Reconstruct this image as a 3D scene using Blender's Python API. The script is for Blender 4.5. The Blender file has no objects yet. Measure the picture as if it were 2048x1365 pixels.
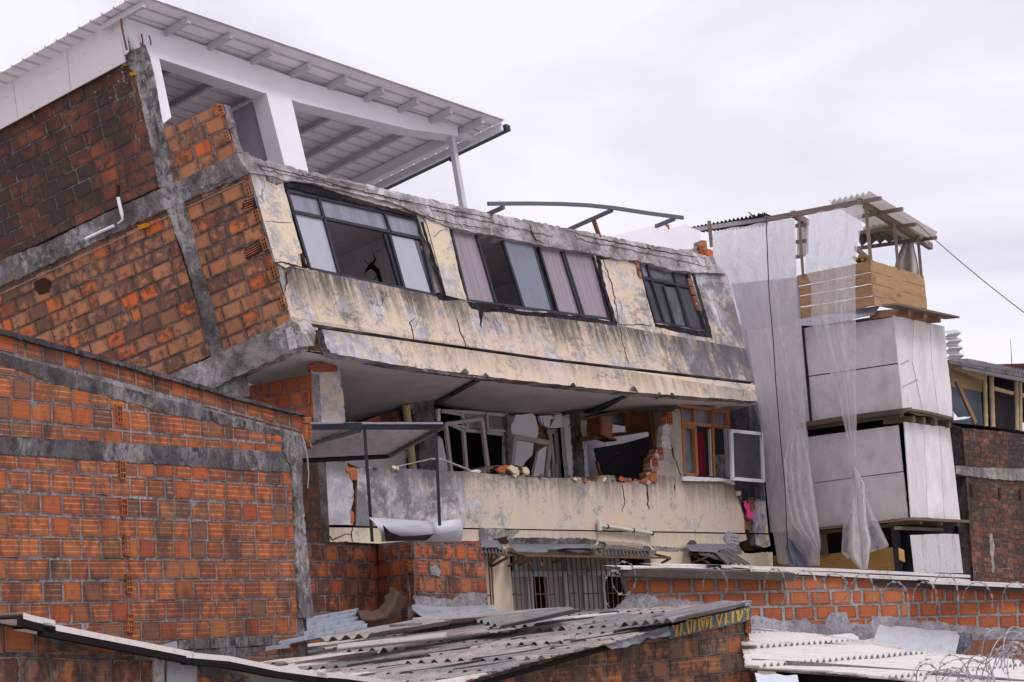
import bpy, math, random
from mathutils import Vector, Matrix
from mathutils.geometry import tessellate_polygon
from mathutils import noise as mnoise
R = math.radians
scene = bpy.context.scene
COL = scene.collection

# ------------------------------------------------------------------ camera
PITCH = 5.9; ROLL = 3.3; CAMZ = 3.0; LENS = 100.0
FP = 2048*LENS/36.0
_p, _r = R(PITCH), R(ROLL)
FWD = Vector((0, math.cos(_p), math.sin(_p)))
_u0 = Vector((0, -math.sin(_p), math.cos(_p))); _r0 = Vector((1, 0, 0))
RIGHT = _r0*math.cos(_r) - _u0*math.sin(_r)
UPV = _u0*math.cos(_r) + _r0*math.sin(_r)
CAM = Vector((0, 0, CAMZ))
cd = bpy.data.cameras.new('camera'); cd.lens = LENS; cd.sensor_width = 36; cd.clip_end = 3000; cd.clip_start = 0.1
cam = bpy.data.objects.new('camera', cd); COL.objects.link(cam)
_m = Matrix((RIGHT, UPV, -FWD)).transposed().to_4x4(); _m.translation = CAM
cam.matrix_world = _m
scene.camera = cam
# ------------------------------------------------------------------ light
SUN_EL, SUN_AZ = 52, 146      # azimuth: clockwise from +Y (north) -> to the right and behind the camera
w = bpy.data.worlds.new('World'); scene.world = w; w.use_nodes = True
wt = w.node_tree; wt.nodes.clear()
wo = wt.nodes.new('ShaderNodeOutputWorld'); bgn = wt.nodes.new('ShaderNodeBackground')
sky = wt.nodes.new('ShaderNodeTexSky'); sky.sky_type = 'NISHITA'; sky.sun_disc = False
sky.sun_elevation = R(SUN_EL); sky.sun_rotation = R(SUN_AZ)
tc = wt.nodes.new('ShaderNodeTexCoord')
mp = wt.nodes.new('ShaderNodeMapping'); mp.inputs['Scale'].default_value = (1.0, 1.0, 2.6); mp.inputs['Rotation'].default_value = (0, R(10), 0)
wt.links.new(tc.outputs['Generated'], mp.inputs['Vector'])
ns = wt.nodes.new('ShaderNodeTexNoise'); ns.inputs['Scale'].default_value = 5.2; ns.inputs['Detail'].default_value = 7; ns.inputs['Roughness'].default_value = .5; ns.inputs['Distortion'].default_value = .5
wt.links.new(mp.outputs[0], ns.inputs['Vector'])
cr = wt.nodes.new('ShaderNodeValToRGB')
cr.color_ramp.elements[0].position = .34; cr.color_ramp.elements[0].color = (6.9, 6.75, 8.1, 1)
cr.color_ramp.elements[1].position = .56; cr.color_ramp.elements[1].color = (9.2, 8.95, 9.5, 1)
wt.links.new(ns.outputs['Fac'], cr.inputs['Fac'])
mx = wt.nodes.new('ShaderNodeMix'); mx.data_type = 'RGBA'; mx.inputs[0].default_value = .94
# an overcast sky is brighter overhead than near the horizon
sx = wt.nodes.new('ShaderNodeSeparateXYZ'); wt.links.new(tc.outputs['Generated'], sx.inputs[0])
mr = wt.nodes.new('ShaderNodeMapRange'); mr.inputs['From Min'].default_value = .3; mr.inputs['From Max'].default_value = .95; mr.inputs['To Min'].default_value = 1.0; mr.inputs['To Max'].default_value = 1.6
wt.links.new(sx.outputs['Z'], mr.inputs['Value'])
vm = wt.nodes.new('ShaderNodeVectorMath'); vm.operation = 'SCALE'; wt.links.new(cr.outputs[0], vm.inputs[0]); wt.links.new(mr.outputs[0], vm.inputs['Scale'])
wt.links.new(sky.outputs[0], mx.inputs[6]); wt.links.new(vm.outputs[0], mx.inputs[7])
bgn.inputs['Strength'].default_value = .095
wt.links.new(mx.outputs[2], bgn.inputs['Color']); wt.links.new(bgn.outputs[0], wo.inputs['Surface'])
sd = bpy.data.lights.new('sun', 'SUN'); sd.energy = 1.2; sd.angle = R(14); sd.color = (1, .96, .93)
so = bpy.data.objects.new('sun', sd); COL.objects.link(so)
az = R(SUN_AZ); el = R(SUN_EL)
sdir = Vector((math.sin(az)*math.cos(el), math.cos(az)*math.cos(el), math.sin(el)))
so.rotation_euler = sdir.to_track_quat('Z', 'Y').to_euler(); so.location = (10, -10, 30)
scene.view_settings.view_transform = 'Standard'; scene.view_settings.look = 'None'
scene.view_settings.exposure = 0.2; scene.view_settings.gamma = 1.0

# ------------------------------------------------------------------ projection helpers
def ray(x, y):
    return RIGHT*((x-1024)/FP) + UPV*((682.5-y)/FP) + FWD
def W(x, y, d):                     # a point seen at x, y and standing d metres ahead
    return CAM + ray(x, y)*d
def cv(x, y, z):                    # camera-aligned vector (right, up, ahead) in world axes
    return RIGHT*x + UPV*y + FWD*z
def topx(p):
    q = p-CAM; z = q.dot(FWD)
    return (1024+q.dot(RIGHT)/z*FP, 682.5-q.dot(UPV)/z*FP)
ZUP = Vector((0, 0, 1))
def zf(x0, y0, s): return lambda *pts: [(x0+a/s, y0+b/s) for a, b in pts]
Z1 = zf(0, 0, 2.923); Z2 = zf(600, 0, 2.923); Z3 = zf(400, 300, 2.923); Z4 = zf(1000, 400, 3.413)
R1 = zf(1350, 350, 2.934); R2 = zf(1350, 750, 2.934); R3 = zf(560, 700, 3.413); R4 = zf(1060, 740, 3.793)
L1 = zf(0, 640, 2.923); L2 = zf(0, 1000, 3.2); L3 = zf(500, 1000, 3.2); L4 = zf(950, 1000, 3.2); L5 = zf(1448, 1000, 3.413)
M1 = zf(1320, 1180, 8.533); M2 = zf(860, 780, 6.4); M3 = zf(1380, 370, 6.4); M4 = zf(1640, 370, 6.4)
M5 = zf(1700, 1180, 5.885); M6 = zf(1850, 640, 5.25); M7 = zf(960, 1060, 4.655)

class Fr:                           # a real plane in space with its own oblique axes (metres)
    def __init__(s, O, U, V):
        s.O = Vector(O); s.U = Vector(U).normalized(); s.V = Vector(V).normalized()
        n = s.U.cross(s.V).normalized()
        if n.dot(CAM-s.O) < 0: n = -n
        s.N = n
        s.uu, s.uvd, s.vv = s.U.dot(s.U), s.U.dot(s.V), s.V.dot(s.V)
        s.det = s.uu*s.vv - s.uvd**2
    @staticmethod
    def of(a, b, V=None, c=None):
        A = W(*a); B = W(*b)
        return Fr(A, B-A, V if V is not None else W(*c)-A)
    def at(s, x, y):
        r = ray(x, y); t = (s.O-CAM).dot(s.N)/r.dot(s.N)
        return CAM + r*t
    def uv(s, p):
        q = p-s.O; a = q.dot(s.U); b = q.dot(s.V)
        return ((a*s.vv-b*s.uvd)/s.det, (b*s.uu-a*s.uvd)/s.det)
    def puv(s, x, y): return s.uv(s.at(x, y))
    def p(s, u, v, n=0): return s.O + s.U*u + s.V*v + s.N*n
    def off(s, k): return Fr(s.O+s.N*k, s.U, s.V)
    def shift(s, vec): return Fr(s.O+vec, s.U, s.V)
    def dep(s, x, y): return (s.at(x, y)-CAM).dot(FWD)

# ------------------------------------------------------------------ mesh collector
WO = {}
class M:
    def __init__(s): s.v = []; s.f = []; s.m = []; s.uv = []; s.sm = []; s.loc = {}
    def poly(s, pts, uvs=None, mat=0, smooth=False):
        k = len(s.v); s.v += [Vector(p) for p in pts]; s.f.append(list(range(k, k+len(pts)))); s.m.append(mat); s.sm.append(smooth)
        s.uv.append(uvs if uvs else [(0, 0)]*len(pts))
    def shared(s, pts, faces, uvs, mat=0, smooth=True):
        k = len(s.v); s.v += [Vector(p) for p in pts]
        for f in faces:
            s.f.append([k+i for i in f]); s.m.append(mat); s.sm.append(smooth); s.uv.append([uvs[i] for i in f])
    def slab(s, fr, outer, holes=(), th=.1, mat=0, emat=None, n=0.0, uvin=False, back=True):
        emat = mat if emat is None else emat
        fz = fr.off(n) if n else fr
        loops = [[(q if uvin else fz.puv(*q)) for q in L] for L in [outer]+list(holes)]
        flat = [q for L in loops for q in L]
        tris = tessellate_polygon([[Vector((a, b, 0)) for a, b in L] for L in loops])
        fr_p = [fr.p(a, b, n) for a, b in flat]; bk = [fr.p(a, b, n-th) for a, b in flat]
        T2 = []
        for a, b, c in tris:
            nn = (fr_p[b]-fr_p[a]).cross(fr_p[c]-fr_p[a])
            T2.append((a, c, b) if nn.dot(fr.N) < 0 else (a, b, c))
        s.shared(fr_p, T2, flat, mat, False)
        if back: s.shared(bk, [t[::-1] for t in T2], flat, emat, False)
        k = 0
        for L in loops:
            m = len(L)
            for i in range(m):
                a, b = k+i, k+(i+1) % m
                s.poly([fr_p[a], fr_p[b], bk[b], bk[a]], [flat[a], flat[b], (flat[b][0]+th*.7, flat[b][1]+th*.7), (flat[a][0]+th*.7, flat[a][1]+th*.7)], emat)
            k += m
    def box(s, c, ax, ay, az, mat=0):     # centre and three half-vectors
        P = [c+ax*i+ay*j+az*k for i in (-1, 1) for j in (-1, 1) for k in (-1, 1)]
        lx, ly, lz = ax.length*2, ay.length*2, az.length*2
        for q, (a, b) in zip(((0, 1, 3, 2), (4, 6, 7, 5), (0, 4, 5, 1), (2, 3, 7, 6), (0, 2, 6, 4), (1, 5, 7, 3)),
                             ((lz, ly), (ly, lz), (lx, lz), (lz, lx), (ly, lx), (lx, ly))):
            s.poly([P[i] for i in q], [(0, 0), (a, 0), (a, b), (0, b)], mat)
    def bar(s, a, b, w, h, up=ZUP, mat=0):
        a = Vector(a); b = Vector(b); d = b-a; L = d.length; d.normalize()
        x = d.cross(up)
        if x.length < 1e-4: x = d.cross(Vector((1, 0, 0)))
        x.normalize(); y = x.cross(d).normalized()
        k = len(s.v)
        c = [(-1, -1), (1, -1), (1, 1), (-1, 1)]
        A = [a+x*i*w/2+y*j*h/2 for i, j in c]; B = [b+x*i*w/2+y*j*h/2 for i, j in c]
        acc = 0
        for i in range(4):
            j = (i+1) % 4; ww = w if i % 2 == 0 else h
            s.poly([A[i], A[j], B[j], B[i]], [(0, acc), (0, acc+ww), (L, acc+ww), (L, acc)], mat); acc += ww
        s.poly([A[3], A[2], A[1], A[0]], [(0, 0), (w, 0), (w, h), (0, h)], mat)
        s.poly(B, [(0, 0), (w, 0), (w, h), (0, h)], mat)
    def tube(s, pts, r, n=8, mat=0, cap=True):
        pts = [Vector(p) for p in pts]; rs = r if isinstance(r, (list, tuple)) else [r]*len(pts)
        V = []; U = []; acc = 0; pn = None
        for i, p in enumerate(pts):
            d = (pts[min(i+1, len(pts)-1)]-pts[max(i-1, 0)])
            d.normalize()
            if pn is None:
                x = d.cross(ZUP)
                if x.length < .05: x = d.cross(Vector((1, 0, 0)))
            else: x = pn - d*pn.dot(d)
            x.normalize(); pn = x; y = d.cross(x)
            if i: acc += (p-pts[i-1]).length
            for j in range(n+1):
                t = 2*math.pi*j/n
                V.append(p+x*math.cos(t)*rs[i]+y*math.sin(t)*rs[i]); U.append((acc, t*rs[i]))
        F = []
        for i in range(len(pts)-1):
            for j in range(n):
                a = i*(n+1)+j; F.append((a, a+1, a+n+2, a+n+1))
        s.shared(V, F, U, mat)
        if cap:
            s.poly([V[j] for j in range(n)][::-1], None, mat); s.poly([V[(len(pts)-1)*(n+1)+j] for j in range(n)], None, mat)
    def grid(s, P, UVs, mat=0, smooth=True, th=0, keep=None):      # P[i][j]
        ni, nj = len(P), len(P[0])
        V = [P[i][j] for i in range(ni) for j in range(nj)]; U = [UVs[i][j] for i in range(ni) for j in range(nj)]
        F = [(i*nj+j, i*nj+j+1, (i+1)*nj+j+1, (i+1)*nj+j) for i in range(ni-1) for j in range(nj-1) if keep is None or keep(i, j)]
        s.shared(V, F, U, mat, smooth)
        if th:
            a, b, c = V[0], V[nj-1], V[-1]
            N = (b-a).cross(c-a).normalized()
            if N.dot(CAM-a) > 0: N = -N
            V2 = [p+N*th for p in V]
            s.shared(V2, [f[::-1] for f in F], U, mat, smooth)
            cnt = {}
            for f in F:
                for q in range(4):
                    e = (f[q], f[(q+1) % 4]); cnt[tuple(sorted(e))] = cnt.get(tuple(sorted(e)), 0)+1
            for f in F:
                for q in range(4):
                    e = (f[q], f[(q+1) % 4])
                    if cnt[tuple(sorted(e))] == 1: s.poly([V[e[0]], V[e[1]], V2[e[1]], V2[e[0]]], [U[e[0]], U[e[1]], U[e[1]], U[e[0]]], mat)
    def build(s, name, mats, parent=None, **tags):
        if not isinstance(mats, (list, tuple)): mats = [mats]
        if not s.v: return None
        xs = [p.x for p in s.v]; ys = [p.y for p in s.v]; zs = [p.z for p in s.v]
        o0 = Vector(((min(xs)+max(xs))/2, (min(ys)+max(ys))/2, min(zs)))
        me = bpy.data.meshes.new(name); me.from_pydata([p-o0 for p in s.v], [], s.f)
        for m in mats: me.materials.append(m)
        me.polygons.foreach_set('material_index', s.m); me.polygons.foreach_set('use_smooth', s.sm)
        ul = me.uv_layers.new(name='UVMap')
        fl = [c for f in s.uv for q in f for c in q]
        ul.data.foreach_set('uv', fl)
        if s.loc:
            l2 = me.uv_layers.new(name='loc'); f2 = []
            for k, q in enumerate(s.uv): f2 += [c for p in s.loc.get(k, [(.5, .5)]*len(q)) for c in p]
            l2.data.foreach_set('uv', f2)
        me.update()
        o = bpy.data.objects.new(name, me); COL.objects.link(o)
        WO[o] = o0
        if parent is not None: o.parent = parent; o.location = o0-WO[parent]
        else: o.location = o0
        tag(o, **tags)
        return o
def tag(o, label=None, cat=None, group=None, kind=None):
    if label: o['label'] = label
    if cat: o['category'] = cat
    if group: o['group'] = group
    if kind: o['kind'] = kind
def empty(name, loc, label, cat, group=None):
    o = bpy.data.objects.new(name, None); COL.objects.link(o); o.location = loc; o.empty_display_size = .3
    WO[o] = Vector(loc); tag(o, label, cat, group); return o
def base_of(p): return Vector((p.x, p.y, 0))

def rough(pts, amp=2.0, step=9, seed=0, closed=False):
    rnd = random.Random(seed); out = []
    n = len(pts); rng = range(n if closed else n-1)
    for i in rng:
        a = pts[i]; b = pts[(i+1) % n]; L = math.hypot(b[0]-a[0], b[1]-a[1]); k = max(1, int(L/step))
        nx, ny = -(b[1]-a[1])/max(L, 1e-6), (b[0]-a[0])/max(L, 1e-6)
        for j in range(k):
            t = (j+(rnd.uniform(-.3, .3) if j else 0))/k
            o = rnd.gauss(0, amp*.55) if (j or closed) else 0
            out.append((a[0]+(b[0]-a[0])*t+nx*o, a[1]+(b[1]-a[1])*t+ny*o))
    if not closed: out.append(pts[-1])
    return out
def inside(p, poly):
    x, y = p; c = False; n = len(poly)
    for i in range(n):
        x1, y1 = poly[i]; x2, y2 = poly[i-1]
        if (y1 > y) != (y2 > y) and x < (x2-x1)*(y-y1)/(y2-y1)+x1: c = not c
    return c
def clip_rect(poly, x0, y0, x1, y1):
    def cl(P, f, inter):
        o = []
        for i in range(len(P)):
            a, b = P[i-1], P[i]; fa, fb = f(a), f(b)
            if fb:
                if not fa: o.append(inter(a, b))
                o.append(b)
            elif fa: o.append(inter(a, b))
        return o
    def ix(X): return lambda a, b: (X, a[1]+(b[1]-a[1])*(X-a[0])/((b[0]-a[0]) or 1e-9))
    def iy(Y): return lambda a, b: (a[0]+(b[0]-a[0])*(Y-a[1])/((b[1]-a[1]) or 1e-9), Y)
    P = poly
    for f, g in ((lambda q: q[0] >= x0, ix(x0)), (lambda q: q[0] <= x1, ix(x1)), (lambda q: q[1] >= y0, iy(y0)), (lambda q: q[1] <= y1, iy(y1))):
        P = cl(P, f, g)
        if not P: return []
    return P
def area(P): return abs(sum(P[i-1][0]*P[i][1]-P[i][0]*P[i-1][1] for i in range(len(P))))/2
def pwh(m, x, y): pass

def bricks(m, fr, poly, pw=.43, ph=.243, gap=.022, gapu=None, proud=.009, anchor=None, seed=0, mat=1, jit=.006, holes=(), half=.08, uvin=False, drop=0.0):
    """lay a running bond of separate blocks inside the outline, in the wall's own axes"""
    gapu = gap*1.6 if gapu is None else gapu
    rnd = random.Random(seed)
    P = [q if uvin else fr.puv(*q) for q in poly]; H = [[q if uvin else fr.puv(*q) for q in h] for h in holes]
    if sum(P[i-1][0]*P[i][1]-P[i][0]*P[i-1][1] for i in range(len(P))) < 0: P = P[::-1]
    au, av = fr.puv(*anchor) if anchor else (0, 0)
    u0, u1 = min(q[0] for q in P), max(q[0] for q in P); v0, v1 = min(q[1] for q in P), max(q[1] for q in P)
    r = math.floor((v0-av)/ph); flip = fr.U.cross(fr.V).dot(fr.N) < 0
    while av+r*ph < v1:
        y0 = av+r*ph; x = au+math.floor((u0-au)/pw-1)*pw+(pw*.5 if r % 2 else 0)+rnd.uniform(-.03, .03)
        dy = rnd.uniform(-.004, .004)
        while x < u1:
            wd = pw*rnd.uniform(.93, 1.06)
            if rnd.random() < half: wd *= .5
            cx, cy = x+wd/2, y0+ph/2
            if not any(inside((cx, cy), h) for h in H) and rnd.random() >= drop:
                Q = clip_rect(P, x, y0, x+wd-gapu, y0+ph-gap)
                if len(Q) > 2 and area(Q) > .1*pw*ph*.3:
                    Q2 = []
                    for q in Q:                       # drop doubled points
                        if not Q2 or math.hypot(q[0]-Q2[-1][0], q[1]-Q2[-1][1]) > .004: Q2.append(q)
                    if len(Q2) > 2:
                        pr = proud+rnd.uniform(-.004, .005); tx, ty = rnd.uniform(-.015, .015), rnd.uniform(-.025, .025)
                        Q3 = [(a+rnd.uniform(-jit, jit), b+dy+rnd.uniform(-jit, jit)) for a, b in Q2]
                        c0 = (sum(a for a, b in Q3)/len(Q3), sum(b for a, b in Q3)/len(Q3))
                        T = [fr.p(a, b, pr+(a-cx)*tx+(b-cy)*ty) for a, b in Q3]
                        Bk = [fr.p(c0[0]+(a-c0[0])*1.04, c0[1]+(b-c0[1])*1.04, -.004) for a, b in Q3]
                        k = len(m.v); m.v += T+Bk; n = len(T)
                        # uv holds wall metres; the fraction within the block row drives the grooves
                        m.f.append(list(range(k, k+n)) if not flip else list(range(k, k+n))[::-1]); uvq = [(a, b-av) for a, b in Q3]
                        lq = [(((a-x)/(wd-gapu)-.5)*(wd-gapu)+5, ((b-y0)/(ph-gap)-.5)*(ph-gap)+5) for a, b in Q2]; hw, hh = (wd-gapu)/2, (ph-gap)/2
                        lq = [((a-5)/hw, (b-5)/hh) for a, b in lq]
                        m.loc[len(m.f)-1] = lq if not flip else lq[::-1]
                        m.uv.append(uvq if not flip else uvq[::-1]); m.m.append(mat); m.sm.append(False)
                        for i in range(n):
                            j = (i+1) % n
                            m.f.append([k+i, k+n+i, k+n+j, k+j] if not flip else [k+j, k+n+j, k+n+i, k+i]); m.uv.append([uvq[i], uvq[i], uvq[j], uvq[j]]); m.m.append(mat); m.sm.append(False)
            x += wd
        r += 1
def wall(m, fr, poly, th=.15, holes=(), mort=0, **kw):
    m.slab(fr, poly, holes, th, mort)
    bricks(m, fr, poly, holes=holes, **kw)
def cored(m, fr, c, w=.09, h=.2, n=.03, nx=2, ny=3, mat=1, dark=2, uvc=False):
    """the hollow end of a clay block: rim and webs round dark cells"""
    u, v = c if uvc else fr.puv(*c); t = .016
    m.slab(fr, [(u-w/2, v-h/2), (u+w/2, v-h/2), (u+w/2, v+h/2), (u-w/2, v+h/2)], (), .02, dark, n=n-.03, uvin=True)
    for i in range(nx+1):
        a = u-w/2+(w-t)*i/nx
        m.slab(fr, [(a, v-h/2), (a+t, v-h/2), (a+t, v+h/2), (a, v+h/2)], (), .035, mat, n=n, uvin=True)
    for j in range(ny+1):
        b = v-h/2+(h-t)*j/ny
        m.slab(fr, [(u-w/2, b), (u+w/2, b), (u+w/2, b+t), (u-w/2, b+t)], (), .035, mat, n=n-.002, uvin=True)
def corr(m, O, A, B, na, pitch=.177, amp=.028, clip=None, keep=None, seed=0, mat=0, nb=14, th=.007, trap=False, N=None, wob=.012, sub=8, uvo=0):
    """corrugated sheet: waves counted along A, ridges along B"""
    rnd = random.Random(seed); N = N or A.cross(B).normalized()
    if N.z < 0: N = -N
    la, lb = A.length, B.length; nw = max(1, int(round(la/pitch))); n = nw*sub
    P = []; U = []
    s0 = rnd.uniform(0, 9)
    for j in range(nb+1):
        t = j/nb; row = []; ur = []
        for i in range(n+1):
            s = i/n; ph = 2*math.pi*i/sub
            if trap:
                q = (i % sub)/sub; h = amp*(1 if .1 < q < .25 else 0)
            else: h = amp*math.cos(ph)
            h += wob*mnoise.noise(Vector((s*la*.8, t*lb*.8, s0)))*2
            row.append(O+A*s+B*t+N*h); ur.append((s*la+uvo, t*lb+uvo))
        P.append(row); U.append(ur)
    k = None
    if keep: k = lambda i, j: keep(P[i][j].lerp(P[i+1][j+1], .5))
    # consistent thickness along N
    ni, nj = len(P), len(P[0])
    V = [p for r_ in P for p in r_]; UU = [p for r_ in U for p in r_]
    F = [(i*nj+j, i*nj+j+1, (i+1)*nj+j+1, (i+1)*nj+j) for i in range(ni-1) for j in range(nj-1) if k is None or k(i, j)]
    if not F: return
    m.shared(V, F, UU, mat, not trap)
    V2 = [p-N*th for p in V]; m.shared(V2, [f[::-1] for f in F], UU, mat, not trap)
    cnt = {}
    for f in F:
        for q in range(4):
            e = tuple(sorted((f[q], f[(q+1) % 4]))); cnt[e] = cnt.get(e, 0)+1
    for f in F:
        for q in range(4):
            e = (f[q], f[(q+1) % 4])
            if cnt[tuple(sorted(e))] == 1: m.poly([V[e[0]], V[e[1]], V2[e[1]], V2[e[0]]], [UU[e[0]], UU[e[1]], UU[e[1]], UU[e[0]]], mat)
# ------------------------------------------------------------------ materials (all procedural, laid in each surface's own metres)
class MT:
    def __init__(s, name):
        s.mat = bpy.data.materials.new(name); s.mat.use_nodes = True; s.t = s.mat.node_tree; s.t.nodes.clear()
        s.out = s.t.nodes.new('ShaderNodeOutputMaterial'); s.b = s.t.nodes.new('ShaderNodeBsdfPrincipled')
        s.t.links.new(s.b.outputs[0], s.out.inputs['Surface'])
        s._uv = None
    def n(s, ty, **props):
        q = s.t.nodes.new(ty)
        for k, v in props.items(): setattr(q, k, v)
        return q
    def put(s, sock, v):
        if hasattr(v, 'is_linked') or hasattr(v, 'links'): s.t.links.new(v, sock)
        elif v is not None:
            if isinstance(v, (tuple, list)) and len(v) == 3 and sock.type == 'RGBA': v = (*v, 1)
            sock.default_value = v
    @property
    def uv(s):
        if s._uv is None: s._uv = s.n('ShaderNodeUVMap', uv_map='UVMap').outputs[0]
        return s._uv
    @property
    def obj(s): return s.n('ShaderNodeTexCoord').outputs['Object']
    def map(s, vec, scale=(1, 1, 1), loc=(0, 0, 0), rot=0):
        q = s.n('ShaderNodeMapping'); s.put(q.inputs[0], vec); q.inputs['Scale'].default_value = scale; q.inputs['Location'].default_value = loc; q.inputs['Rotation'].default_value = (0, 0, rot)
        return q.outputs[0]
    def noise(s, vec, scale=5, detail=4, rough=.55, dist=0):
        q = s.n('ShaderNodeTexNoise'); s.put(q.inputs['Vector'], vec); q.inputs['Scale'].default_value = scale
        q.inputs['Detail'].default_value = detail; q.inputs['Roughness'].default_value = rough; q.inputs['Distortion'].default_value = dist
        return q.outputs['Fac']
    def vor(s, vec, scale, feature='DISTANCE_TO_EDGE'):
        q = s.n('ShaderNodeTexVoronoi', feature=feature); s.put(q.inputs['Vector'], vec); q.inputs['Scale'].default_value = scale
        return q.outputs['Distance']
    def ramp(s, fac, stops, interp='LINEAR'):
        q = s.n('ShaderNodeValToRGB'); q.color_ramp.interpolation = interp; s.put(q.inputs[0], fac)
        e = q.color_ramp.elements
        while len(e) < len(stops): e.new(.5)
        for i, (p, c) in enumerate(stops): e[i].position = p; e[i].color = (c, c, c, 1) if isinstance(c, (int, float)) else (*c, 1)
        return q.outputs[0]
    def mix(s, f, a, b, mode='MIX'):
        q = s.n('ShaderNodeMix', data_type='RGBA', blend_type=mode); s.put(q.inputs[0], f); s.put(q.inputs[6], a); s.put(q.inputs[7], b)
        return q.outputs[2]
    def m(s, op, a, b=None, c=None, clamp=False):
        q = s.n('ShaderNodeMath', operation=op); q.use_clamp = clamp; s.put(q.inputs[0], a)
        if b is not None: s.put(q.inputs[1], b)
        if c is not None: s.put(q.inputs[2], c)
        return q.outputs[0]
    def sep(s, v):
        q = s.n('ShaderNodeSeparateXYZ'); s.put(q.inputs[0], v); return q.outputs
    def rmap(s, v, a, b, c=0, d=1):
        q = s.n('ShaderNodeMapRange'); q.interpolation_type = 'SMOOTHSTEP'
        for i, k in enumerate((v, a, b, c, d)): s.put(q.inputs[i], k)
        return q.outputs[0]
    def isl(s): return s.n('ShaderNodeNewGeometry').outputs['Random Per Island']
    def hue(s, r, k):                                  # another random number from the same island
        q = s.n('ShaderNodeTexWhiteNoise', noise_dimensions='1D'); s.put(q.inputs['W'], s.m('ADD', r, k)); return q.outputs['Value']
    def bump(s, h, st=.4, d=.01):
        q = s.n('ShaderNodeBump'); q.inputs['Strength'].default_value = st; q.inputs['Distance'].default_value = d; s.put(q.inputs['Height'], h)
        s.t.links.new(q.outputs[0], s.b.inputs['Normal'])
    def done(s, col, rough=.85, metal=0, spec=.3):
        s.put(s.b.inputs['Base Color'], col); s.put(s.b.inputs['Roughness'], rough); s.put(s.b.inputs['Metallic'], metal); s.b.inputs['Specular IOR Level'].default_value = spec
        return s.mat

def brick_mat(name, tones, ph=.243, lines=4, line_amt=.45, dirt=.35, dirtc=(.045, .035, .036), dscale=1.1, smear=.3, mortar=(.23, .205, .21), vband=None, spots=.25):
    q = MT(name); uv = q.uv; r = q.isl(); r2 = q.hue(r, 3.1); r3 = q.hue(r, 7.7)
    n = len(tones); base = q.ramp(r, [(i/n, c) for i, c in enumerate(tones)], 'CONSTANT')
    base = q.mix(q.m('MULTIPLY', r2, .55), base, q.mix(1.0, base, (1.35, 1.3, 1.25), 'MULTIPLY'))
    x, y, z = q.sep(uv)
    # extruded ribs of the hollow block: paler raised bands
    fr_ = q.m('FRACT', q.m('MULTIPLY', y, lines/ph))
    rib = q.rmap(q.m('ABSOLUTE', q.m('SUBTRACT', fr_, .5)), .3, .48)
    wn = q.noise(q.map(uv, (2.2, 9, 1)), 4, 3)
    base = q.mix(q.m('MULTIPLY', q.m('MULTIPLY', rib, line_amt), q.m('MULTIPLY', q.m('GREATER_THAN', r3, .3), wn)), base, (.62, .31, .16))
    fine = q.noise(q.map(uv, (1, 3, 1)), 30, 4, .65)
    base = q.mix(q.ramp(fine, [(.35, .0), (.7, .45)]), base, q.mix(1.0, base, (.55, .5, .5), 'MULTIPLY'))
    # blotches burnt or damp on single blocks
    bl = q.noise(uv, 7, 5, .6)
    base = q.mix(q.m('MULTIPLY', q.ramp(q.m('ADD', bl, q.m('MULTIPLY', r3, .25)), [(.58, 0), (.72, 1)]), spots*2.6), base, (.055, .04, .04))
    # mortar smeared across faces
    sm = q.noise(uv, 3.3, 6, .7)
    base = q.mix(q.m('MULTIPLY', q.ramp(q.m('ADD', sm, q.m('MULTIPLY', fine, .2)), [(.68, 0), (.74, 1)]), smear), base, mortar)
    l2 = q.n('ShaderNodeUVMap', uv_map='loc').outputs[0]; lx, ly, lz = q.sep(l2)
    ed = q.m('MAXIMUM', q.m('MULTIPLY', q.m('ABSOLUTE', lx), .98), q.m('ABSOLUTE', ly)); en = q.m('ADD', ed, q.m('MULTIPLY', q.m('SUBTRACT', q.noise(uv, 11, 5, .7), .5), .42))
    base = q.mix(q.m('MULTIPLY', q.ramp(en, [(.72, 0), (.93, 1)]), .62), base, q.mix(1.0, base, (.42, .36, .36), 'MULTIPLY'))  # rims darkened in the colour to suggest shade in the joints
    base = q.mix(q.m('MULTIPLY', q.ramp(q.m('ADD', en, q.m('MULTIPLY', r2, .06)), [(.985, 0), (1.02, 1)]), .85), base, mortar)
    # soot and mould over the wall
    d = q.noise(q.map(uv, (1, .8, 1)), dscale, 6, .62, .4)
    if vband: d = q.m('ADD', d, q.rmap(y, vband[0], vband[1], 0, vband[2]))
    dm = q.ramp(q.m('ADD', d, q.m('MULTIPLY', fine, .12)), [(max(0, .72-dirt*.55), 0), (max(.02, .86-dirt*.35), 1)])
    base = q.mix(q.m('MULTIPLY', dm, .82), base, dirtc)
    q.bump(q.m('ADD', q.m('MULTIPLY', rib, .5), q.m('MULTIPLY', fine, .8)), .55, .006)
    return q.done(base, .9, spec=.15)
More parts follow.
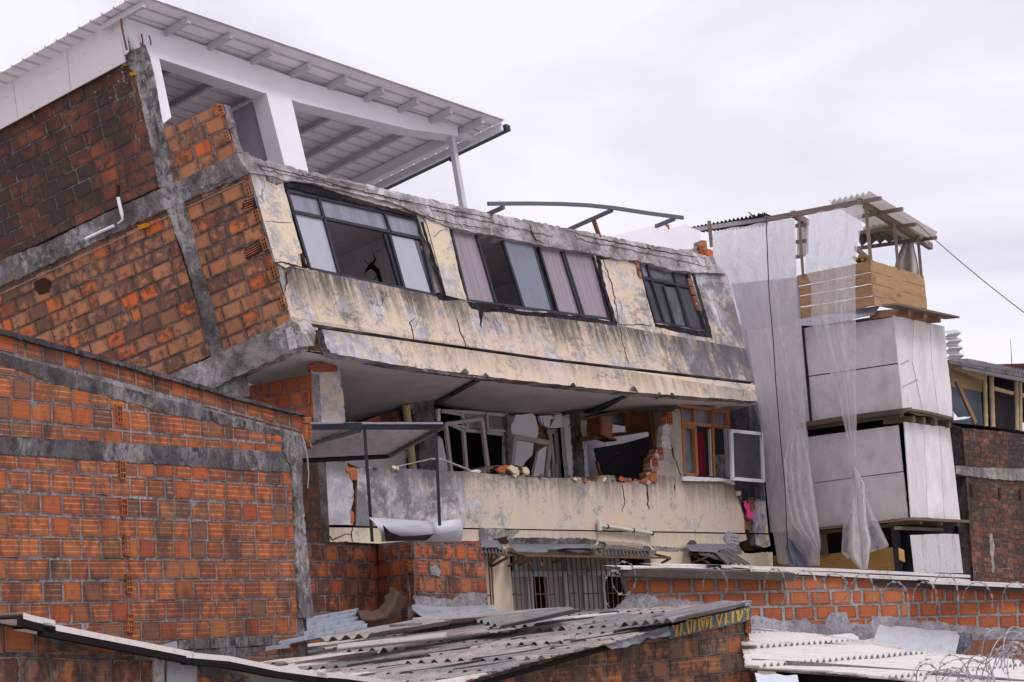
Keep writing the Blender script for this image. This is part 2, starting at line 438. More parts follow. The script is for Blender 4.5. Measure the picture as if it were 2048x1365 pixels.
def concrete(name, c=(.22, .2, .2), c2=(.09, .08, .08), c3=(.36, .33, .34), s=2.2, streak=0, bump=.9, speck=.6):
    q = MT(name); uv = q.uv
    a = q.noise(uv, s, 7, .68, .3); b = q.noise(uv, 22, 5, .7); big = q.noise(q.map(uv, (1, .35, 1), (5, 3, 0)), 1.1, 4)
    mid = q.noise(q.map(uv, (1, .8, 1), (2, 8, 0)), s*2.7, 7, .72, .5)
    col = q.mix(q.ramp(a, [(.38, 0), (.6, 1)]), c2, c)
    col = q.mix(q.ramp(q.m('ADD', q.m('MULTIPLY', mid, .5), q.m('MULTIPLY', big, .5)), [(.5, 0), (.6, .95)]), col, c3)
    col = q.mix(q.ramp(mid, [(.3, .8), (.44, 0)]), col, c2)
    col = q.mix(q.ramp(b, [(.36, speck), (.5, 0)]), col, q.mix(1.0, col, (.4, .38, .4), 'MULTIPLY'))
    if streak:
        st = q.noise(q.map(uv, (7, .5, 1)), 1.6, 5, .6)
        col = q.mix(q.m('MULTIPLY', q.ramp(st, [(.5, 0), (.68, 1)]), streak), col, (.05, .045, .05))
    q.bump(q.m('ADD', a, q.m('MULTIPLY', b, .7)), bump, .03)
    return q.done(col, .92, spec=.12)
def board(name, c, dk, vert=0):
    '''smooth cement board: soft damp stains, faint runs, few specks'''
    q = MT(name); uv = q.uv; r = q.isl(); of = q.n('ShaderNodeCombineXYZ'); q.put(of.inputs[0], q.m('MULTIPLY', r, 17)); q.put(of.inputs[1], q.m('MULTIPLY', r, 31))
    ad = q.n('ShaderNodeVectorMath', operation='ADD'); q.put(ad.inputs[0], uv); q.put(ad.inputs[1], of.outputs[0]); v = ad.outputs[0]
    a = q.noise(q.map(v, (1, .35 if vert else .9, 1)), 1.3, 5, .6, .4); b = q.noise(v, 5, 7, .75, .6); e = q.noise(q.map(v, (1, 1, 1), (3, 9, 0)), 17, 3, .6)
    col = q.mix(q.ramp(a, [(.42, 0), (.68, .75)]), c, tuple(k*.62 for k in c))
    col = q.mix(q.ramp(b, [(.56, 0), (.72, .6)]), col, dk)
    col = q.mix(q.ramp(e, [(.2, .8), (.28, 0)]), col, dk)
    col = q.mix(q.m('MULTIPLY', r, .22), col, (.5, .45, .46))
    q.bump(b, .12, .01)
    return q.done(col, .8, spec=.2)
def plaster(name, cream=(.55, .43, .29), grey=(.36, .335, .37), gamt=.5, drips=(), top=None, pale=(.62, .58, .6), damt=.8, blotch=0., ramp_u=None, crack=.7, blotch_u=None):
    """old yellow paint flaking over grey render, mould drips hanging from the sills"""
    q = MT(name); uv = q.uv; x, y, z = q.sep(uv)
    n1 = q.noise(uv, 1.9, 8, .7, .4); n2 = q.noise(uv, 12, 6, .72, .3); n3 = q.noise(q.map(uv, (1, 1, 1), (7, 4, 0)), 2.6, 6, .7, .8)
    fine = q.noise(uv, 45, 3, .7)
    col = q.mix(q.ramp(n3, [(.35, 0), (.7, 1)]), cream, (cream[0]*1.16, cream[1]*1.1, cream[2]*1.02))
    col = q.mix(q.ramp(q.noise(q.map(uv, (1, 1, 1), (1, 9, 0)), .8, 3), [(.4, 0), (.65, .6)]), col, (cream[0]*.98, cream[1]*.93, cream[2]*1.18))
    pk = q.m('ADD', q.m('ADD', q.m('MULTIPLY', n1, .62), q.m('MULTIPLY', n2, .38)), 0.0)
    if ramp_u: pk = q.m('ADD', pk, q.rmap(x, ramp_u[0], ramp_u[1], ramp_u[2], ramp_u[3]))
    t = .66-gamt*.2
    col = q.mix(q.ramp(pk, [(t, 0), (t+.025, 1)]), col, q.mix(q.ramp(n3, [(.42, 0), (.6, 1)]), grey, pale))
    edge = q.ramp(pk, [(t-.012, 0), (t, 1), (t+.012, 0)])
    col = q.mix(q.m('MULTIPLY', edge, .5), col, (.2, .17, .17))
    st = q.noise(q.map(uv, (5.5, .55, 1)), 1.7, 6, .68, .2); st2 = q.noise(q.map(uv, (16, 1.2, 1), (3, 0, 0)), 1.4, 4, .6)
    for (v_hi, v_lo, amt) in drips:
        f = q.m('MULTIPLY', q.rmap(y, v_lo, v_hi), q.m('LESS_THAN', y, v_hi+.03))
        wh = q.noise(q.map(uv, (1, .3, 1), (2, 5, 0)), 1.1, 3)
        k = q.ramp(q.m('ADD', q.m('ADD', q.m('MULTIPLY', st, .5), q.m('MULTIPLY', wh, .34)), q.m('ADD', q.m('MULTIPLY', st2, .1), q.m('ADD', q.m('MULTIPLY', n2, .1), q.m('MULTIPLY', f, .15)))), [(.545, 0), (.71, 1)])
        col = q.mix(q.m('MULTIPLY', q.m('MULTIPLY', k, f), amt, clamp=True), col, (.085, .074, .075))
    dk = q.m('ADD', q.m('MULTIPLY', q.noise(q.map(uv, (1, .8, 1), (11, 2, 0)), 1.5, 7, .72, .5), .8), q.m('MULTIPLY', n2, .2))
    if blotch_u: dk = q.m('ADD', dk, q.rmap(x, *blotch_u))
    if blotch: col = q.mix(q.m('MULTIPLY', q.ramp(dk, [(.62-blotch*.16, 0), (.7-blotch*.1, 1)]), damt), col, q.mix(n2, (.05, .047, .055), (.19, .175, .2)))
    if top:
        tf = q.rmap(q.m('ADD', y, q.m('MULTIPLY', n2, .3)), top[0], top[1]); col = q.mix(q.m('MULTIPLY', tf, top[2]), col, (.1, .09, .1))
    ck = q.m('MULTIPLY', q.ramp(q.vor(q.map(q.mixv(uv), (1, 1, 1)), 1.05), [(.0, 1), (.012, 0)]), q.ramp(n1, [(.45, 0), (.55, crack)]))
    col = q.mix(ck, col, (.05, .04, .04))
    col = q.mix(q.ramp(fine, [(.3, .35), (.5, 0)]), col, q.mix(1.0, col, (.6, .57, .57), 'MULTIPLY'))
    q.bump(q.m('ADD', q.m('SUBTRACT', q.m('MULTIPLY', n2, .6), q.ramp(pk, [(t, 0), (t+.02, .5)])), q.m('MULTIPLY', fine, .3)), .5, .012)
    return q.done(col, .9, spec=.15)
def _mixv(s, uv):                    # coordinates bent by noise, for crooked cracks
    q = s.n('ShaderNodeTexNoise'); s.put(q.inputs['Vector'], uv); q.inputs['Scale'].default_value = 2.4; q.inputs['Detail'].default_value = 5
    a = s.n('ShaderNodeVectorMath', operation='SCALE'); s.put(a.inputs[0], q.outputs['Color']); a.inputs['Scale'].default_value = .55
    b = s.n('ShaderNodeVectorMath', operation='ADD'); s.put(b.inputs[0], uv); s.put(b.inputs[1], a.outputs[0]); return b.outputs[0]
MT.mixv = _mixv
def paint(name, c, rough=.5, dirt=.12, dc=None, metal=0, sc=3, bump=.1, streak=0., rib_shade=None):
    q = MT(name); uv = q.uv; a = q.noise(uv, sc, 6, .65); b = q.noise(q.map(uv, (6, .6, 1)), 3, 4)
    dc = dc or tuple(k*.45 for k in c)
    col = q.mix(q.ramp(a, [(.45, 0), (.72, dirt*2)]), c, dc)
    if streak: col = q.mix(q.m('MULTIPLY', q.ramp(b, [(.5, 0), (.7, 1)]), streak), col, dc)
    if rib_shade:                        # rib shading painted as dark lines along the folds of a profiled sheet
        x, y, z = q.sep(uv); f_ = q.m('FRACT', q.m('ADD', q.m('DIVIDE', x, rib_shade[0]), rib_shade[1]))
        g_ = q.rmap(q.m('ABSOLUTE', q.m('SUBTRACT', f_, .5)), .5-rib_shade[2], .5, 0, rib_shade[3]); col = q.mix(q.m('MULTIPLY', g_, q.rmap(a, .25, .6, .5, 1)), col, dc)
    q.bump(a, bump, .01)
    return q.done(col, rough, metal)
def rusty(name, c=(.06, .055, .065), rust=(.16, .06, .03), amt=.5, metal=.3):
    q = MT(name); a = q.noise(q.uv, 6, 6, .7); b = q.noise(q.uv, 40, 3, .6)
    col = q.mix(q.ramp(q.m('ADD', q.m('MULTIPLY', a, .8), q.m('MULTIPLY', b, .2)), [(.62-amt*.3, 0), (.7-amt*.2, 1)]), c, rust)
    q.bump(b, .3, .004)
    return q.done(col, .7, metal)
def zinc(name, c=(.36, .36, .4), rust=.2, metal=.75, rough=.38, sc=2, dark=.25):
    q = MT(name); uv = q.uv; a = q.noise(q.map(uv, (1, 3, 1)), sc, 6, .65); v = q.vor(uv, 18, 'F1')
    col = q.mix(q.ramp(v, [(0, 0), (.6, .08)]), c, tuple(k*.8 for k in c))
    col = q.mix(q.ramp(a, [(.5, 0), (.66, dark*2)]), col, (.1, .09, .1))
    r_ = q.noise(q.map(uv, (1, 1, 1), (8, 1, 0)), 3.1, 7, .7)
    k = q.ramp(r_, [(.7-rust*.3, 0), (.76-rust*.25, 1)])
    col = q.mix(k, col, (.2, .08, .035))
    q.bump(a, .12, .01)
    return q.done(col, q.m('ADD', rough, q.m('MULTIPLY', k, .4)), q.m('MULTIPLY', q.m('SUBTRACT', 1.0, k), metal))
def fibro(name, c=(.42, .39, .38), dark=(.1, .09, .1), amt=.5, sc=1.6, lichen=.3):
    """weathered fibre cement: pale with black lichen in drifts"""
    q = MT(name); uv = q.uv; r = q.isl(); a = q.noise(q.map(uv, (2.4, .6, 1)), sc, 7, .7, .3); b = q.noise(uv, 55, 4, .75); e = q.noise(uv, 14, 4, .7)
    col = q.mix(q.ramp(q.m('ADD', q.m('MULTIPLY', a, .8), q.m('MULTIPLY', e, .2)), [(.58-amt*.22, 0), (.68-amt*.08, 1)]), c, q.mix(b, dark, tuple(k*.55 for k in c)))
    col = q.mix(q.ramp(b, [(.36, lichen*2), (.52, 0)]), col, dark)
    q.bump(q.m('ADD', b, e), .5, .01)
    return q.done(col, .93, spec=.1)
def wood(name, c=(.36, .2, .09), c2=(.17, .09, .04), sc=1, weather=.2, rough=.75):
    q = MT(name); uv = q.uv; r = q.isl(); ofs = q.n('ShaderNodeCombineXYZ'); q.put(ofs.inputs[2], q.m('MULTIPLY', r, 30)); q.put(ofs.inputs[1], q.m('MULTIPLY', r, 9))
    ad = q.n('ShaderNodeVectorMath', operation='ADD'); q.put(ad.inputs[0], uv); q.put(ad.inputs[1], ofs.outputs[0])
    a = q.noise(q.map(ad.outputs[0], (.9*sc, 16*sc, 1)), 2.2, 6, .6, .6); b = q.noise(q.map(ad.outputs[0], (.5, 2.5, 1), (4, 4, 0)), 2.6, 6, .68, .5)
    col = q.mix(q.ramp(a, [(.35, 0), (.66, 1)]), c, tuple(x*.62+y*.38 for x, y in zip(c, c2)))
    col = q.mix(q.ramp(b, [(.54, 0), (.68, .8)]), col, c2)
    col = q.mix(q.m('MULTIPLY', r, .25), col, (.5, .36, .22))
    if weather: col = q.mix(q.ramp(b, [(.25, weather*2), (.45, 0)]), col, (.27, .25, .25))
    q.bump(a, .35, .006)
    return q.done(col, rough, spec=.2)
def plain(name, c, rough=.9, metal=0, spec=.08):
    q = MT(name); a = q.noise(q.uv, 6, 5, .6)
    return q.done(q.mix(q.ramp(a, [(.3, 0), (.7, .35)]), c, tuple(k*.75 for k in c)), rough, metal, spec)
def film(name, c=(.72, .69, .74), opac=.55, fold=.3, rough=.3, creaseS=6, dirt=.1):
    """thin polythene: lets the things behind show through, milky where it folds"""
    q = MT(name); uv = q.uv
    w1 = q.noise(q.map(uv, (1, .8, 1), (1, 5, 0), .5), 1.7, 8, .62, 1.6); w2 = q.noise(q.map(uv, (1, .5, 1), (4, 1, 0), -.35), 3.1, 7, .6, 2.2)
    a = q.noise(q.map(uv, (2.2, .35, 1)), 1.3, 6, .55, .5); b = q.noise(q.map(uv, (1, 1, 1), (3, 3, 0)), 1.3, 5, .6)
    tr = q.n('ShaderNodeBsdfTransparent'); tr.inputs[0].default_value = (.95, .94, .97, 1)
    tl = q.n('ShaderNodeBsdfTranslucent'); tl.inputs[0].default_value = (*c, 1)
    df = q.b; q.done(q.mix(q.ramp(b, [(.5, 0), (.75, dirt)]), c, (.3, .26, .26)), rough, spec=.6)
    q.bump(q.m('ADD', q.m('MULTIPLY', a, .6), q.m('ADD', w1, q.m('MULTIPLY', w2, .6))), .9, .09)
    m1 = q.n('ShaderNodeMixShader'); m1.inputs[0].default_value = .38; q.t.links.new(df.outputs[0], m1.inputs[1]); q.t.links.new(tl.outputs[0], m1.inputs[2])
    m2 = q.n('ShaderNodeMixShader'); q.put(m2.inputs[0], q.m('ADD', q.m('MULTIPLY', q.ramp(q.m('ADD', q.m('MULTIPLY', a, .4), q.m('MULTIPLY', w1, .6)), [(.35, 0), (.68, 1)]), fold), opac-fold*.4, clamp=True))
    q.t.links.new(tr.outputs[0], m2.inputs[1]); q.t.links.new(m1.outputs[0], m2.inputs[2]); q.t.links.new(m2.outputs[0], q.out.inputs['Surface'])
    return q.mat
def glass(name, c=(.03, .03, .04), rough=.06, mixd=.5, milk=(.3, .3, .36), st=(3, .8, 1)):
    q = MT(name); uv = q.uv; a = q.noise(q.map(uv, st), 2.2, 5, .6)
    return q.done(q.mix(q.ramp(a, [(.3, 0), (.75, mixd)]), c, milk), q.m('ADD', q.m('MULTIPLY', a, .25), rough), 0, .8)
def clear_glass(name, tint=(.8, .82, .88), dirt=.15):
    q = MT(name); a = q.noise(q.uv, 3, 5, .6); tr = q.n('ShaderNodeBsdfTransparent'); tr.inputs[0].default_value = (*tint, 1)
    q.done((.5, .5, .55), .08, spec=.9); gl = q.n('ShaderNodeBsdfGlossy'); gl.inputs['Roughness'].default_value = .05
    f = q.n('ShaderNodeLayerWeight'); f.inputs[0].default_value = .35
    m1 = q.n('ShaderNodeMixShader'); q.put(m1.inputs[0], f.outputs['Fresnel']); q.t.links.new(tr.outputs[0], m1.inputs[1]); q.t.links.new(gl.outputs[0], m1.inputs[2])
    m2 = q.n('ShaderNodeMixShader'); q.put(m2.inputs[0], q.ramp(a, [(.3, dirt*.4), (.75, dirt*1.6)])); q.t.links.new(m1.outputs[0], m2.inputs[1]); q.t.links.new(q.b.outputs[0], m2.inputs[2])
    q.t.links.new(m2.outputs[0], q.out.inputs['Surface']); return q.mat

OR = (.40, .115, .042); RD = (.31, .08, .042); TN = (.34, .165, .08); DK = (.19, .08, .052); GB = (.14, .09, .07); BR = (.26, .12, .062)
BM_left = brick_mat('clay blocks orange ribbed', [OR, (.37, .11, .045), (.33, .125, .055), (.37, .10, .042), OR, (.3, .115, .055), (.35, .105, .045), (.38, .1, .04), (.22, .1, .06), RD, (.39, .125, .05), (.36, .11, .045)], dirt=.27, line_amt=1.3, spots=.18, dscale=1.6, mortar=(.17, .148, .15))
BM_side = brick_mat('clay blocks weathered', [(.4, .18, .09), (.44, .19, .095), (.5, .15, .055), (.36, .165, .09), (.43, .185, .1), (.41, .17, .085), (.56, .14, .045), (.37, .17, .095), (.44, .2, .11), (.3, .14, .085)], dirt=.2, line_amt=.35, lines=8, spots=.26, dscale=1.3, mortar=(.13, .112, .114))
BM_soot = brick_mat('clay blocks sooty', [RD, (.25, .085, .052), (.3, .09, .05), (.27, .1, .055), (.2, .09, .065), (.38, .1, .045), (.24, .08, .05), RD, (.31, .09, .048), (.33, .115, .058)], dirt=.7, line_amt=.15, lines=8, spots=.3, dscale=.9, vband=(.3, 2.6, .24), mortar=(.11, .095, .097))
BM_mid = brick_mat('clay blocks stained', [OR, RD, (.35, .13, .06), (.38, .1, .045), (.3, .1, .05), OR], dirt=.22, mortar=(.15, .13, .132), line_amt=.8, dscale=1.5, spots=.3)
BM_new = brick_mat('clay blocks bright', [(.42, .12, .05), (.37, .1, .045), (.43, .14, .055), (.34, .095, .048), (.4, .12, .06)], dirt=.08, line_amt=.5, spots=.05, smear=.2, lines=6)
BM_gable = brick_mat('clay blocks grey and orange', [(.32, .13, .065), (.22, .12, .07), (.36, .13, .06), (.17, .1, .07), (.3, .14, .08), (.3, .11, .06)], dirt=.27, line_amt=.8, dscale=1.6, spots=.32)
BM_small = brick_mat('old solid brick', [(.2, .075, .045), (.16, .065, .045), (.24, .09, .05), (.11, .055, .045), (.3, .1, .05), (.14, .07, .055)], ph=.1, lines=1, line_amt=0, dirt=.46, dscale=.7, spots=.3, smear=.4)
BM_near = brick_mat('large clay blocks near', [(.36, .13, .06), (.3, .12, .07), (.33, .11, .055), (.27, .13, .09)], dirt=.32, line_amt=.3, dscale=2.2, spots=.3, smear=.5)
MORT = concrete('mortar', (.27, .24, .245), (.13, .115, .12), (.38, .35, .36), 5)
MORT_D = concrete('dark mortar', (.13, .112, .114), (.055, .046, .048), (.24, .215, .22), 3)
MORT_L = concrete('pale mortar', (.33, .3, .3), (.2, .18, .18), (.42, .4, .4), 5)
CORE = plain('block cavity', (.05, .022, .016), 1)
CON = concrete('raw concrete', (.29, .26, .26), (.1, .088, .09), (.5, .46, .465), 2.4)
CON_D = concrete('blackened concrete', (.13, .115, .12), (.05, .044, .046), (.28, .25, .26), 2.4, streak=.5)
CON_EDGE = concrete('cracked slab edge', (.42, .38, .39), (.17, .148, .155), (.62, .575, .59), 2.2, bump=1)
CON_COL = concrete('rough column concrete', (.19, .165, .168), (.07, .06, .062), (.4, .37, .375), 2.6)
TAR = concrete('bitumen', (.022, .02, .024), (.012, .011, .013), (.05, .045, .05), 5, bump=.6)
WHITE = paint('white painted concrete', (.74, .73, .78), .6, .12, (.5, .48, .5), sc=1.3)
WHITE_P = paint('white wall panel', (.72, .66, .68), .6, .1, (.5, .44, .45), sc=.8, streak=.08)
STEELW = paint('pale painted steel', (.52, .51, .56), .45, .2)
SHEETW = paint('roof sheet underside', (.86, .83, .87), .45, .12, (.3, .28, .32), sc=1, rib_shade=(.27, .82, .22, .6))  # dark lines in the colour imitate shading at the ribs
SOFFIT = paint('dull white ceiling', (.6, .54, .56), .85, .3, (.38, .33, .35), sc=1.2)
INT_W = paint('interior plaster', (.74, .69, .72), .85, .2)
INT_D = plain('unlit room', (.012, .01, .013), .98, 0, .02)  # near-black colour stands in for the darkness inside the rooms
ALU = paint('black window frame', (.025, .025, .035), .4, .2)
BLACKST = paint('black steel', (.025, .025, .034), .45, .2)
GREYST = rusty('grey steel tube', (.13, .125, .16), (.2, .09, .05), .25)
RUST = rusty('rusted iron', (.09, .05, .045), (.17, .07, .04), .8, .1)
# ------------------------------------------------------------------ ground
g = M(); g.poly([Vector((-900, -200, 0)), Vector((900, -200, 0)), Vector((900, 1800, 0)), Vector((-900, 1800, 0))], [(0, 0), (900, 0), (900, 900), (0, 900)])
g.build('ground', concrete('dusty ground', (.45, .42, .39), (.37, .34, .31), (.5, .47, .45), .6), kind='structure')

# ------------------------------------------------------------------ the half collapsed building
CORN = W(500, 345, 44); E = CORN-W(582, 642, 43.6)
YD = cv(-.756, -.293, .585).normalized(); XD = (W(1430, 541, 52.6)-CORN).normalized()
F_fac = Fr(CORN, XD, E)
F_side = Fr(CORN, -YD, E)
F_ter = F_fac.shift(YD*1.55)
F_low = Fr.of((650, 1052, 44.5), (1540, 1068, 54), V=ZUP)
ruin = empty('collapsed_building', base_of(W(1000, 1100, 49)), 'half collapsed yellow three storey building whose racked upper floor leans over a shattered balcony floor', 'building')

v_sill = F_fac.puv(900, 600)[1]; v_top = F_fac.puv(900, 455)[1]; v_low = F_fac.puv(1000, 705)[1]; v_bot = F_fac.puv(1000, 752)[1]
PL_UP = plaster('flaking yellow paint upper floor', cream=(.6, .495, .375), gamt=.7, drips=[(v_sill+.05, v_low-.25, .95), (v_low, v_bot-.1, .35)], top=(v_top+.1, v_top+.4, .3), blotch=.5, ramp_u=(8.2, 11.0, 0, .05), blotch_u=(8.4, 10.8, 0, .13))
PL_FAS = plaster('flaking yellow paint fascia', cream=(.62, .51, .39), gamt=.55, drips=[(v_low, v_bot-.3, .45)], blotch=.35, ramp_u=(3.2, 0.3, 0, .14))
PL_PIL = plaster('flaking yellow paint corner pier', cream=(.6, .51, .39), gamt=.75, drips=[(0.1, -.5, .8)], blotch=.3)

m = M()
# window openings
H1 = rough(Z3((487, 200), (1000, 318), (1262, 372), (1330, 560), (1438, 868), (1395, 862), (1000, 775), (635, 700), (612, 640), (565, 500)), 1.0, 12, 3, True)
H2 = rough(Z3((1455, 452), (1600, 482))+Z4((330, 328), (640, 375), (700, 560), (795, 842), (740, 822), (350, 772), (20, 735))+Z3((1560, 884), (1510, 700)), .9, 12, 4, True)
H3 = rough(Z4((932, 410), (1100, 440), (1290, 478), (1330, 620), (1432, 905), (1240, 872), (1050, 838), (990, 620)), .9, 12, 5, True)
top_edge = [(499, 344), (700, 386), (942, 436), (1150, 478), (1300, 510), (1431, 538), (1454, 549)]
fac = top_edge + [(1482, 660), (1510, 764)] + [(1100, 717), (800, 675), (581, 641)]
m.slab(F_fac, [(500, 346)]+rough(top_edge[1:], 1.2, 14, 7)+[(1482, 660), (1510, 764), (1100, 717), (800, 675), (583, 641)], [H1, H2, H3], .16, 0, 1)
# bitumen smeared round the openings and bricks showing at the jambs
def patch(P, amp=1.2, seed=0, mat=2, n=.006, fr=F_fac, th=.006): m.slab(fr, rough(P, amp, 8, seed, True), (), th, mat, n=n)
patch(Z3((487, 186), (620, 192), (800, 248), (1000, 308), (1245, 380), (1262, 398), (1000, 330), (700, 262), (500, 212)), 1.6, 1)
patch(Z3((590, 600), (612, 612), (628, 690), (600, 690)), 1.5, 2)
patch(Z3((1380, 848), (1500, 858), (1508, 880), (1400, 878)), 1.2, 3)
patch(Z3((1560, 886), (1780, 908), (1760, 946), (1660, 945), (1642, 1045), (1630, 940), (1590, 925)), 1.5, 4)
patch(Z4((0, 730), (150, 762), (360, 772), (600, 800), (742, 826), (802, 832), (800, 858), (700, 846), (350, 800), (200, 792), (0, 768)), 1.4, 5)
patch(Z4((645, 320), (738, 338), (748, 402), (690, 408), (700, 520), (802, 850), (785, 850), (690, 560), (655, 385)), 1.3, 6)
patch(Z4((410, 300), (500, 310), (560, 290), (590, 300), (580, 335), (480, 330), (415, 318)), 1.5, 7)
patch(Z4((1056, 838), (1240, 872), (1440, 903), (1452, 942), (1300, 920), (1150, 885), (1062, 866)), 1.5, 8)
patch(Z4((1300, 480), (1322, 486), (1445, 905), (1425, 912)), 1.2, 9)
patch(Z3((1290, 425), (1305, 420), (1440, 855), (1425, 862)), 1, 10)
# lower fascia strip, its corner broken away
m.slab(F_fac, [(644, 659), (800, 681), (1100, 723), (1510, 770)]+rough([(1515, 803), (1260, 784)], .8, 10, 1)+rough([(1260, 784), (1100, 768), (930, 748), (780, 728), (662, 706)], 1.2, 8, 12)+rough([(662, 706), (652, 690), (648, 672)], 1.5, 5, 1), (), .2, 3, 1, n=.02)
m.build('facade_wall', [PL_UP, CON, TAR, PL_FAS], ruin, label='flaking yellow facade with black drips below three windows')

# the grey strip of slab along the top of the facade
m = M()
te = rough([(473, 306), (540, 322), (600, 339), (771, 379), (942, 418), (1000, 431), (1146, 459), (1293, 488), (1428, 515)], 1.8, 6, 21)
be = rough([(1452, 548), (1431, 546), (1384, 546), (1340, 540), (1275, 521), (1230, 518), (1192, 508), (1100, 494), (1000, 474), (905, 455), (880, 446), (838, 428), (770, 400), (700, 385), (620, 366), (573, 362), (545, 352), (499, 346)], 1.6, 9, 22)
m.slab(F_fac, te+[(1434, 530)]+be+[(486, 330)], (), .3, 0, n=.05)
# layers of mortar: irregular courses proud of it
for i, (a, b) in enumerate((((520, 334), (830, 400)), ((860, 415), (1110, 468)), ((1150, 472), (1420, 528)), ((600, 346), (760, 384)))):
    rn = random.Random(i); P = []
    m.slab(F_fac, rough([(a[0], a[1]-5), (b[0], b[1]-7)], 1.4, 8, i)+rough([(b[0]-6, b[1]+4), (a[0]+4, a[1]+5)], 1.8, 8, i+9), (), .05, 0, n=.07)
m.build('slab_edge', [CON_EDGE, CON], ruin, label='cracked grey concrete edge of the terrace slab')

# brick side wall with ring beams and columns
m = M()
pA = [(-260, 405), (0, 258), (250, 125), (276, 137), (323, 372), (0, 523), (-260, 640)]
wall(m, F_side, pA, th=.14, anchor=Z1((250, 620))[0], seed=5, proud=.01, gap=.03)
m.build('side_wall', [MORT_D, BM_soot, CORE], ruin, label='soot blackened brick wall of the top storey')
m = M()
pB = [(322, 256), (345, 250), (359, 249), (374, 240), (387, 233), (417, 219), (434, 208), (448, 213), (455, 236), (459, 250), (462, 267), (469, 291), (476, 306), (440, 326), (345, 370)]
wall(m, F_side, pB, th=.14, anchor=Z1((1060, 1065))[0], seed=6, proud=.01, gap=.028)
for (X_, Y_) in ((1302, 645), (1336, 795)): cored(m, F_side, Z1((X_, Y_))[0], .1, .18, .045)
m.slab(F_side, rough(Z1((1330, 700), (1350, 715), (1352, 750), (1335, 752)), 1, 4, 3, True), (), .1, 0, n=.05)
m.build('broken_parapet', [MORT, BM_side, CORE], ruin, label='broken brick parapet stub at the terrace corner')
m = M()
pC = [(368, 404), (430, 376), (492, 350), (500, 347), (582, 643), (520, 672), (440, 712), (420, 700)]
wall(m, F_side, pC, th=.14, anchor=Z3((110, 1110))[0], seed=8, proud=.01, gap=.026)
for (X_, Y_) in ((293, 232), (340, 385), (385, 548), (440, 715), (487, 890)): cored(m, F_side, Z3((X_, Y_))[0], .12, .2, .04)
for P in (Z3((250, 300), (330, 280), (335, 330), (290, 340), (240, 350)), Z3((255, 575), (370, 530), (365, 590), (270, 640))):
    m.slab(F_side, rough(P, 2, 5, 2, True), (), .03, 2, n=.026)
    for k in range(4): m.slab(F_side, [(P[0][0]+2, P[0][1]+3+k*5), (P[1][0]-6, P[1][1]+3+k*5), (P[1][0]-8, P[1][1]+5+k*5), (P[0][0]+2, P[0][1]+5+k*5)], (), .03, 1, n=.03)
m.build('side_wall', [MORT_D, BM_side, CORE], ruin, label='tan and orange hollow block wall beside the front pier')
m = M()
pD = [(-260, 672), (0, 572), (335, 420), (424, 708), (350, 752), (200, 830), (-260, 1040)]
wall(m, F_side, pD, th=.14, anchor=Z3((0, 655))[0], seed=9, proud=.01, gap=.026)
m.build('side_wall', [MORT_D, BM_side, CORE], ruin, label='orange and tan block wall of the middle storey')
m = M()
m.slab(F_side, rough([(-260, 640), (0, 522), (100, 482), (200, 432), (345, 367), (440, 324), (474, 304)], 1.6, 7, 31)+[(500, 346)]+rough([(498, 349), (440, 372), (345, 414), (240, 462), (100, 528), (0, 574), (-260, 692)], 2.2, 7, 32), (), .26, 0, n=.05)
for P, s in ((Z3((0, 160), (100, 100), (215, 25), (240, 110), (160, 165), (0, 230)), 3),):
    m.slab(F_side, rough(P, 2.5, 6, s, True), (), .03, 0, n=.065)
m.build('ring_beam', [CON_COL], ruin)
m = M()
m.slab(F_side, rough([(340, 752), (440, 706), (520, 668), (583, 642)], 1.6, 7, 33)+[(596, 648), (606, 668), (603, 693), (588, 698)]+rough([(590, 700), (480, 750), (436, 772), (330, 818), (200, 872)], 2, 7, 34)+[(200, 815)], (), .3, 0, n=.05)
m.slab(F_fac, rough(Z3((532, 1012), (690, 1040), (690, 1052), (612, 1062), (598, 1090), (604, 1150), (560, 1160)), 1, 5, 5, True), (), .14, 1, n=.035)
m.slab(F_fac, [(600, 655), (660, 660), (672, 712), (606, 700)], (), .05, 2, n=-.12)
rr = random.Random(4)
for k in range(14):                      # fibres and wires hanging out of the broken corner
    a = F_fac.at(606+rr.uniform(0, 30), 690+rr.uniform(-3, 12)); m.tube([a, a+F_fac.N*.05+Vector((rr.uniform(-.06, .12), 0, -.03)), a+F_fac.N*.04+Vector((rr.uniform(.0, .2), 0, -.08))], .004, 4, 3)
m.build('ring_beam', [CON, CON_EDGE, CORE, RUST], ruin, label='broken lower ring beam with a hollow at its corner')
m = M()
m.slab(F_side, rough(Z1((728, 318), (842, 262)), 1, 6, 1)+rough(Z1((868, 330), (892, 420), (930, 640), (968, 830), (1012, 1078)), .8, 8, 2)+rough(Z1((930, 1100), (890, 900), (790, 440), (732, 370)), .9, 8, 3), (), .03, 0, n=.03)
m.slab(F_ter, Z1((858, 330), (905, 700), (948, 830), (938, 850), (845, 300)), (), .02, 0, n=-.02)
m.build('column', [CON_COL], ruin, label='dark concrete column at the top storey with bare rebar')
m = M(); b0 = [W(*q, 45.3) for q in Z1((775, 290), (825, 270), (785, 290), (880, 272))]
for (a, b, c) in (((778, 285), (772, 228), 0), ((835, 272), (826, 198), 0), ((882, 266), (870, 208), 0), ((795, 275), (735, 235), 0), ((826, 300), (822, 250), 0), ((752, 310), (715, 150), 0), ((720, 160), (706, 105), 0)):
    d = 45.4; p, q = W(*Z1(a)[0], d), W(*Z1(b)[0], d); m.tube([p, p.lerp(q, .5)+Vector((.01, 0, 0)), q], .012, 6)
m.build('rebar', RUST, ruin, label='bare rebar ends sticking up out of the column')
m = M()
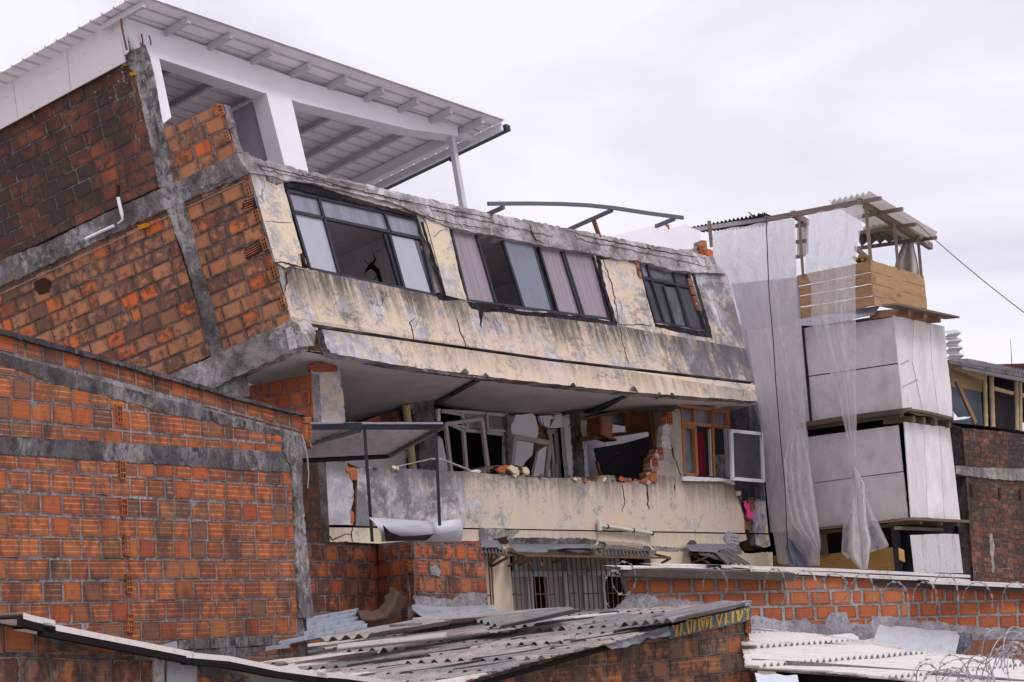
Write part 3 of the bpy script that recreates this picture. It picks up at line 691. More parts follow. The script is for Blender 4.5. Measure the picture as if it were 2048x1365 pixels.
m.slab(F_side, rough([(333, 420), (345, 412), (368, 404)], 1, 6, 1)+rough([(368, 404), (400, 530), (430, 640), (444, 702)], 1.2, 7, 2)+rough([(450, 712), (424, 724), (400, 625), (365, 505), (333, 420)], 1.2, 7, 3)[:-1], (), .28, 0, n=.045)
m.build('column', [CON_COL], ruin, label='rough concrete column in the middle storey side wall')
m = M(); m.slab(F_side, rough([(432, 748), (472, 744), (478, 795), (440, 800)], .8, 6, 3, True), (), .25, 0, n=-.03)
m.build('column', [CON], ruin, label='short pale column stub under the lower ring beam')

# slabs closing the storey so that the rooms behind the glass are real rooms
def quad(m, pts, mat=0):
    L = (pts[1]-pts[0]).length; H = (pts[3]-pts[0]).length
    m.poly(pts, [(0, 0), (L, 0), (L, H), (0, H)], mat)
m = M(); a = F_fac.at(490, 325)-F_fac.N*.1; b = F_fac.at(1428, 525)-F_fac.N*.1
quad(m, [a, b, b+YD*9, a+YD*9]); quad(m, [a-E.normalized()*.25, b-E.normalized()*.25, b-E.normalized()*.25+YD*9, a-E.normalized()*.25+YD*9], 1)
m.build('terrace_slab', [CON_EDGE, INT_W], ruin)
m = M(); a2 = F_fac.at(586, 655)-F_fac.N*.17; b2 = F_fac.at(1513, 775)-F_fac.N*.17
quad(m, [a2+E.normalized()*.25, b2+E.normalized()*.25, b2+YD*2.8+E.normalized()*.25, a2+YD*2.8+E.normalized()*.25])
m.build('floor_slab', [INT_W], ruin)
m = M(); ua = F_fac.puv(499, 345)[0]
BK = F_fac.shift(YD*2.7)
VF = F_fac.puv(800, 655)[1]
m.slab(BK, [(0, -.1), (12.2, -.1), (12.2, VF), (0, VF)], (), .1, 0, uvin=True)
for u, d0, d1 in ((4.05, 0.2, 2.7), (8.15, .2, 2.7), (12.05, .2, 2.7)):
    Fp = Fr(F_fac.p(u, -.1, -.02), YD, E); m.slab(Fp, [(d0, 0), (d1, 0), (d1, VF), (d0, VF)], (), .08, 0, uvin=True)
Fp = Fr(F_fac.p(0, 0, 0), YD, E)
m.build('inner_wall', [INT_W, CORE], ruin)
def crack(fr, pts, w0=1.6, n=.012, seed=0, mt=0):
    rn = random.Random(seed); P = rough(pts, 1.5, 5, seed); L = []; Rr = []
    for i, (x, y) in enumerate(P):
        t = i/(len(P)-1); ww = w0*.6*(.35+1.2*math.sin(math.pi*min(1, t*1.05))*rn.uniform(.5, 1.2))*.5
        j = min(i+1, len(P)-1); k = max(i-1, 0); dx, dy = P[j][0]-P[k][0], P[j][1]-P[k][1]; l = math.hypot(dx, dy) or 1
        L.append((x-dy/l*ww, y+dx/l*ww)); Rr.append((x+dy/l*ww, y-dx/l*ww))
    m.slab(fr, L+Rr[::-1], (), .01, mt, n=n)
# the cracked partition seen through the open window: a wall coming forward from the back of the room
Fq = Fr(F_fac.p(4.05, -.1, -.02), YD, E); Fq = Fq.off(.012)
m = M(); m.slab(Fq, rough(Z3((1010, 600), (1030, 640), (1012, 672), (1048, 700), (1064, 780), (1046, 776), (1030, 720), (1000, 695), (958, 722), (984, 674), (1020, 640)), .8, 5, 4, True), (), .008)
for P in (((985, 670), (955, 640)), ((1060, 580), (1020, 600)), ((975, 690), (960, 720), (970, 740)), ((1035, 730), (1005, 775))): crack(Fq, Z3(*P), 1.4, .0, 3)
m.build('crack', CORE, ruin, label='jagged black crack in the wall behind the open left window')

# windows ------------------------------------------------------------
FROST = glass('frosted pane', (.34, .35, .42), .35, .3, (.45, .46, .53)); SKYREF = glass('pane with painted sky reflection', (.12, .12, .16), .08, .7, (.3, .31, .38))  # second pane: sky reflection painted in as pale streaks of colour
MAUVE = glass('pane with mauve curtain behind', (.2, .145, .175), .1, .8, (.33, .265, .31), (9, .25, 1)); BLUEG = glass('blue grey sliding pane', (.13, .14, .19), .12, .5, (.2, .21, .27))
CLEAR = clear_glass('thin clear glass'); DARKG = glass('dark pane', (.03, .03, .04), .08, .4, (.09, .09, .11))
def window(name, label, fr, bars, panes, parent=ruin, mat=ALU, n=-.05):
    f = M()
    for p, q, wd, *rest in bars: fz = fr.off(n+(rest[0] if rest else 0)); f.bar(fz.at(*p), fz.at(*q), wd, .05, fr.N)
    o = f.build(name, mat, parent, label=label)
    for P, mt, lab, *rest in panes:
        g = M(); g.slab(fr, P, (), .006, 0, n=n-.012+(rest[0] if rest else 0)); g.build('pane', mt, o, label=lab)
    return o
a, b, c, d = Z3((505, 240), (1268, 408), (1368, 852), (640, 698))
v1a, v1b = Z3((690, 280), (815, 742)); v2a, v2b = Z3((1076, 372), (1112, 486)); t1, t2 = Z3((532, 360), (1288, 520))
s1, s2 = Z3((1076, 490), (1168, 808)); s3, s4 = Z3((1105, 495), (1192, 812))
window('window', 'black framed window with two frosted panes and an open dark middle, nearest the corner', F_fac,
       [(a, b, .05), (b, c, .05), (c, d, .05), (d, a, .05), (v1a, v1b, .05), (v2a, v2b, .045), (t1, t2, .05), (s1, s2, .06, -.03), (s3, s4, .05)],
       [(Z3((505, 240), (690, 280), (715, 392), (532, 360)), SKYREF, None), (Z3((695, 285), (1076, 372), (1100, 480), (722, 392)), SKYREF, None), (Z3((1080, 375), (1266, 410), (1290, 520), (1108, 486)), SKYREF, None),
        (Z3((535, 362), (720, 402), (808, 735), (640, 698), (590, 560)), FROST, 'pale frosted pane'), (Z3((1112, 498), (1250, 525), (1350, 845), (1190, 812)), FROST, 'pale frosted pane'), (Z3((1252, 525), (1290, 530), (1372, 848), (1352, 845)), DARKG, None)])
def L12(p, q, t): return (p[0]+(q[0]-p[0])*t, p[1]+(q[1]-p[1])*t)
a, d = Z3((1460, 458), (1562, 884)); b, c = Z4((632, 372), (748, 818))
cols = [(a, d)]+[(Z3(p)[0], Z3(q)[0]) for p, q in (((1610, 492), (1730, 905)), ((1765, 525), (1892, 926)))]+[(Z4(p)[0], Z4(q)[0]) for p, q in (((216, 292), (352, 768)), ((260, 318), (395, 772)), ((412, 340), (552, 792)), ((428, 345), (570, 795)), ((632, 372), (748, 818)))]
bars = [(a, b, .05), (b, c, .06), (c, d, .05), (d, a, .05)]+[(p, q, .045) for p, q in cols[1:-1]]
window('window', 'long black framed sliding window with mauve curtained panes and one open gap', F_fac, bars,
       [([cols[0][0], cols[1][0], cols[1][1], cols[0][1]], MAUVE, 'pane with a mauve curtain behind'), ([cols[2][0], cols[3][0], cols[3][1], cols[2][1]], BLUEG, 'scratched blue grey sliding pane', .03),
        ([cols[4][0], cols[5][0], cols[5][1], cols[4][1]], MAUVE, 'pane with a mauve curtain behind'), ([cols[6][0], cols[7][0], cols[7][1], cols[6][1]], MAUVE, 'pane with a mauve curtain behind')])
def z4(*p): return Z4(*p)
P = z4((940, 418), (1272, 490), (1400, 898), (1058, 835))
b3 = [(P[0], P[1], .05), (P[1], P[2], .05), (P[2], P[3], .05), (P[3], P[0], .05)]
for p, q in (((992, 430), (1122, 846)), ((1170, 470), (1292, 885)), ((1112, 590), (1192, 858)), ((1205, 600), (1280, 868))): b3.append((*z4(p, q), .045))
b3.append((*z4((972, 532), (1290, 598)), .055))
window('window', 'small black framed window of six lights near the right end', F_fac, b3,
       [(z4((1000, 438), (1170, 470), (1200, 568), (1030, 535)), CLEAR, None), (z4((945, 424), (992, 434), (1018, 525), (975, 522)), SKYREF, None), (z4((980, 540), (1030, 550), (1115, 842), (1060, 832)), DARKG, None), (z4((1178, 472), (1268, 492), (1292, 585), (1205, 570)), DARKG, None),
        (z4((1035, 555), (1112, 572), (1190, 855), (1125, 845)), DARKG, None), (z4((1210, 590), (1295, 605), (1395, 890), (1300, 882)), DARKG, None), (z4((1115, 592), (1205, 600), (1280, 868), (1195, 855)), CLEAR, None)])
m = M(); Fi = F_fac.off(-.5); m.slab(Fi, rough(Z4((1165, 745), (1240, 735), (1250, 770), (1190, 790)), 1, 5, 1, True), (), .12); m.build('hanging_cloth', plain('orange cloth', (.5, .14, .05)), ruin)
m = M(); m.slab(F_fac.off(-.35), Z4((1130, 560), (1215, 570), (1275, 860), (1190, 850)), (), .01); m.build('curtain', plain('grey curtain', (.33, .3, .3)), ruin)
# jamb bricks and brick fragments beside the windows
m = M()
for c_, s in (((1300, 500), 0), ((1308, 560), 0), ((1325, 620), 0), ((1345, 680), 0), ((1360, 730), 0)):
    cored(m, F_fac, Z4(c_)[0], .1, .14, -.02, 2, 2)
m.build('window_jamb', [CON, BM_side, CORE], ruin, label='hollow block ends beside the right hand window'); m = M()
bricks(m, F_fac, rough(Z4((875, 402), (940, 408), (945, 460), (962, 540), (940, 520), (925, 435), (880, 425)), .8, 6, 3, True), pw=.3, ph=.2, anchor=Z4((870, 400))[0], proud=.03, jit=.003)
m.build('window_jamb', [CON, BM_side, CORE], ruin, label='orange brick bits at the left of the right hand window'); m = M()
m.slab(F_fac, rough(Z3((1255, 395), (1300, 372), (1310, 470), (1350, 620), (1410, 830), (1370, 850), (1330, 700), (1290, 520)), 2.0, 6, 3, True), (), .14, 0, n=-.05)
m.build('window_jamb', [CON, BM_side, CORE], ruin, label='torn grey jamb right of the first window')
# pier of the corner, wider than the wall
m = M(); m.slab(F_fac, rough(Z3((292, 132), (360, 125), (440, 140), (468, 165), (480, 200)), 1.2, 6, 3)+rough(Z3((512, 300), (545, 420), (590, 600), (560, 675), (500, 690), (440, 655)), .9, 9, 5)+Z3((350, 340), (305, 180)), (), .05, 0, 1, n=.03)
patch2 = rough(Z3((380, 130), (462, 150), (478, 200), (430, 200), (385, 180)), 2, 5, 8, True); m.slab(F_fac, patch2, (), .01, 2, n=.036)
m.build('pier', [PL_PIL, CON, CON_D], ruin, label='flaking cream corner pier')
m = M(); m.slab(F_fac, rough(Z3((1300, 380), (1350, 375), (1430, 400), (1450, 430)), 1.2, 6, 3)+Z3((1470, 560), (1555, 880), (1440, 850), (1400, 700), (1330, 440)), (), .03, 0, 1, n=.02)
m.build('pier', [PL_PIL, CON, CON_D], ruin, label='flaking cream pier between the first two windows')
# through cracks opened in the render
m = M()
crack(F_fac, Z3((440, 655), (520, 665), (570, 680), (635, 690)), 4, .036, 1)
crack(F_fac, Z3((600, 600), (600, 640), (630, 690)), 6, .036, 2)
crack(F_fac, Z3((545, 690), (505, 715), (510, 780), (495, 830)), 3, .036, 3)
crack(F_fac, Z3((380, 415), (440, 420), (535, 425)), 1.3, .036, 4)
crack(F_fac, Z3((1255, 985), (1225, 1010), (1245, 1060), (1248, 1110)), 1.2, .012, 5)
crack(F_fac, Z3((1505, 985), (1520, 1060), (1545, 1110), (1560, 1165)), 1.4, .012, 6)
crack(F_fac, Z3((1365, 510), (1410, 470), (1445, 465)), 1.3, .026, 7)
crack(F_fac, Z4((205, 160), (215, 210), (240, 260), (300, 300)), 2.4, .08, 8)
crack(F_fac, Z4((400, 190), (600, 250), (850, 300), (1100, 350), (1400, 400)), 1.6, .08, 9)
crack(F_fac, Z2((300, 1180), (620, 1230), (900, 1310), (1200, 1350)), 1.6, .08, 10)
crack(F_fac, Z3((310, 80), (600, 150), (900, 230), (1200, 300), (1700, 400)), 1.5, .08, 11)
crack(F_fac, Z4((810, 850), (850, 855), (960, 850), (1040, 860)), 1.0, .012, 12)
crack(F_fac, Z4((820, 870), (840, 980), (880, 1120)), 1.0, .012, 13)
crack(F_fac, Z4((700, 400), (760, 560), (800, 760), (810, 850)), 1.2, .012, 14)
m.build('crack', [CORE], ruin)
PIPW = paint('white plastic pipe', (.8, .78, .8), .4, .1)
m = M(); P = [F_side.off(.1).at(*q) for q in Z1((690, 1155), (700, 1200), (712, 1250), (718, 1285), (690, 1308))]; m.tube(P, [.03, .032, .03, .02, .012], 8); m.build('pipe_piece', PIPW, ruin, label='short white pipe scrap stuck upright on the ring beam')
m = M(); P = [F_side.off(.1).at(*q) for q in Z1((500, 1398), (580, 1360), (664, 1322))]; m.tube(P, .026, 8); m.build('pipe_piece', PIPW, ruin, label='short white pipe lying along the ring beam')
YL = plain('dried yellow foam', (.45, .22, .02), .9)
for i, P in enumerate((Z1((755, 425), (785, 422), (790, 438), (765, 442)), Z1((715, 375), (730, 372), (732, 385), (718, 386)), Z1((802, 1318), (858, 1305), (862, 1325), (810, 1345)))):
    m = M(); m.slab(F_side, rough(P, .6, 3, i, True), (), .05, n=.09); m.build('foam_blob', YL, ruin)
m = M(); m.slab(F_side, rough([(66, 566), (84, 556), (100, 560), (98, 585), (78, 590), (70, 580)], 1.2, 4, 3, True), (), .02, n=.024); m.build('wall_hole', [CORE], ruin)
m = M(); m.slab(F_side, rough(Z1((680, 1080), (695, 1085), (692, 1150), (680, 1150)), .8, 4, 3, True), (), .02, n=.024); m.build('wall_hole', [CORE], ruin)
rn = random.Random(21)
for k in range(26):                     # rough lumps of squeezed mortar on the upper wall
    x, y = rn.choice(((640, 440), (700, 480), (490, 590), (600, 560), (720, 400), (760, 560), (800, 340)))
    x += rn.uniform(-45, 45); y += rn.uniform(-25, 25); q = Z1((x, y))[0]; r_ = rn.uniform(1.5, 4.5)
    m = M(); m.slab(F_side, rough([(q[0]-r_, q[1]), (q[0], q[1]-r_*.6), (q[0]+r_, q[1]), (q[0], q[1]+r_*.9)], .8, 2, k, True), (), .03, n=.035); m.build('mortar_lump', [MORT_D if k % 3 else MORT], ruin)
# ------------------------------------------------------------------ rooftop shelter over the terrace
shel = empty('rooftop_shelter', W(700, 340, 49), 'white steel roofed shelter standing on the terrace of the collapsed building', 'shelter')
_q = F_ter.dep(278, -9)-.6; YR = (W(0, 150, _q+1.93)-W(278, -9, _q)).normalized()
FR_ = Fr(F_ter.at(246, 34), F_ter.at(915, 255)-F_ter.at(246, 34), YR)
if FR_.N.z > 0: FR_.N = -FR_.N      # the side we look at is the underside
m = M(); P1 = FR_.at(278, -9); P2 = FR_.at(1012, 243); LB = 8.2
corr(m, P1-FR_.N*.035, YR*LB, P2-P1, 1, pitch=.27, amp=.045, th=.012, trap=True, N=-FR_.N, wob=0, sub=12, nb=6)
m.build('roof_sheet', SHEETW, shel)
for q in ((377, 35), (462, 66), (542, 98), (619, 126), (693, 151), (766, 175), (835, 197), (902, 216), (965, 236)):
    m = M(); a = FR_.at(*q)+FR_.N*.055; m.bar(a, a+YR*(LB-.4), .07, .1, FR_.N); m.poly([a-YD*.003+x for x in (Vector(), )]*3) if False else None
    m.build('purlin', STEELW, shel)
a = FR_.at(287, 3)+FR_.N*.055; m = M(); m.bar(a, a+YR*.95, .07, .1, FR_.N); m.build('purlin', STEELW, shel)
m = M()
m.slab(F_ter, [(244, 33), (600, 160), (915, 253), (917, 272), (819, 259), (600, 206), (581, 199), (530, 187), (318, 117), (300, 112), (280, 104)], (), .28, 0)
m.build('beam', WHITE, shel, label='white front beam under the roof')
m = M(); m.slab(F_ter, Z1((850, 285), (928, 335), (1002, 686), (985, 700), (958, 722))+rough(Z1((940, 728), (932, 680), (915, 640), (925, 600), (895, 450), (872, 330)), 1.2, 5, 3), (), .25, 0, n=.01)
m.build('column', WHITE, shel, label='white column with a torn lower edge beside the dark column')
m = M(); m.slab(F_ter, [(532, 184), (583, 199), (617, 345), (574, 350)], (), .34, 0, n=.012); m.build('column', WHITE, shel, label='thick white column standing at the middle of the beam')
m = M(); a = F_ter.at(910, 268)-F_ter.N*.1; b = F_ter.at(937, 425)-F_ter.N*.1; m.bar(a, b, .1, .1, F_ter.N); m.build('post', STEELW, shel, label='thin white steel post at the right end of the roof')
m = M(); p0 = F_ter.at(537, 187)-F_ter.N*.15; p1 = F_ter.at(576, 350)-F_ter.N*.15
quad(m, [p0, p1, p1+YD*5.5, p0+YD*5.5]); m.build('partition', paint('grey lilac wall', (.34, .32, .38), .8, .2), shel)
m = M(); a = FR_.at(902, 266)+FR_.N*.1; m.bar(a, a+YR*LB*.9, .1, .2, FR_.N); m.build('rafter', WHITE, shel)
m = M(); a = FR_.at(1003, 247)+FR_.N*.07; m.bar(a, a+YR*LB, .06, .14, FR_.N); m.build('purlin', WHITE, shel)
m = M(); a = FR_.at(915, 262)+FR_.N*.04; b = FR_.at(952, 277)+FR_.N*.04; m.bar(a, b, .08, .1, FR_.N); m.build('bracket', WHITE, shel)
m = M(); a = FR_.at(1011, 246)+FR_.N*.08+XD*.06
m.bar(a, a+YR*LB, .12, .11, FR_.N)
for k in (1.4, 3.2, 5.6): m.bar(a+YR*k+FR_.N*.05, a+YR*k+FR_.N*.12, .03, .05, YD)
m.build('gutter', BLACKST, shel)
m = M(); Fs = F_side.off(.12)
m.slab(Fs, [(-260, 303), (0, 157), (233, 34), (250, 124), (120, 194), (0, 259), (-260, 402)], (), .03)
for x1, y1, x2, y2 in ((133, 90, 141, 180), (24, 150, 36, 238)): m.bar(Fs.at(x1, y1)+Fs.N*.003, Fs.at(x2, y2)+Fs.N*.003, .012, .004, Fs.N, 1)
rr = random.Random(3)
for k in range(46):
    t = rr.random(); x = 8+225*t; y = 163-.56*x+rr.choice((4, 85+9*t, 4, 40)); p = Fs.at(x, y); m.tube([p, p+Fs.N*.006], .009, 5, 1)
m.build('side_panel', [WHITE_P, plain('panel joints', (.55, .49, .5))], shel, label='long white cladding panel under the eave')
m = M(); m.slab(Fs, Z1((680, 96), (722, 102), (748, 305), (730, 322)), (), .03, 0, n=-.01); m.build('corner_trim', WHITE, shel)
m = M(); p = [W(*q, 45) for q in Z1((708, 110), (715, 170), (728, 230), (742, 295))]; m.tube(p, .02, 5); m.build('corner_rod', RUST, shel)

# things lying or fixed on the terrace
m = M(); pts = [(976, 408, 47.2), (1060, 407.5, 47.9), (1125, 408.5, 48.6), (1175, 411, 49), (1225, 416, 49.5), (1297, 427, 50.2), (1366, 436, 50.9)]
P = [W(*q) for q in pts]
for a, b in zip(P, P[1:]): m.bar(a, b, .045, .065, ZUP)
br = empty('bent_steel_frame', W(1150, 470, 49.5), 'bent grey steel tube frame rising over the terrace edge beside the torn white wall', 'steel frame')
m.build('rail', GREYST, br)
for a, b, mt in (((1007, 415, 47.4), (966, 433, 48.6), GREYST), ((1224, 421, 49.5), (1130, 463, 51.6), GREYST), ((1349, 438, 50.7), (1312, 453, 51.8), GREYST), ((1187, 440, 50.3), (1199, 475, 50.2), RUST)):
    m = M(); m.bar(W(*a), W(*b), .05, .065); m.build('leg' if mt is RUST else 'cross_tube', mt, br)
m = M(); F_t2 = F_fac.shift(YD*1.4)
m.slab(F_t2, Z4((700, 262), (900, 215))+rough(Z4((1040, 178), (1130, 162), (1152, 196), (1180, 190), (1268, 163), (1312, 196), (1362, 208), (1372, 250), (1378, 330)), 1.1, 5, 4)+Z4((1378, 420), (700, 330)), (), .14, 0)
m.slab(F_t2, rough(Z4((1128, 166), (1150, 166), (1160, 196), (1148, 198)), 1, 3, 3, True), (), .1, 1, n=.01)
bw = m.build('broken_white_wall', [WHITE, plain('red brick bit', (.3, .08, .04))], None, label='torn white rendered wall stub on the terrace, beneath the corrugated roof end', cat='wall stub')
m = M(); F_t3 = F_fac.off(-.1)
m.slab(F_t3, rough(Z4((1230, 335), (1345, 342), (1352, 385), (1240, 372)), 1.5, 4, 4, True), (), .2, 0)
wall(m, F_t3, Z4((1350, 322), (1380, 300), (1375, 275), (1408, 283), (1412, 330), (1450, 350), (1450, 402), (1352, 385)), th=.2, mort=0, pw=.3, ph=.2, anchor=Z4((1350, 380))[0], seed=3, proud=.01)
cored(m, F_t3, Z4((1366, 352))[0], .13, .2, .06)
m.build('broken_brick_stub', [CON, BM_new, CORE], None, label='few broken hollow bricks left on the slab edge beside the hanging plastic', cat='brick stub')

# ------------------------------------------------------------------ underside of the dropped floor
F_in = F_low.off(-1.9)
def loft(m, A, B, n=6, mat=0, uvs=.5):
    P = []; U = []
    for i in range(n+1):
        t = i/n; row = [a.lerp(b, t) for a, b in zip(A, B)]; P.append(row)
        acc = 0; ur = []
        for j, p in enumerate(row):
            if j: acc += (p-row[j-1]).length
            ur.append((acc, t*(B[0]-A[0]).length))
        U.append(ur)
    m.grid(P, U, mat, True)
def fd(x, y, k=.12): return W(x, y, F_fac.dep(x, y)+k)
def bd(x, y, k=.15): return W(x, y, F_in.dep(x, y)+k)
m = M()
loft(m, [fd(594, 698), fd(662, 706), fd(780, 729), fd(930, 749), fd(966, 753)], [bd(468, 752, 1), bd(560, 795, 1), bd(700, 846, 1), bd(800, 817), bd(868, 806)])
m.build('ceiling', SOFFIT, ruin, label='sagging left bay of the exposed ceiling')
m = M(); loft(m, [fd(969, 754), fd(1060, 764), fd(1180, 776), fd(1268, 785)], [bd(872, 808), bd(950, 832), bd(1060, 833), bd(1164, 826)]); m.build('ceiling', SOFFIT, ruin, label='middle bay of the exposed ceiling between two cracks')
m = M(); loft(m, [fd(1273, 785), fd(1380, 797), fd(1450, 804), fd(1513, 808)], [bd(1166, 842, .6), bd(1250, 838, .9), bd(1350, 824, .6), bd(1457, 826)]); m.build('ceiling', SOFFIT, ruin, label='right bay of the exposed ceiling')
m = M()
for A, B, w_ in (((968, 753), (868, 808), .1), ((1270, 784), (1164, 828), .1)):
    m.bar(fd(*A, -.02), bd(*B, .1), w_, .05, ZUP)
for A, B, w_ in (((662, 706), (520, 752), .012), ((1330, 792), (1210, 828), .012), ((620, 700), (500, 740), .02)): m.bar(fd(*A, .06), bd(*B, .5), w_, .02, ZUP)
m.build('ceiling_crack', MORT_D, ruin)
m = M()
for x, y, r_ in ((931, 742, 5), (972, 750, 4), (1148, 768, 2.5), (1268, 776, 4), (1345, 788, 3), (1320, 786, 2)):
    m.slab(F_fac, rough([(x-r_, y), (x, y-r_), (x+r_, y+1), (x+r_+2, y+5), (x-r_-3, y+4)], 1, 3, int(x), True), (), .06, 0, n=.05); m.build('broken_edge', CON_D, ruin); m = M()
m.slab(F_fac, rough([(850, 737), (930, 750), (1000, 757), (1020, 762), (930, 755), (840, 742)], .8, 6, 5, True), (), .05, 0, n=.03)
m.build('broken_edge', CON_D, ruin)

# ------------------------------------------------------------------ the lower facade: parapet, broken pier, sill and ground floor
vL = F_low.puv(700, 930)[1]; vJ = F_low.puv(900, 1056)[1]
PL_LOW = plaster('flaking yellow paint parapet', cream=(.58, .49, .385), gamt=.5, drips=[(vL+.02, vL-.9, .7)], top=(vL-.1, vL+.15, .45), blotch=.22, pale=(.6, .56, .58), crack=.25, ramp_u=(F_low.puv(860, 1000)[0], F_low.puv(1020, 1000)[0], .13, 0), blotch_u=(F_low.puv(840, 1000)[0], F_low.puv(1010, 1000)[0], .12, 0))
PL_OLD = plaster('bare grey render with white bloom', cream=(.55, .48, .38), grey=(.38, .36, .4), gamt=.95, drips=[(vL+.05, vL-1, .3)], blotch=.4, pale=(.55, .52, .56), top=(vL-.15, vL+.1, .7), ramp_u=(3.6, 5.6, .06, -.12))
PL_GF = plaster('clean yellow paint', cream=(.63, .53, .4), gamt=.35, drips=[(vJ, vJ-.5, .3)], blotch=.08, crack=.2)
m = M()
par_top = rough([(715, 937), (803, 937), (870, 941), (960, 946), (1060, 955), (1134, 957)], .9, 9, 41)+rough(R4((280, 822), (400, 838), (500, 850), (545, 800), (640, 800), (652, 850), (700, 856), (760, 850), (820, 840), (890, 850)), 1, 5, 43)
pier = rough(R4((890, 848), (882, 782), (920, 770), (910, 690), (945, 640), (960, 602), (1000, 592), (1000, 500), (1015, 420), (1035, 400), (1036, 340), (1075, 325), (1098, 300), (1140, 312), (1145, 360)), 1.0, 4, 44)
body = par_top+pier+R4((1163, 800), (1165, 812))+[(1470, 961)]+rough(R4((1550, 870), (1550, 895), (1570, 960), (1600, 1030), (1625, 1140), (1630, 1215)), 1.3, 5, 45)+[(1490, 1066), (1060, 1058.5), (712, 1052)]
m.slab(F_low, body, (), .16, 0, 1)
m.build('parapet', [PL_LOW, BM_side, CORE], ruin, label='cracked yellow parapet rising to a broken stepped pier')
m = M()
m.slab(F_low, rough([(636, 925), (665, 923), (694, 925), (697, 934)], .8, 4, 3)+rough([(706, 970), (708, 1000), (702, 1020), (706, 1050)], 1.2, 5, 4)+[(648, 1050)]+rough([(646, 1040), (642, 975), (645, 958), (637, 955)], .8, 6, 5), (), .04, 0, 1, n=.03)
m.slab(F_low, rough([(692, 934), (714, 936), (714, 961), (703, 960), (700, 946), (692, 942)], .5, 6, 3, True), (), .1, 2, n=.045)
m.slab(F_low, rough([(702, 1020), (708, 1026), (708, 1046), (701, 1048)], .5, 6, 3, True), (), .03, 2, n=.035)
m.slab(F_low, [(690, 924), (720, 937), (716, 1052), (698, 1052)], (), .05, 3, n=-.03)
m.build('render_panel', [PL_OLD, CON, BM_new, CORE], ruin, label='mottled grey and white pier at the left end of the parapet')
m = M()
for c_, w_ in (((1055, 370), .16), ((1032, 450), .0), ((985, 635), .15), ((945, 712), .15), ((935, 800), .16)):
    if w_: cored(m, F_low, R4(c_)[0], w_*.9, .22, .03, 2, 3)
bricks(m, F_low, rough(R4((820, 850), (860, 825), (930, 775), (955, 800), (950, 858)), 1, 5, 4, True), pw=.3, ph=.2, anchor=R4((820, 850))[0], proud=.03)
for P in (R4((1012, 425), (1040, 410), (1062, 440), (1060, 490), (1005, 495)), R4((1000, 500), (1050, 495), (1075, 600), (1002, 592)), R4((1098, 302), (1138, 300), (1140, 322), (1100, 320)), R4((945, 640), (1000, 640), (1010, 685), (960, 680)), R4((920, 735), (970, 735), (968, 770), (925, 770))):
    m.slab(F_low, rough(P, 1.1, 4, 6, True), (), .12, 3, n=.02)
m.build('broken_block', [CON, BM_new, CORE, CON_EDGE], ruin, label='broken hollow blocks along the torn pier edge')
m = M(); crack(F_low, R4((1070, 560), (1085, 640), (1105, 690)), 2.6, .012, 1); crack(F_low, R4((1110, 690), (1130, 760), (1162, 860)), 1, .012, 2); crack(F_low, R4((885, 870), (895, 960), (905, 1060)), 2.6, .012, 3)
crack(F_low, R4((1100, 870), (1102, 915)), 2, .012, 4); crack(F_low, R4((700, 870), (720, 1000), (700, 1080)), .9, .012, 5); crack(F_low, [(645, 928), (647, 950), (643, 962)], 1.6, .045, 8)
crack(F_low, [(648, 1062), (665, 1080), (680, 1074), (692, 1068), (705, 1071)], 2, .01, 9); crack(F_low, [(706, 1054), (703, 1066), (706, 1084)], 2, .01, 10)
m.build('crack', [CORE], ruin)
m = M(); m.slab(F_low, rough([(1366, 953), (1420, 955), (1468, 960), (1470, 969)], .6, 6, 1)+rough([(1468, 970), (1445, 962), (1400, 963), (1367, 962)], 1.2, 5, 2), (), .2, 0, n=.05); m.build('window_sill', WHITE, ruin, label='white sill of the orange window')
# right-hand remnant
m = M()
m.slab(F_low, rough(R4((1660, 992), (1700, 980), (1785, 990)), 1, 4, 1)+[(1537, 1067)]+[(1508, 1066)]+rough(R4((1700, 1170), (1672, 1080), (1690, 1060)), 1, 4, 2), (), .16, 0, 2)
m.slab(F_low, [(1509, 1069), (1538, 1070), (1541, 1092)]+rough([(1530, 1096), (1512, 1090)], 1, 4, 3), (), .16, 0, 2)
cored(m, F_low, R4((1675, 1018))[0], .17, .24, .03, 2, 3, 1, 3)
bricks(m, F_low, rough([(1486, 1030), (1500, 1035), (1500, 1062), (1490, 1060)], 1, 4, 5, True), pw=.4, ph=.2, anchor=(1486, 1062), proud=-.02, mat=1)
m.slab(F_low, rough([(1484, 1010), (1512, 1020), (1514, 1100), (1440, 1105), (1490, 1060)], 1.4, 5, 6, True), (), .08, 3, n=-.12)
m.build('parapet', [plaster('grey flaking end', gamt=1.0, grey=(.26, .25, .29)), BM_side, CON, CORE], ruin, label='torn off end piece of the parapet beside the hanging plastic')
# band below the joint + ground floor
m = M()
hole = [(1019, 1112), (1100, 1110), (1300, 1118), (1320, 1250), (1030, 1245)]
hole2 = [(1378, 1098), (1460, 1102), (1466, 1150), (1380, 1150)]
m.slab(F_low, [(648, 1055), (1060, 1061), (1492, 1069)]+rough([(1494, 1080), (1478, 1085), (1470, 1100), (1500, 1108), (1545, 1104)], 1.2, 5, 51)+[(1560, 1620), (656, 1700)], [hole, hole2], .16, 0, 1)
m.build('ground_floor_wall', [PL_GF, CON, CORE], ruin, label='cream ground floor wall with a wide barred opening')
m = M()
m.slab(F_low, rough(M7((0, -15), (375, 0), (330, 40), (270, 90), (200, 130), (0, 110)), 1.2, 6, 1, True), (), .02, 1, n=.02)
m.slab(F_low, rough(M7((260, 82), (500, 72), (900, 78), (1090, 90), (1080, 128), (900, 130), (500, 130), (270, 130)), 1.6, 5, 2, True), (), .02, 0, n=.02)
m.build('render_scar', [CON_D, CON, CORE], ruin)
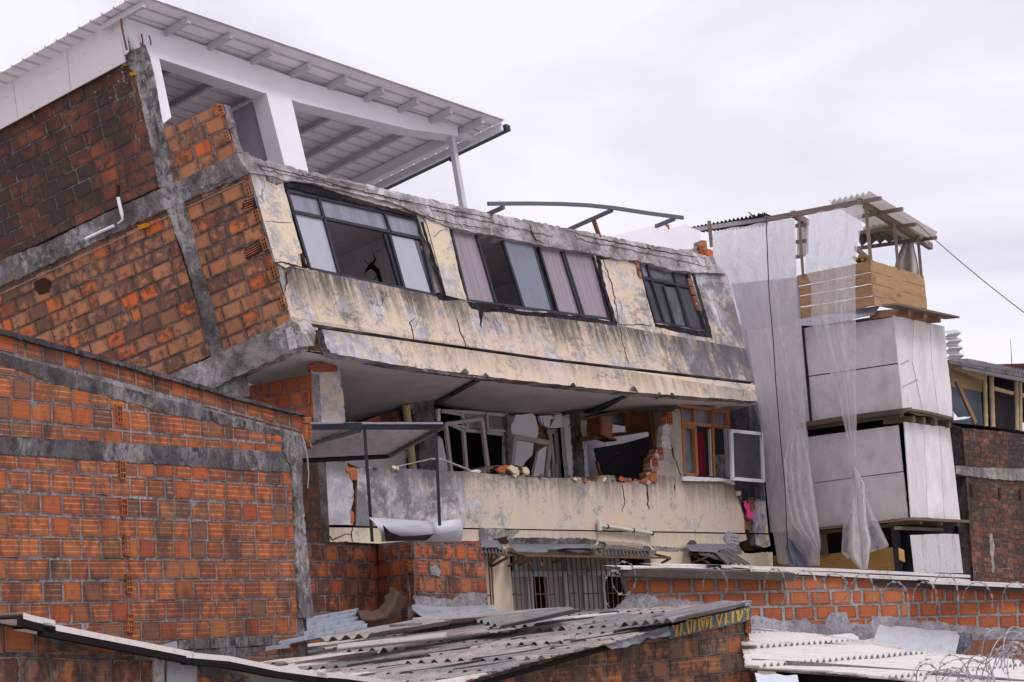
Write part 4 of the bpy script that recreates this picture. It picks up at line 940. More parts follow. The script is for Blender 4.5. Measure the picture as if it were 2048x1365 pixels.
for x, y in ((1148, 140), (1560, 180), (1985, 125)): m = M(); m.slab(F_low, rough(M7((x-34, y), (x-10, y-28), (x+20, y-26), (x+34, y), (x+28, y+30), (x-28, y+28)), 1, 3, 3, True), (), .07, 0, n=.06); m.build('joist_stub', [CON_D], ruin)
m = M()
m.slab(F_low, rough(M7((1100, 100), (1330, 110), (1500, 130), (1560, 150), (1200, 145)), 1.6, 5, 4, True), (), .01, 2, n=.015)
m.slab(F_low, rough(M7((1600, 150), (1910, 170), (1910, 195), (1650, 190)), 1.4, 5, 5, True), (), .02, 1, n=.015)
m.slab(F_low, rough([(1455, 1062), (1480, 1072), (1478, 1092), (1486, 1106), (1462, 1108), (1460, 1090), (1446, 1078)], 1.6, 5, 6, True), (), .02, 1, n=.015)
for k in range(5): m.slab(F_low, rough([(1462, 1068+k*7), (1477, 1071+k*7), (1478, 1076+k*7), (1461, 1073+k*7)], .8, 4, k, True), (), .03, 1, n=.03)
m.slab(F_low, M7((125, 90), (250, 60), (262, 130), (180, 130)), (), .04, 3, n=.03)
m.build('render_scar', [CON_D, CON, plain('pink undercoat', (.45, .33, .27)), CORE], ruin)
m = M(); q = R4((505, 1185), (905, 1245)); m.tube([F_low.at(*q[0])+F_low.N*.08, F_low.at(*q[1])+F_low.N*.08], .035, 10); 
p_ = F_low.at(*q[0])+F_low.N*.08; m.tube([p_-XD*.02-ZUP*.09, p_-XD*.02+ZUP*.09], .045, 10)
for t in (.13, .62, .98): c_ = L12(q[0], q[1], t); c3 = F_low.at(*c_)+F_low.N*.08; m.tube([c3-XD*.015, c3+XD*.015], .044, 10, 1)
m.build('waste_pipe', [paint('old pvc', (.55, .56, .5), .5, .2), BLACKST], ruin, label='pale plastic pipe slanting across the joint')

# side wall of the lower storey behind the pier, and the corner pier
F_ls = Fr.of((626, 845, 44.4), (490, 862, 46.2), V=ZUP); F_ls = Fr(F_ls.O, -F_ls.U, F_ls.V)
m = M(); wall(m, F_ls, rough([(478, 782), (488, 775), (560, 760), (623, 749)], .8, 6, 2)+[(628, 846), (629, 900), (470, 920)], th=.14, anchor=L1((1430, 460))[0], seed=4, proud=.01)
cored(m, F_ls, L1((1808, 455))[0], .12, .2, .05); cored(m, F_ls, L1((1818, 600))[0], .12, .2, .05)
m.build('side_wall', [MORT, BM_new, CORE], ruin, label='bright orange block stub under the dropped floor')
m = M(); wall(m, Fr(F_ls.O, F_ls.U, F_ls.V), [(560, 915), (636, 925), (645, 1100), (560, 1100)], th=.14, anchor=(636, 1090), seed=5, proud=.01); m.build('side_wall', [MORT_D, BM_soot, CORE], ruin, label='dark brick side wall in the gap behind the foreground column')
m = M(); _u, _v = F_ls.puv(636, 1100); _vg = _v-(F_ls.at(636, 1100).z)
m.slab(F_ls, [(_u, _v+.1), (_u-9, _v+.1), (_u-9, _vg), (_u, _vg)], (), .15, 0, uvin=True); m.slab(F_ls, [(_u-1.2, _v+2.6), (_u-9, _v+2.6), (_u-9, _v), (_u-1.2, _v)], (), .12, 1, n=-.02, uvin=True)
m.build('side_wall', [CON_D, BM_soot], ruin, label='lower side wall hidden behind the gable')
m = M(); m.slab(F_low, rough(L1((1818, 270), (1840, 258), (1968, 262), (1990, 300)), 1.2, 4, 2)+rough(L1((1992, 390), (2005, 420), (2012, 480), (2022, 640)), .9, 5, 3)+L1((1845, 640), (1828, 400)), (), .03, 0, 1, n=.02)
m.slab(F_low, rough(L1((1816, 266), (1840, 254), (1970, 260), (1975, 300), (1900, 308), (1826, 300)), 1.3, 4, 3, True), (), .1, 2, n=.035)
m.build('pier', [plaster('grey yellow pier paint', cream=(.52, .43, .33), gamt=.85, grey=(.36, .34, .38), crack=.3), BM_side, BM_new], ruin, label='broken corner pier with bare brick on top')
m = M(); m.slab(F_in, L1((1388, 335), (1415, 335), (1425, 390), (1408, 445), (1395, 445)), (), .05, n=1.0); m.build('painted_strip', plain('pink wall paint', (.55, .07, .16)), ruin, label='strip of pink painted wall')
# ------------------------------------------------------------------ what shows inside the opened balcony floor
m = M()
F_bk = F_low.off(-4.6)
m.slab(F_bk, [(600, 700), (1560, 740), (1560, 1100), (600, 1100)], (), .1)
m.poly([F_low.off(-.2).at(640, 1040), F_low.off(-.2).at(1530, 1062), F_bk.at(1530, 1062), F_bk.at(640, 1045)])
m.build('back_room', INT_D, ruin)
m = M()
m.slab(F_in, rough(R3((450, 735), (560, 745), (770, 735), (790, 700), (870, 690), (860, 830), (450, 830)), 1.2, 6, 1, True), (), .1, 0, n=.02)
m.slab(F_in, rough(R3((890, 420), (935, 425), (960, 480), (1000, 540), (1030, 560), (1040, 820), (940, 822), (900, 600)), 1.2, 6, 2, True), (), .08, 0, n=.05)
m.build('inner_wall', [INT_W], ruin, label='grey lilac rendered wall at the back of the balcony, left')
m = M(); wall(m, F_in, R3((540, 500), (690, 440), (850, 395), (880, 560), (900, 720), (850, 700), (860, 830), (820, 830), (800, 690), (640, 560)), th=.08, anchor=R3((700, 500))[0], seed=2, proud=.01)
m.build('inner_brick', [MORT_D, BM_mid, CORE], ruin, label='brick wall bared behind the canopy')
m = M(); a = R3((860, 378), (908, 822)); fo = F_in.off(.45); P = [fo.at(*a[0]), fo.at(*a[1])]; m.tube(P, .07, 12); m.build('drain_pipe', paint('yellowed pipe', (.5, .4, .2), .5, .2), ruin)
m = M(); m.slab(F_in, rough(R3((880, 372), (990, 345), (1052, 340), (1056, 420), (1062, 560), (1082, 830), (955, 822), (950, 620), (925, 470)), 1.6, 5, 5, True), (), .25, 0, n=.35)
m.build('column', [CON_COL, WHITE], ruin, label='shattered concrete column behind the canopy, cracked at its head')
m = M(); m.slab(F_in, rough(M2((98, 240), (135, 242), (136, 408), (100, 402)), .4, 5, 1, True), (), .05, 1, n=.36)
m.build('render_strip', [CON_COL, WHITE], ruin); m = M(); m.slab(F_in, rough(M2((95, 660), (128, 590), (160, 640), (200, 850), (226, 1000), (222, 1045), (100, 1040)), .6, 6, 2, True), (), .05, 1, n=.3)
m.build('render_strip', [CON_COL, WHITE], ruin)
# white framed window hanging in its opening
FRM = paint('worn white timber frame', (.5, .45, .44), .7, .35, (.26, .2, .17)); wa = F_in.off(.35)
def bars_m(fr, L, wd=.05, dp=.05, n=0, mat=0, m=None):
    m = m or M()
    for p, q, *w_ in L: m.bar(fr.off(n+(w_[1] if len(w_) > 1 else 0)).at(*p), fr.off(n+(w_[1] if len(w_) > 1 else 0)).at(*q), w_[0] if w_ else wd, dp, fr.N, mat)
    return m
def prs(Z, L): return [(*Z(p, q), *r) for p, q, *r in L]
wf = bars_m(wa, prs(M2, [((140, 268), (400, 282)), ((400, 282), (985, 322)), ((985, 322), (960, 965)), ((410, 280), (424, 500)), ((424, 500), (466, 1050), .07), ((425, 515), (665, 540), .06), ((712, 300), (722, 545)), ((722, 545), (985, 575), .07), ((945, 580), (945, 960), .05)])).build('window', FRM, ruin, label='broken white timber window with casements knocked askew')
bars_m(wa, prs(M2, [((728, 308), (975, 335)), ((975, 335), (978, 530)), ((978, 530), (735, 515)), ((735, 515), (728, 308))]), .04, .04, .04).build('sash', FRM, wf)
bars_m(wa, prs(M2, [((145, 280), (400, 325)), ((400, 325), (488, 490)), ((488, 490), (235, 440)), ((235, 440), (405, 520))]), .035, .04, .06).build('sash', FRM, wf, label='top sash tipped forward')
bars_m(wa, prs(M2, [((192, 440), (668, 375), .06), ((660, 372), (742, 1030), .08), ((198, 445), (268, 1045), .07)]), .06, .05, .12).build('casement', FRM, wf, label='casement swung out of square')
GPANE = glass('dusty pane', (.14, .15, .2), .3, .6, (.3, .31, .37))
m = M(); m.slab(wa, M2((426, 285), (690, 302), (676, 500), (486, 490), (440, 400)), (), .006, n=.01); m.build('pane', GPANE, wf)
m = M(); m.slab(wa, M2((740, 318), (965, 342), (968, 522), (745, 508)), (), .006, n=.02); m.build('pane', glass('dark dusty pane', (.09, .09, .12), .3, .6, (.17, .17, .2)), wf)
m = M(); m.slab(wa, rough(M2((985, 318), (1045, 322), (1080, 400), (1040, 450), (1060, 700), (1065, 960), (1010, 955), (990, 600)), 1, 5, 3, True), (), .1, n=.1); m.build('inner_post', MORT, ruin)
m = M()
for P, n_ in ((M2((1105, 322), (1300, 303), (1345, 340), (1390, 480), (1385, 560), (1360, 640), (1325, 700), (1310, 840), (1240, 900), (1180, 992), (1070, 960), (1030, 480)), .3),
              (M2((1395, 790), (1500, 708), (1550, 1125), (1320, 1110), (1365, 900)), .3), (M2((1405, 335), (1560, 330), (1590, 365), (1545, 380), (1530, 480), (1450, 460), (1420, 400)), .32), (M2((1600, 330), (1690, 308), (1718, 476), (1530, 492), (1590, 380)), .3)):
    m.slab(F_in, rough(P, .9, 6, len(P), True), (), .06, 0, n=n_)
m.build('broken_render', [paint('white interior paint', (.78, .76, .8), .7, .08)], ruin, label='white inner wall split by a wide jagged break')
m = M(); wall(m, F_in, M2((1180, 310), (1715, 310), (1720, 500), (1500, 510), (1510, 1120), (1130, 1110), (1150, 900)), th=.08, anchor=M2((1300, 1000))[0], seed=6, pw=.32, ph=.22, proud=.01)
m.build('inner_brick', [CON_COL, BM_gable, CORE], ruin, label='brick showing in the break of the white wall')
m = M(); dr = bars_m(F_in, prs(M2, [((1530, 528), (1600, 1130), .07), ((1605, 528), (1655, 1130), .1), ((1500, 540), (1625, 528), .08), ((1560, 1060), (1660, 1060), .3)]), .07, .04, .1, m=m)
dr.slab(F_in, M2((1495, 520), (1720, 480), (1775, 1135), (1500, 1130)), (), .02, 1, n=.0)
d_ = dr.build('door', [FRM, INT_D], ruin, label='white door standing ajar beside the split wall'); m = M(); m.slab(F_in, M2((1545, 575), (1590, 575), (1630, 1010), (1590, 1010)), (), .01, n=.1); m.build('pane', DARKG, d_)
m = M(); m.slab(F_in, rough(M2((1712, 340), (1840, 285), (1870, 290), (1905, 600), (1925, 1135), (1775, 1135), (1740, 700)), .6, 8, 3, True), (), .1, 0, n=.35)
crack(F_in, M2((1715, 345), (1790, 350), (1820, 380), (1775, 480)), 1.2, .36, 5, 1)
m.build('inner_wall', [INT_W, CORE], ruin, label='grey wall face left of the bare column')
m = M(); m.slab(F_in, rough(M2((1828, 270), (1912, 250), (1930, 500), (1975, 900), (1985, 1135), (1885, 1135), (1880, 800), (1850, 500)), 1.2, 6, 3, True), (), .3, 0, n=.45)
m.build('column', [CON_COL], ruin, label='bare concrete column in the middle of the balcony')
m = M(); m.slab(F_in, M2((1912, 340), (1980, 425), (2032, 1118), (1972, 1112)), (), .1, 0, n=.44); m.build('render_strip', [WHITE], ruin)
CHAR = plain('charred wood', (.08, .055, .05))
# room to the right of the column
m = M(); F_k = F_low.off(-3.2)
m.slab(F_k, R4((390, 330), (700, 270), (1060, 255), (1060, 480), (960, 490), (880, 510), (700, 560), (480, 596), (500, 690), (548, 800), (560, 850), (400, 850)), (), .1)
m.build('inner_wall', [paint('kitchen wall', (.38, .35, .4), .8, .15)], ruin, label='lilac kitchen wall broken open above a dark hole')
m = M(); m.slab(F_k, rough(R4((500, 690), (520, 700), (548, 800), (530, 790)), 1, 4, 3, True), (), .1, 0, n=.03); 
m.build('rubble_heap', [BM_mid], ruin); rn = random.Random(8)
for k in range(9):
    m = M(); c_ = F_k.at(1200+rn.uniform(0, 100), 900+rn.uniform(-5, 70))-F_k.N*.6; m.bar(c_, c_+Vector((rn.uniform(-.7, .7), rn.uniform(-.3, .3), rn.uniform(-.5, .5))), .05, .04, ZUP); m.build('broken_timber', CHAR, ruin)
CABW = wood('red brown cabinet wood', (.3, .09, .035), (.16, .045, .02), 1, 0); CABD = wood('dark cabinet frame', (.14, .07, .045), (.06, .03, .025), 1, 0)
F_c = F_low.off(-1.2)
cab = empty('wall_cabinet', F_c.at(*R4((640, 560))[0]), 'wrecked red brown kitchen wall cupboard hanging under the broken ceiling, its doors open', 'cupboard')
bars_m(F_c, prs(R4, [((400, 372), (895, 268), .05), ((425, 530), (905, 457), .05), ((540, 515), (610, 538), .04), ((425, 515), (650, 485), .04)]), .05, .3).build('shelf', CABD, cab)
m = M(); m.slab(F_c, R4((512, 352), (545, 348), (545, 498), (512, 502)), (), .25); m.build('side_board', CABW, cab); m = M(); m.slab(F_c, R4((720, 312), (888, 285), (905, 452), (735, 470)), (), .03, n=-.1); m.build('side_board', CABW, cab)
m = M(); m.slab(F_c, R4((545, 352), (626, 380), (626, 532), (542, 490)), (), .03, n=.3); m.slab(F_c, R4((556, 372), (615, 392), (615, 515), (555, 480)), (), .01, n=.31); m.build('door', CABW, cab, label='small arched cupboard door hanging open')
bars_m(F_c, prs(R4, [((890, 265), (940, 660), .05), ((912, 265), (948, 610), .04)]), .05, .08, .2).build('upright', wood('split pine post', (.3, .15, .07), (.12, .05, .03)), cab)
m = M(); m.slab(F_c, R4((935, 462), (1008, 465), (1002, 592), (948, 602)), (), .03, n=-.2); m.build('door', CABW, cab)

# orange timber window on the sill
ORW = wood('varnished orange timber', (.43, .15, .05), (.25, .08, .03), 1, 0, .45); fw = F_low.off(-.08)
ow = bars_m(fw, prs(R4, [((1108, 270), (1500, 318), .06), ((1143, 290), (1162, 800), .06), ((1238, 288), (1245, 410), .05), ((1370, 305), (1378, 430), .06), ((1378, 430), (1392, 810), .06), ((1495, 318), (1502, 440), .05), ((1143, 402), (1502, 440), .06), ((1160, 795), (1262, 802), .05)]), .05, .07).build('window', ORW, ruin, label='orange varnished timber window with a pink curtain, its right casement swung out')
bars_m(fw, prs(R4, [((1150, 428), (1248, 436)), ((1246, 436), (1262, 798), .07), ((1250, 440), (1150, 432)), ((1162, 792), (1150, 432))]), .045, .06, .05).build('casement', ORW, ow)
bars_m(fw, prs(R4, [((1383, 312), (1490, 325)), ((1490, 325), (1497, 432)), ((1497, 432), (1390, 422)), ((1390, 422), (1383, 312))]), .035, .05, .06).build('sash', ORW, ow)
bars_m(fw, prs(R4, [((1360, 450), (1372, 808), .03), ((1480, 450), (1500, 812), .05), ((1500, 450), (1522, 812), .04)]), .04, .05, .0).build('jamb', FRM, ow)
for P in (R4((1150, 300), (1235, 305), (1240, 400), (1148, 390)), R4((1248, 302), (1365, 318), (1368, 418), (1250, 402)), R4((1388, 322), (1485, 334), (1490, 425), (1392, 415)), R4((1155, 442), (1243, 446), (1256, 790), (1165, 785))):
    m = M(); m.slab(fw, P, (), .005, n=-.02); m.build('pane', clear_glass('hazy glass', (.75, .75, .8), .3), ow)
m = M(); F_cu = F_low.off(-.6); P = []; U = []
for j in range(9):
    t = j/8; row = []; ur = []
    l = (1180+18*t, 470+325*t); r_ = (1306+22*t, 480+325*t)
    for i in range(25):
        s_ = i/24; q = R4((l[0]+(r_[0]-l[0])*s_, l[1]+(r_[1]-l[1])*s_))[0]; row.append(F_cu.at(*q)+F_cu.N*.04*math.sin(s_*26)); ur.append((s_, t))
    P.append(row); U.append(ur)
m.grid(P, U); m.build('curtain', plain('crimson curtain', (.42, .035, .08), .9), ow)
cz = F_low.off(.25)
lc = bars_m(cz, prs(R4, [((1520, 463), (1755, 487), .06), ((1752, 487), (1770, 848), .07), ((1770, 845), (1528, 825), .06), ((1525, 465), (1535, 828), .07)]), .06, .05)
lo = lc.build('casement', paint('white casement', (.7, .68, .72), .6, .2, (.35, .3, .3)), ow, label='white painted casement swung wide open')
m = M(); m.slab(cz, R4((1530, 475), (1745, 495), (1758, 840), (1540, 822)), (), .005, n=0); m.build('pane', clear_glass('casement glass', (.85, .85, .9), .08), lo)

# loose frame, curtain rail and rubble on the parapet
fl = F_in.off(.9)
bars_m(fl, prs(M2, [((1072, 600), (1550, 690), .09), ((1085, 600), (1048, 960), .09), ((1530, 690), (1485, 1115), .09)]), .09, .05).build('loose_window_frame', paint('grey beige frame', (.3, .265, .255), .7, .3), None, label='grey empty sash frame propped on the parapet in front of the split white wall', cat='window frame')
m = M(); f2 = F_in.off(1.5); m.tube([f2.at(*M2((15, 885))[0]), f2.at(*M2((150, 890))[0]), f2.at(*M2((520, 1035))[0])], .018, 6); m.tube([f2.at(*R3((790, 800))[0]), f2.at(*R3((1030, 745))[0])], .012, 5)
m.build('curtain_rail', paint('white rail', (.75, .74, .78), .4), None, label='thin bent white rail lying across the parapet behind the steel canopy posts', cat='rail')
def chunk(name, fr, P, th, mats, label, cat, n=0, seed=0, group=None, **kw):
    m = M(); Q = rough(P, 1.2, 4, seed, True); m.slab(fr, Q, (), th, 0, len(mats)-1, n=n)
    cx = sum(q[0] for q in Q)/len(Q); cy = sum(q[1] for q in Q)/len(Q)
    m.slab(fr, [(cx+(a-cx)*.72, cy+(b-cy)*.72-.8) for a, b in Q], (), .03, 0, n=n+.03)
    return m.build(name, mats, None, label=label, cat=cat, group=group)
CREAM = plaster('cream chunk paint', cream=(.6, .5, .36), gamt=.1, crack=.2)
chunk('rubble_chunk', F_low, M2((490, 1050), (520, 1030), (600, 1022), (660, 1040), (640, 1062), (520, 1066)), .3, [WHITE, CON], 'small flat pale rubble scrap with a yellow rim on the parapet', 'rubble', -.1, 1)
chunk('rubble_chunk', F_low, M2((690, 1040), (800, 980), (880, 960), (930, 980), (900, 1075), (700, 1062)), .4, [CON, MORT], 'grey sloping lump of mortar rubble lying on the parapet', 'rubble', -.15, 2)
chunk('rubble_chunk', F_low, M2((830, 1020), (900, 975), (1000, 958), (1020, 1000), (960, 1050), (905, 1078)), .3, [BM_new, CORE], 'broken red brick lump between the grey mortar and the cream plaster lump on the parapet', 'rubble', 0, 3)
chunk('rubble_chunk', F_low, M2((980, 1000), (1040, 958), (1110, 990), (1145, 1040), (1140, 1095), (1060, 1080), (1010, 1030)), .3, [CREAM, BM_new], 'larger cream painted plaster lump on the parapet', 'rubble', .04, 4)
chunk('rubble_chunk', F_low, M2((1180, 1000), (1230, 990), (1270, 1020), (1265, 1085), (1210, 1092), (1185, 1060)), .3, [CREAM, BM_new], 'round cream plaster lump at the right end of the rubble pile', 'rubble', .03, 5)
m = M(); m.slab(F_low, rough(M2((905, 1072), (950, 1040), (1100, 1045), (1190, 1080), (1290, 1095), (1280, 1110), (1000, 1085)), .8, 5, 3, True), (), .3, n=-.04); m.build('rubble_chunk', [MORT_D], None, label='flat dark slab of rubble under the cream plaster lumps', cat='rubble')
rn = random.Random(33)
grit = ((1000, 947, 1090, 954, 26), (1130, 956, 1180, 962, 14), (1195, 957, 1300, 966, 30), (1475, 985, 1490, 1050, 8), (720, 936, 800, 938, 6))
for (xa, ya, xb, yb, n_) in grit:
    for k in range(n_):
        t = rn.random(); x, y = xa+(xb-xa)*t, ya+(yb-ya)*t+rn.uniform(-1.5, 1.5); s_ = rn.uniform(.012, .05); m = M()
        c_ = F_low.off(rn.uniform(-.14, .02)).at(x, y); a1 = Vector((rn.uniform(-1, 1), rn.uniform(-1, 1), rn.uniform(-.6, .6))).normalized(); a2 = a1.cross(Vector((rn.random(), rn.random(), 1))).normalized(); a3 = a1.cross(a2)
        m.box(c_, a1*s_, a2*s_*rn.uniform(.5, 1), a3*s_*rn.uniform(.4, .9)); m.build('rubble_bit', rn.choice((CON, BM_new, CREAM, MORT)), ruin)
rn = random.Random(5)
for (x, y, dx, L_) in ((1150, 830, 10, 45), (1172, 850, -6, 60), (1262, 800, 6, 30), (1330, 822, -12, 38), (868, 812, 8, 40), (1085, 835, 5, 25), (1210, 880, 14, 50), (1076, 788, 3, 10), (520, 760, 4, 20)):
    fz = F_low.off(-1.0); P = [fz.at(x+dx*(t/6)**2+rn.uniform(-1, 1), y+L_*t/6) for t in range(7)]; m = M(); m.tube(P, .006, 4); m.build('loose_cable', BLACKST, ruin)
# pink cloth snagged in the torn wall
m = M(); P = []; U = []; rn = random.Random(2)
ax = R4((1600, 1003), (1618, 1040), (1630, 1075), (1640, 1110), (1650, 1135)); wd = [3, 8, 9, 10, 6]
for (x, y), w_ in zip(ax, wd):
    row = []; ur = []
    for i in range(9):
        s_ = i/8-.5; row.append(F_low.at(x+s_*w_, y)+F_low.N*(.08+.04*math.cos(s_*9+y))); ur.append((s_, y*.01))
    P.append(row); U.append(ur)
m.grid(P, U, th=.01); m.build('pink_cloth', plain('magenta cloth', (.8, .08, .32), .7), None, label='bright pink rag caught in the torn right end of the parapet', cat='cloth')

# ------------------------------------------------------------------ barred ground floor window and its awning
GW = paint('grey green shutter panel', (.3, .32, .32), .7, .2, streak=.2); fg = F_low.off(-.35)
gw = bars_m(fg, prs(M7, [((285, 412), (800, 412), .09), ((800, 400), (1300, 425), .05), ((440, 430), (455, 800), .06), ((470, 430), (490, 800), .05), ((622, 430), (645, 800), .07), ((780, 420), (810, 800), .1), ((960, 420), (985, 830), .06), ((1130, 420), (1170, 830), .07), ((840, 395), (1180, 395), .05), ((795, 255), (815, 400), .08), ((320, 250), (320, 400), .05)]), .06, .06).build('window', paint('aluminium frame', (.42, .42, .48), .5, .2), ruin, label='wide ground floor window with grey green panels behind bars')
for P, mt in ((M7((285, 430), (435, 430), (450, 830), (300, 830)), GW), (M7((648, 430), (780, 430), (800, 830), (662, 830)), GW), (M7((812, 420), (955, 420), (975, 850), (840, 850)), GW), (M7((975, 420), (1130, 420), (1165, 850), (995, 850)), GW), (M7((330, 240), (790, 240), (800, 405), (330, 400)), GW), (M7((830, 240), (1300, 240), (1320, 400), (840, 395)), GW)):
    m = M(); m.slab(fg, P, (), .02, n=-.03); m.build('panel', mt, gw)
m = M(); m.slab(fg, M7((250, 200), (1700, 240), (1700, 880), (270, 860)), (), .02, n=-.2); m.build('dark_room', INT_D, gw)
gr_ = empty('window_grille', F_low.at(1150, 1240)+F_low.N*.15, 'rusty vertical bar grille in front of the wide ground floor window', 'grille'); gf = F_low.off(.15)
for k in range(25):
    x = 328+k*45; m = M(); m.tube([gf.at(*M7((x-22, 235))[0]), gf.at(*M7((x, 500))[0]), gf.at(*M7((x+26, 800+min(60, k*4)))[0])], .012, 5); m.build('bar', RUST, gr_)
for L in (((300, 600), (400, 604)), ((500, 600), (700, 600)), ((850, 592), (900, 592)), ((975, 595), (1140, 592)), ((1180, 590), (1330, 592))):
    m = M(); a, b = M7(*L); m.tube([gf.at(*a), gf.at(*b)], .012, 5); m.build('cross_bar', RUST, gr_)
for p, q in (((78, 235), (108, 760)), ((102, 235), (125, 700))):
    m = M(); a, b = M7(p, q); m.tube([gf.at(*a), gf.at(*b)], .014, 5); m.build('bar', RUST, gr_)
a, b = M7((70, 612), (105, 612)); m = M(); m.tube([gf.at(*a), gf.at(*b)], .012, 5); m.build('cross_bar', RUST, gr_)

aw = empty('window_awning', F_low.at(1150, 1130)+F_low.N*.5, 'sagging rusty awning of grey flashing and broken corrugated sheet over the barred window', 'awning')
ZN = zinc('dull zinc flashing', (.24, .25, .3), .12, .5, .5); FIB_D = fibro('dark fibre cement', (.22, .2, .2), (.05, .045, .05), .9)
def dz(z, dy=0): return F_low.off(z)
def sheet(m, P, fr, n_out, mat=0, th=.01, seed=0, amp=1.0): m.slab(fr, rough(P, amp, 6, seed, True), (), th, mat, n=n_out)
def flap(m, top, bot, zt, zb, mat=0, seed=0, nj=18, wav=.015, ni=5, th=.006, fr=None):
    """bent sheet from a wall line to an outer lip"""
    fr = fr or F_low; P = []; U = []
    def along(L, s):
        n = len(L)-1; k = min(n-1, int(s*n)); return L12(L[k], L[k+1], s*n-k)
    for i in range(ni+1):
        t = i/ni; row = []; ur = []
        for j in range(nj+1):
            s = j/nj; a = along(top, s); b = along(bot, s); q = L12(a, b, t)
            k = zt+(zb-zt)*t; row.append(fr.off(k).at(*q)); ur.append((s*3, t*.6))
            row[-1] += ZUP*wav*mnoise.noise(Vector((s*7+seed, t*2, seed)))*2*t
        P.append(row); U.append(ur)
    m.grid(P, U, mat, True, th)
m = M(); flap(m, M7((262, 134), (600, 140), (850, 132), (1125, 148)), M7((330, 200), (440, 205), (620, 212), (640, 175), (850, 172), (1130, 166)), .04, .45, 0, 1, 30); m.build('flashing', ZN, aw)
m = M(); flap(m, M7((1180, 145), (1320, 148), (1560, 178), (1645, 195)), M7((1190, 175), (1330, 185), (1560, 200), (1640, 228)), .04, .3, 0, 2, 20); m.build('flashing', FIB_D, aw)
m = M(); flap(m, M7((10, 95), (165, 98), (215, 165)), M7((12, 160), (160, 165), (230, 205)), .04, .35, 0, 3, 10); m.build('flashing', ZN, aw)
def strip_corr(top, bot, zt, zb, mat, parent, pitchpx=7, seed=0, amp=.03, name='corrugated_sheet', fr=None, th=.008):
    fr = fr or F_low; m = M(); n = int(abs(top[1][0]-top[0][0])/pitchpx*6); P = []; U = []
    for i in range(5):
        t = i/4; row = []; ur = []
        for j in range(n+1):
            s = j/n; q = L12(L12(*top, s), L12(*bot, s), t); row.append(fr.off(zt+(zb-zt)*t).at(*q)+ZUP*(amp*math.cos(2*math.pi*j/6)+.02*mnoise.noise(Vector((s*4, t, seed))))); ur.append((s*3, t))
        P.append(row); U.append(ur)
    m.grid(P, U, 0, True, th); return m.build(name, mat, parent)
strip_corr(M7((715, 180), (1100, 176)), M7((900, 222), (1075, 225)), .2, .75, FIB_D, aw, 4.5, 1)
strip_corr(M7((1100, 182), (1560, 200)), M7((1090, 238), (1580, 240)), .15, .8, FIB_D, aw, 7, 2)
strip_corr(M7((15, 165), (240, 180)), M7((20, 225), (240, 232)), .15, .7, FIB_D, aw, 7, 3)
m = M()
def rod(a, b, za, zb, w_=.035, Z=M7, mm=None): (mm or m).bar(F_low.off(za).at(*Z(a)[0]), F_low.off(zb).at(*Z(b)[0]), w_, w_)
rod((410, 240), (1760, 262), .75, .8); rod((260, 210), (420, 245), .1, .75); rod((265, 340), (430, 255), .1, .75); rod((1630, 230), (1770, 262), .3, .8); rod((1690, 312), (1770, 268), .1, .8); rod((440, 270), (495, 390), .7, .1); rod((950, 250), (1015, 385), .7, .1); rod((1120, 255), (1175, 380), .7, .1); rod((20, 228), (262, 238), .6, .7)
rod((85, 318), (180, 238), .1, .7); rod((105, 345), (268, 250), .1, .7); rod((105, 240), (105, 345), .1, .1); rod((560, 290), (575, 340), .3, .35); rod((360, 330), (490, 262), .1, .7); rod((670, 310), (820, 255), .1, .7)
m.build('bracket', RUST, aw)
aw2 = empty('window_awning', F_low.at(1410, 1130)+F_low.N*.5, 'small collapsed awning of bent grey flashing and corrugated scraps above the low brick wall', 'awning')
m = M(); flap(m, L4((1348, 285), (1450, 280), (1600, 283), (1665, 295)), L4((1375, 325), (1450, 330), (1545, 335), (1590, 315), (1672, 325)), .04, .5, 0, 5, 20); m.build('flashing', ZN, aw2)
strip_corr(L4((1530, 345), (1620, 318)), L4((1600, 405), (1750, 412)), .5, .6, FIB_D, aw2, 7, 5); strip_corr(L4((1430, 345), (1540, 350)), L4((1500, 352), (1610, 402)), .45, .5, FIB_D, aw2, 9, 6)
m = M()
for a, b in (((1372, 335), (1378, 410)), ((1378, 405), (1480, 370)), ((1400, 360), (1500, 405)), ((1380, 345), (1600, 365)), ((1640, 335), (1755, 412))): rod(a, b, .2, .5, .03, L4)
m.build('bracket', RUST, aw2)
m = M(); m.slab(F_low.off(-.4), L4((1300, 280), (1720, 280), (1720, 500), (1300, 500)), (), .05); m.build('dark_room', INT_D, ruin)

# ------------------------------------------------------------------ steel canopy in front of the parapet
can = empty('steel_canopy', W(805, 1083, 41), 'steel canopy with a grey corrugated sheet on two thin black posts, before the parapet', 'canopy')
def Wz(Z, p, d): return W(*Z(p)[0], d)
DF, DB = 40.0, 43.6
c0, c1 = Wz(R3, (150, 524), DF+.2), Wz(R3, (1112, 524), DF); c3, c2 = Wz(R3, (130, 762), DB), Wz(R3, (742, 730), DB)
CS = paint('grey corrugated underside', (.8, .75, .79), .6, .2, (.13, .12, .14), rib_shade=(4/11, 0, .22, .85))  # rib shading painted as stripes, since even light leaves the ribs flat
m = M(); nn = 11*6; P = []; U = []
upn = (c1-c0).cross(c2-c1).normalized(); upn = upn if upn.z > 0 else -upn
for i in range(9):
    t = i/8; row = []; ur = []
    for j in range(nn+1):
        s = j/nn; p = c0.lerp(c3, s).lerp(c1.lerp(c2, s), t); row.append(p+upn*(.04+.017*math.cos(2*math.pi*j/6))); ur.append((s*4, t*4))
    P.append(row); U.append(ur)
m.grid(P, U, 0, True, .006); m.build('corrugated_sheet', CS, can)
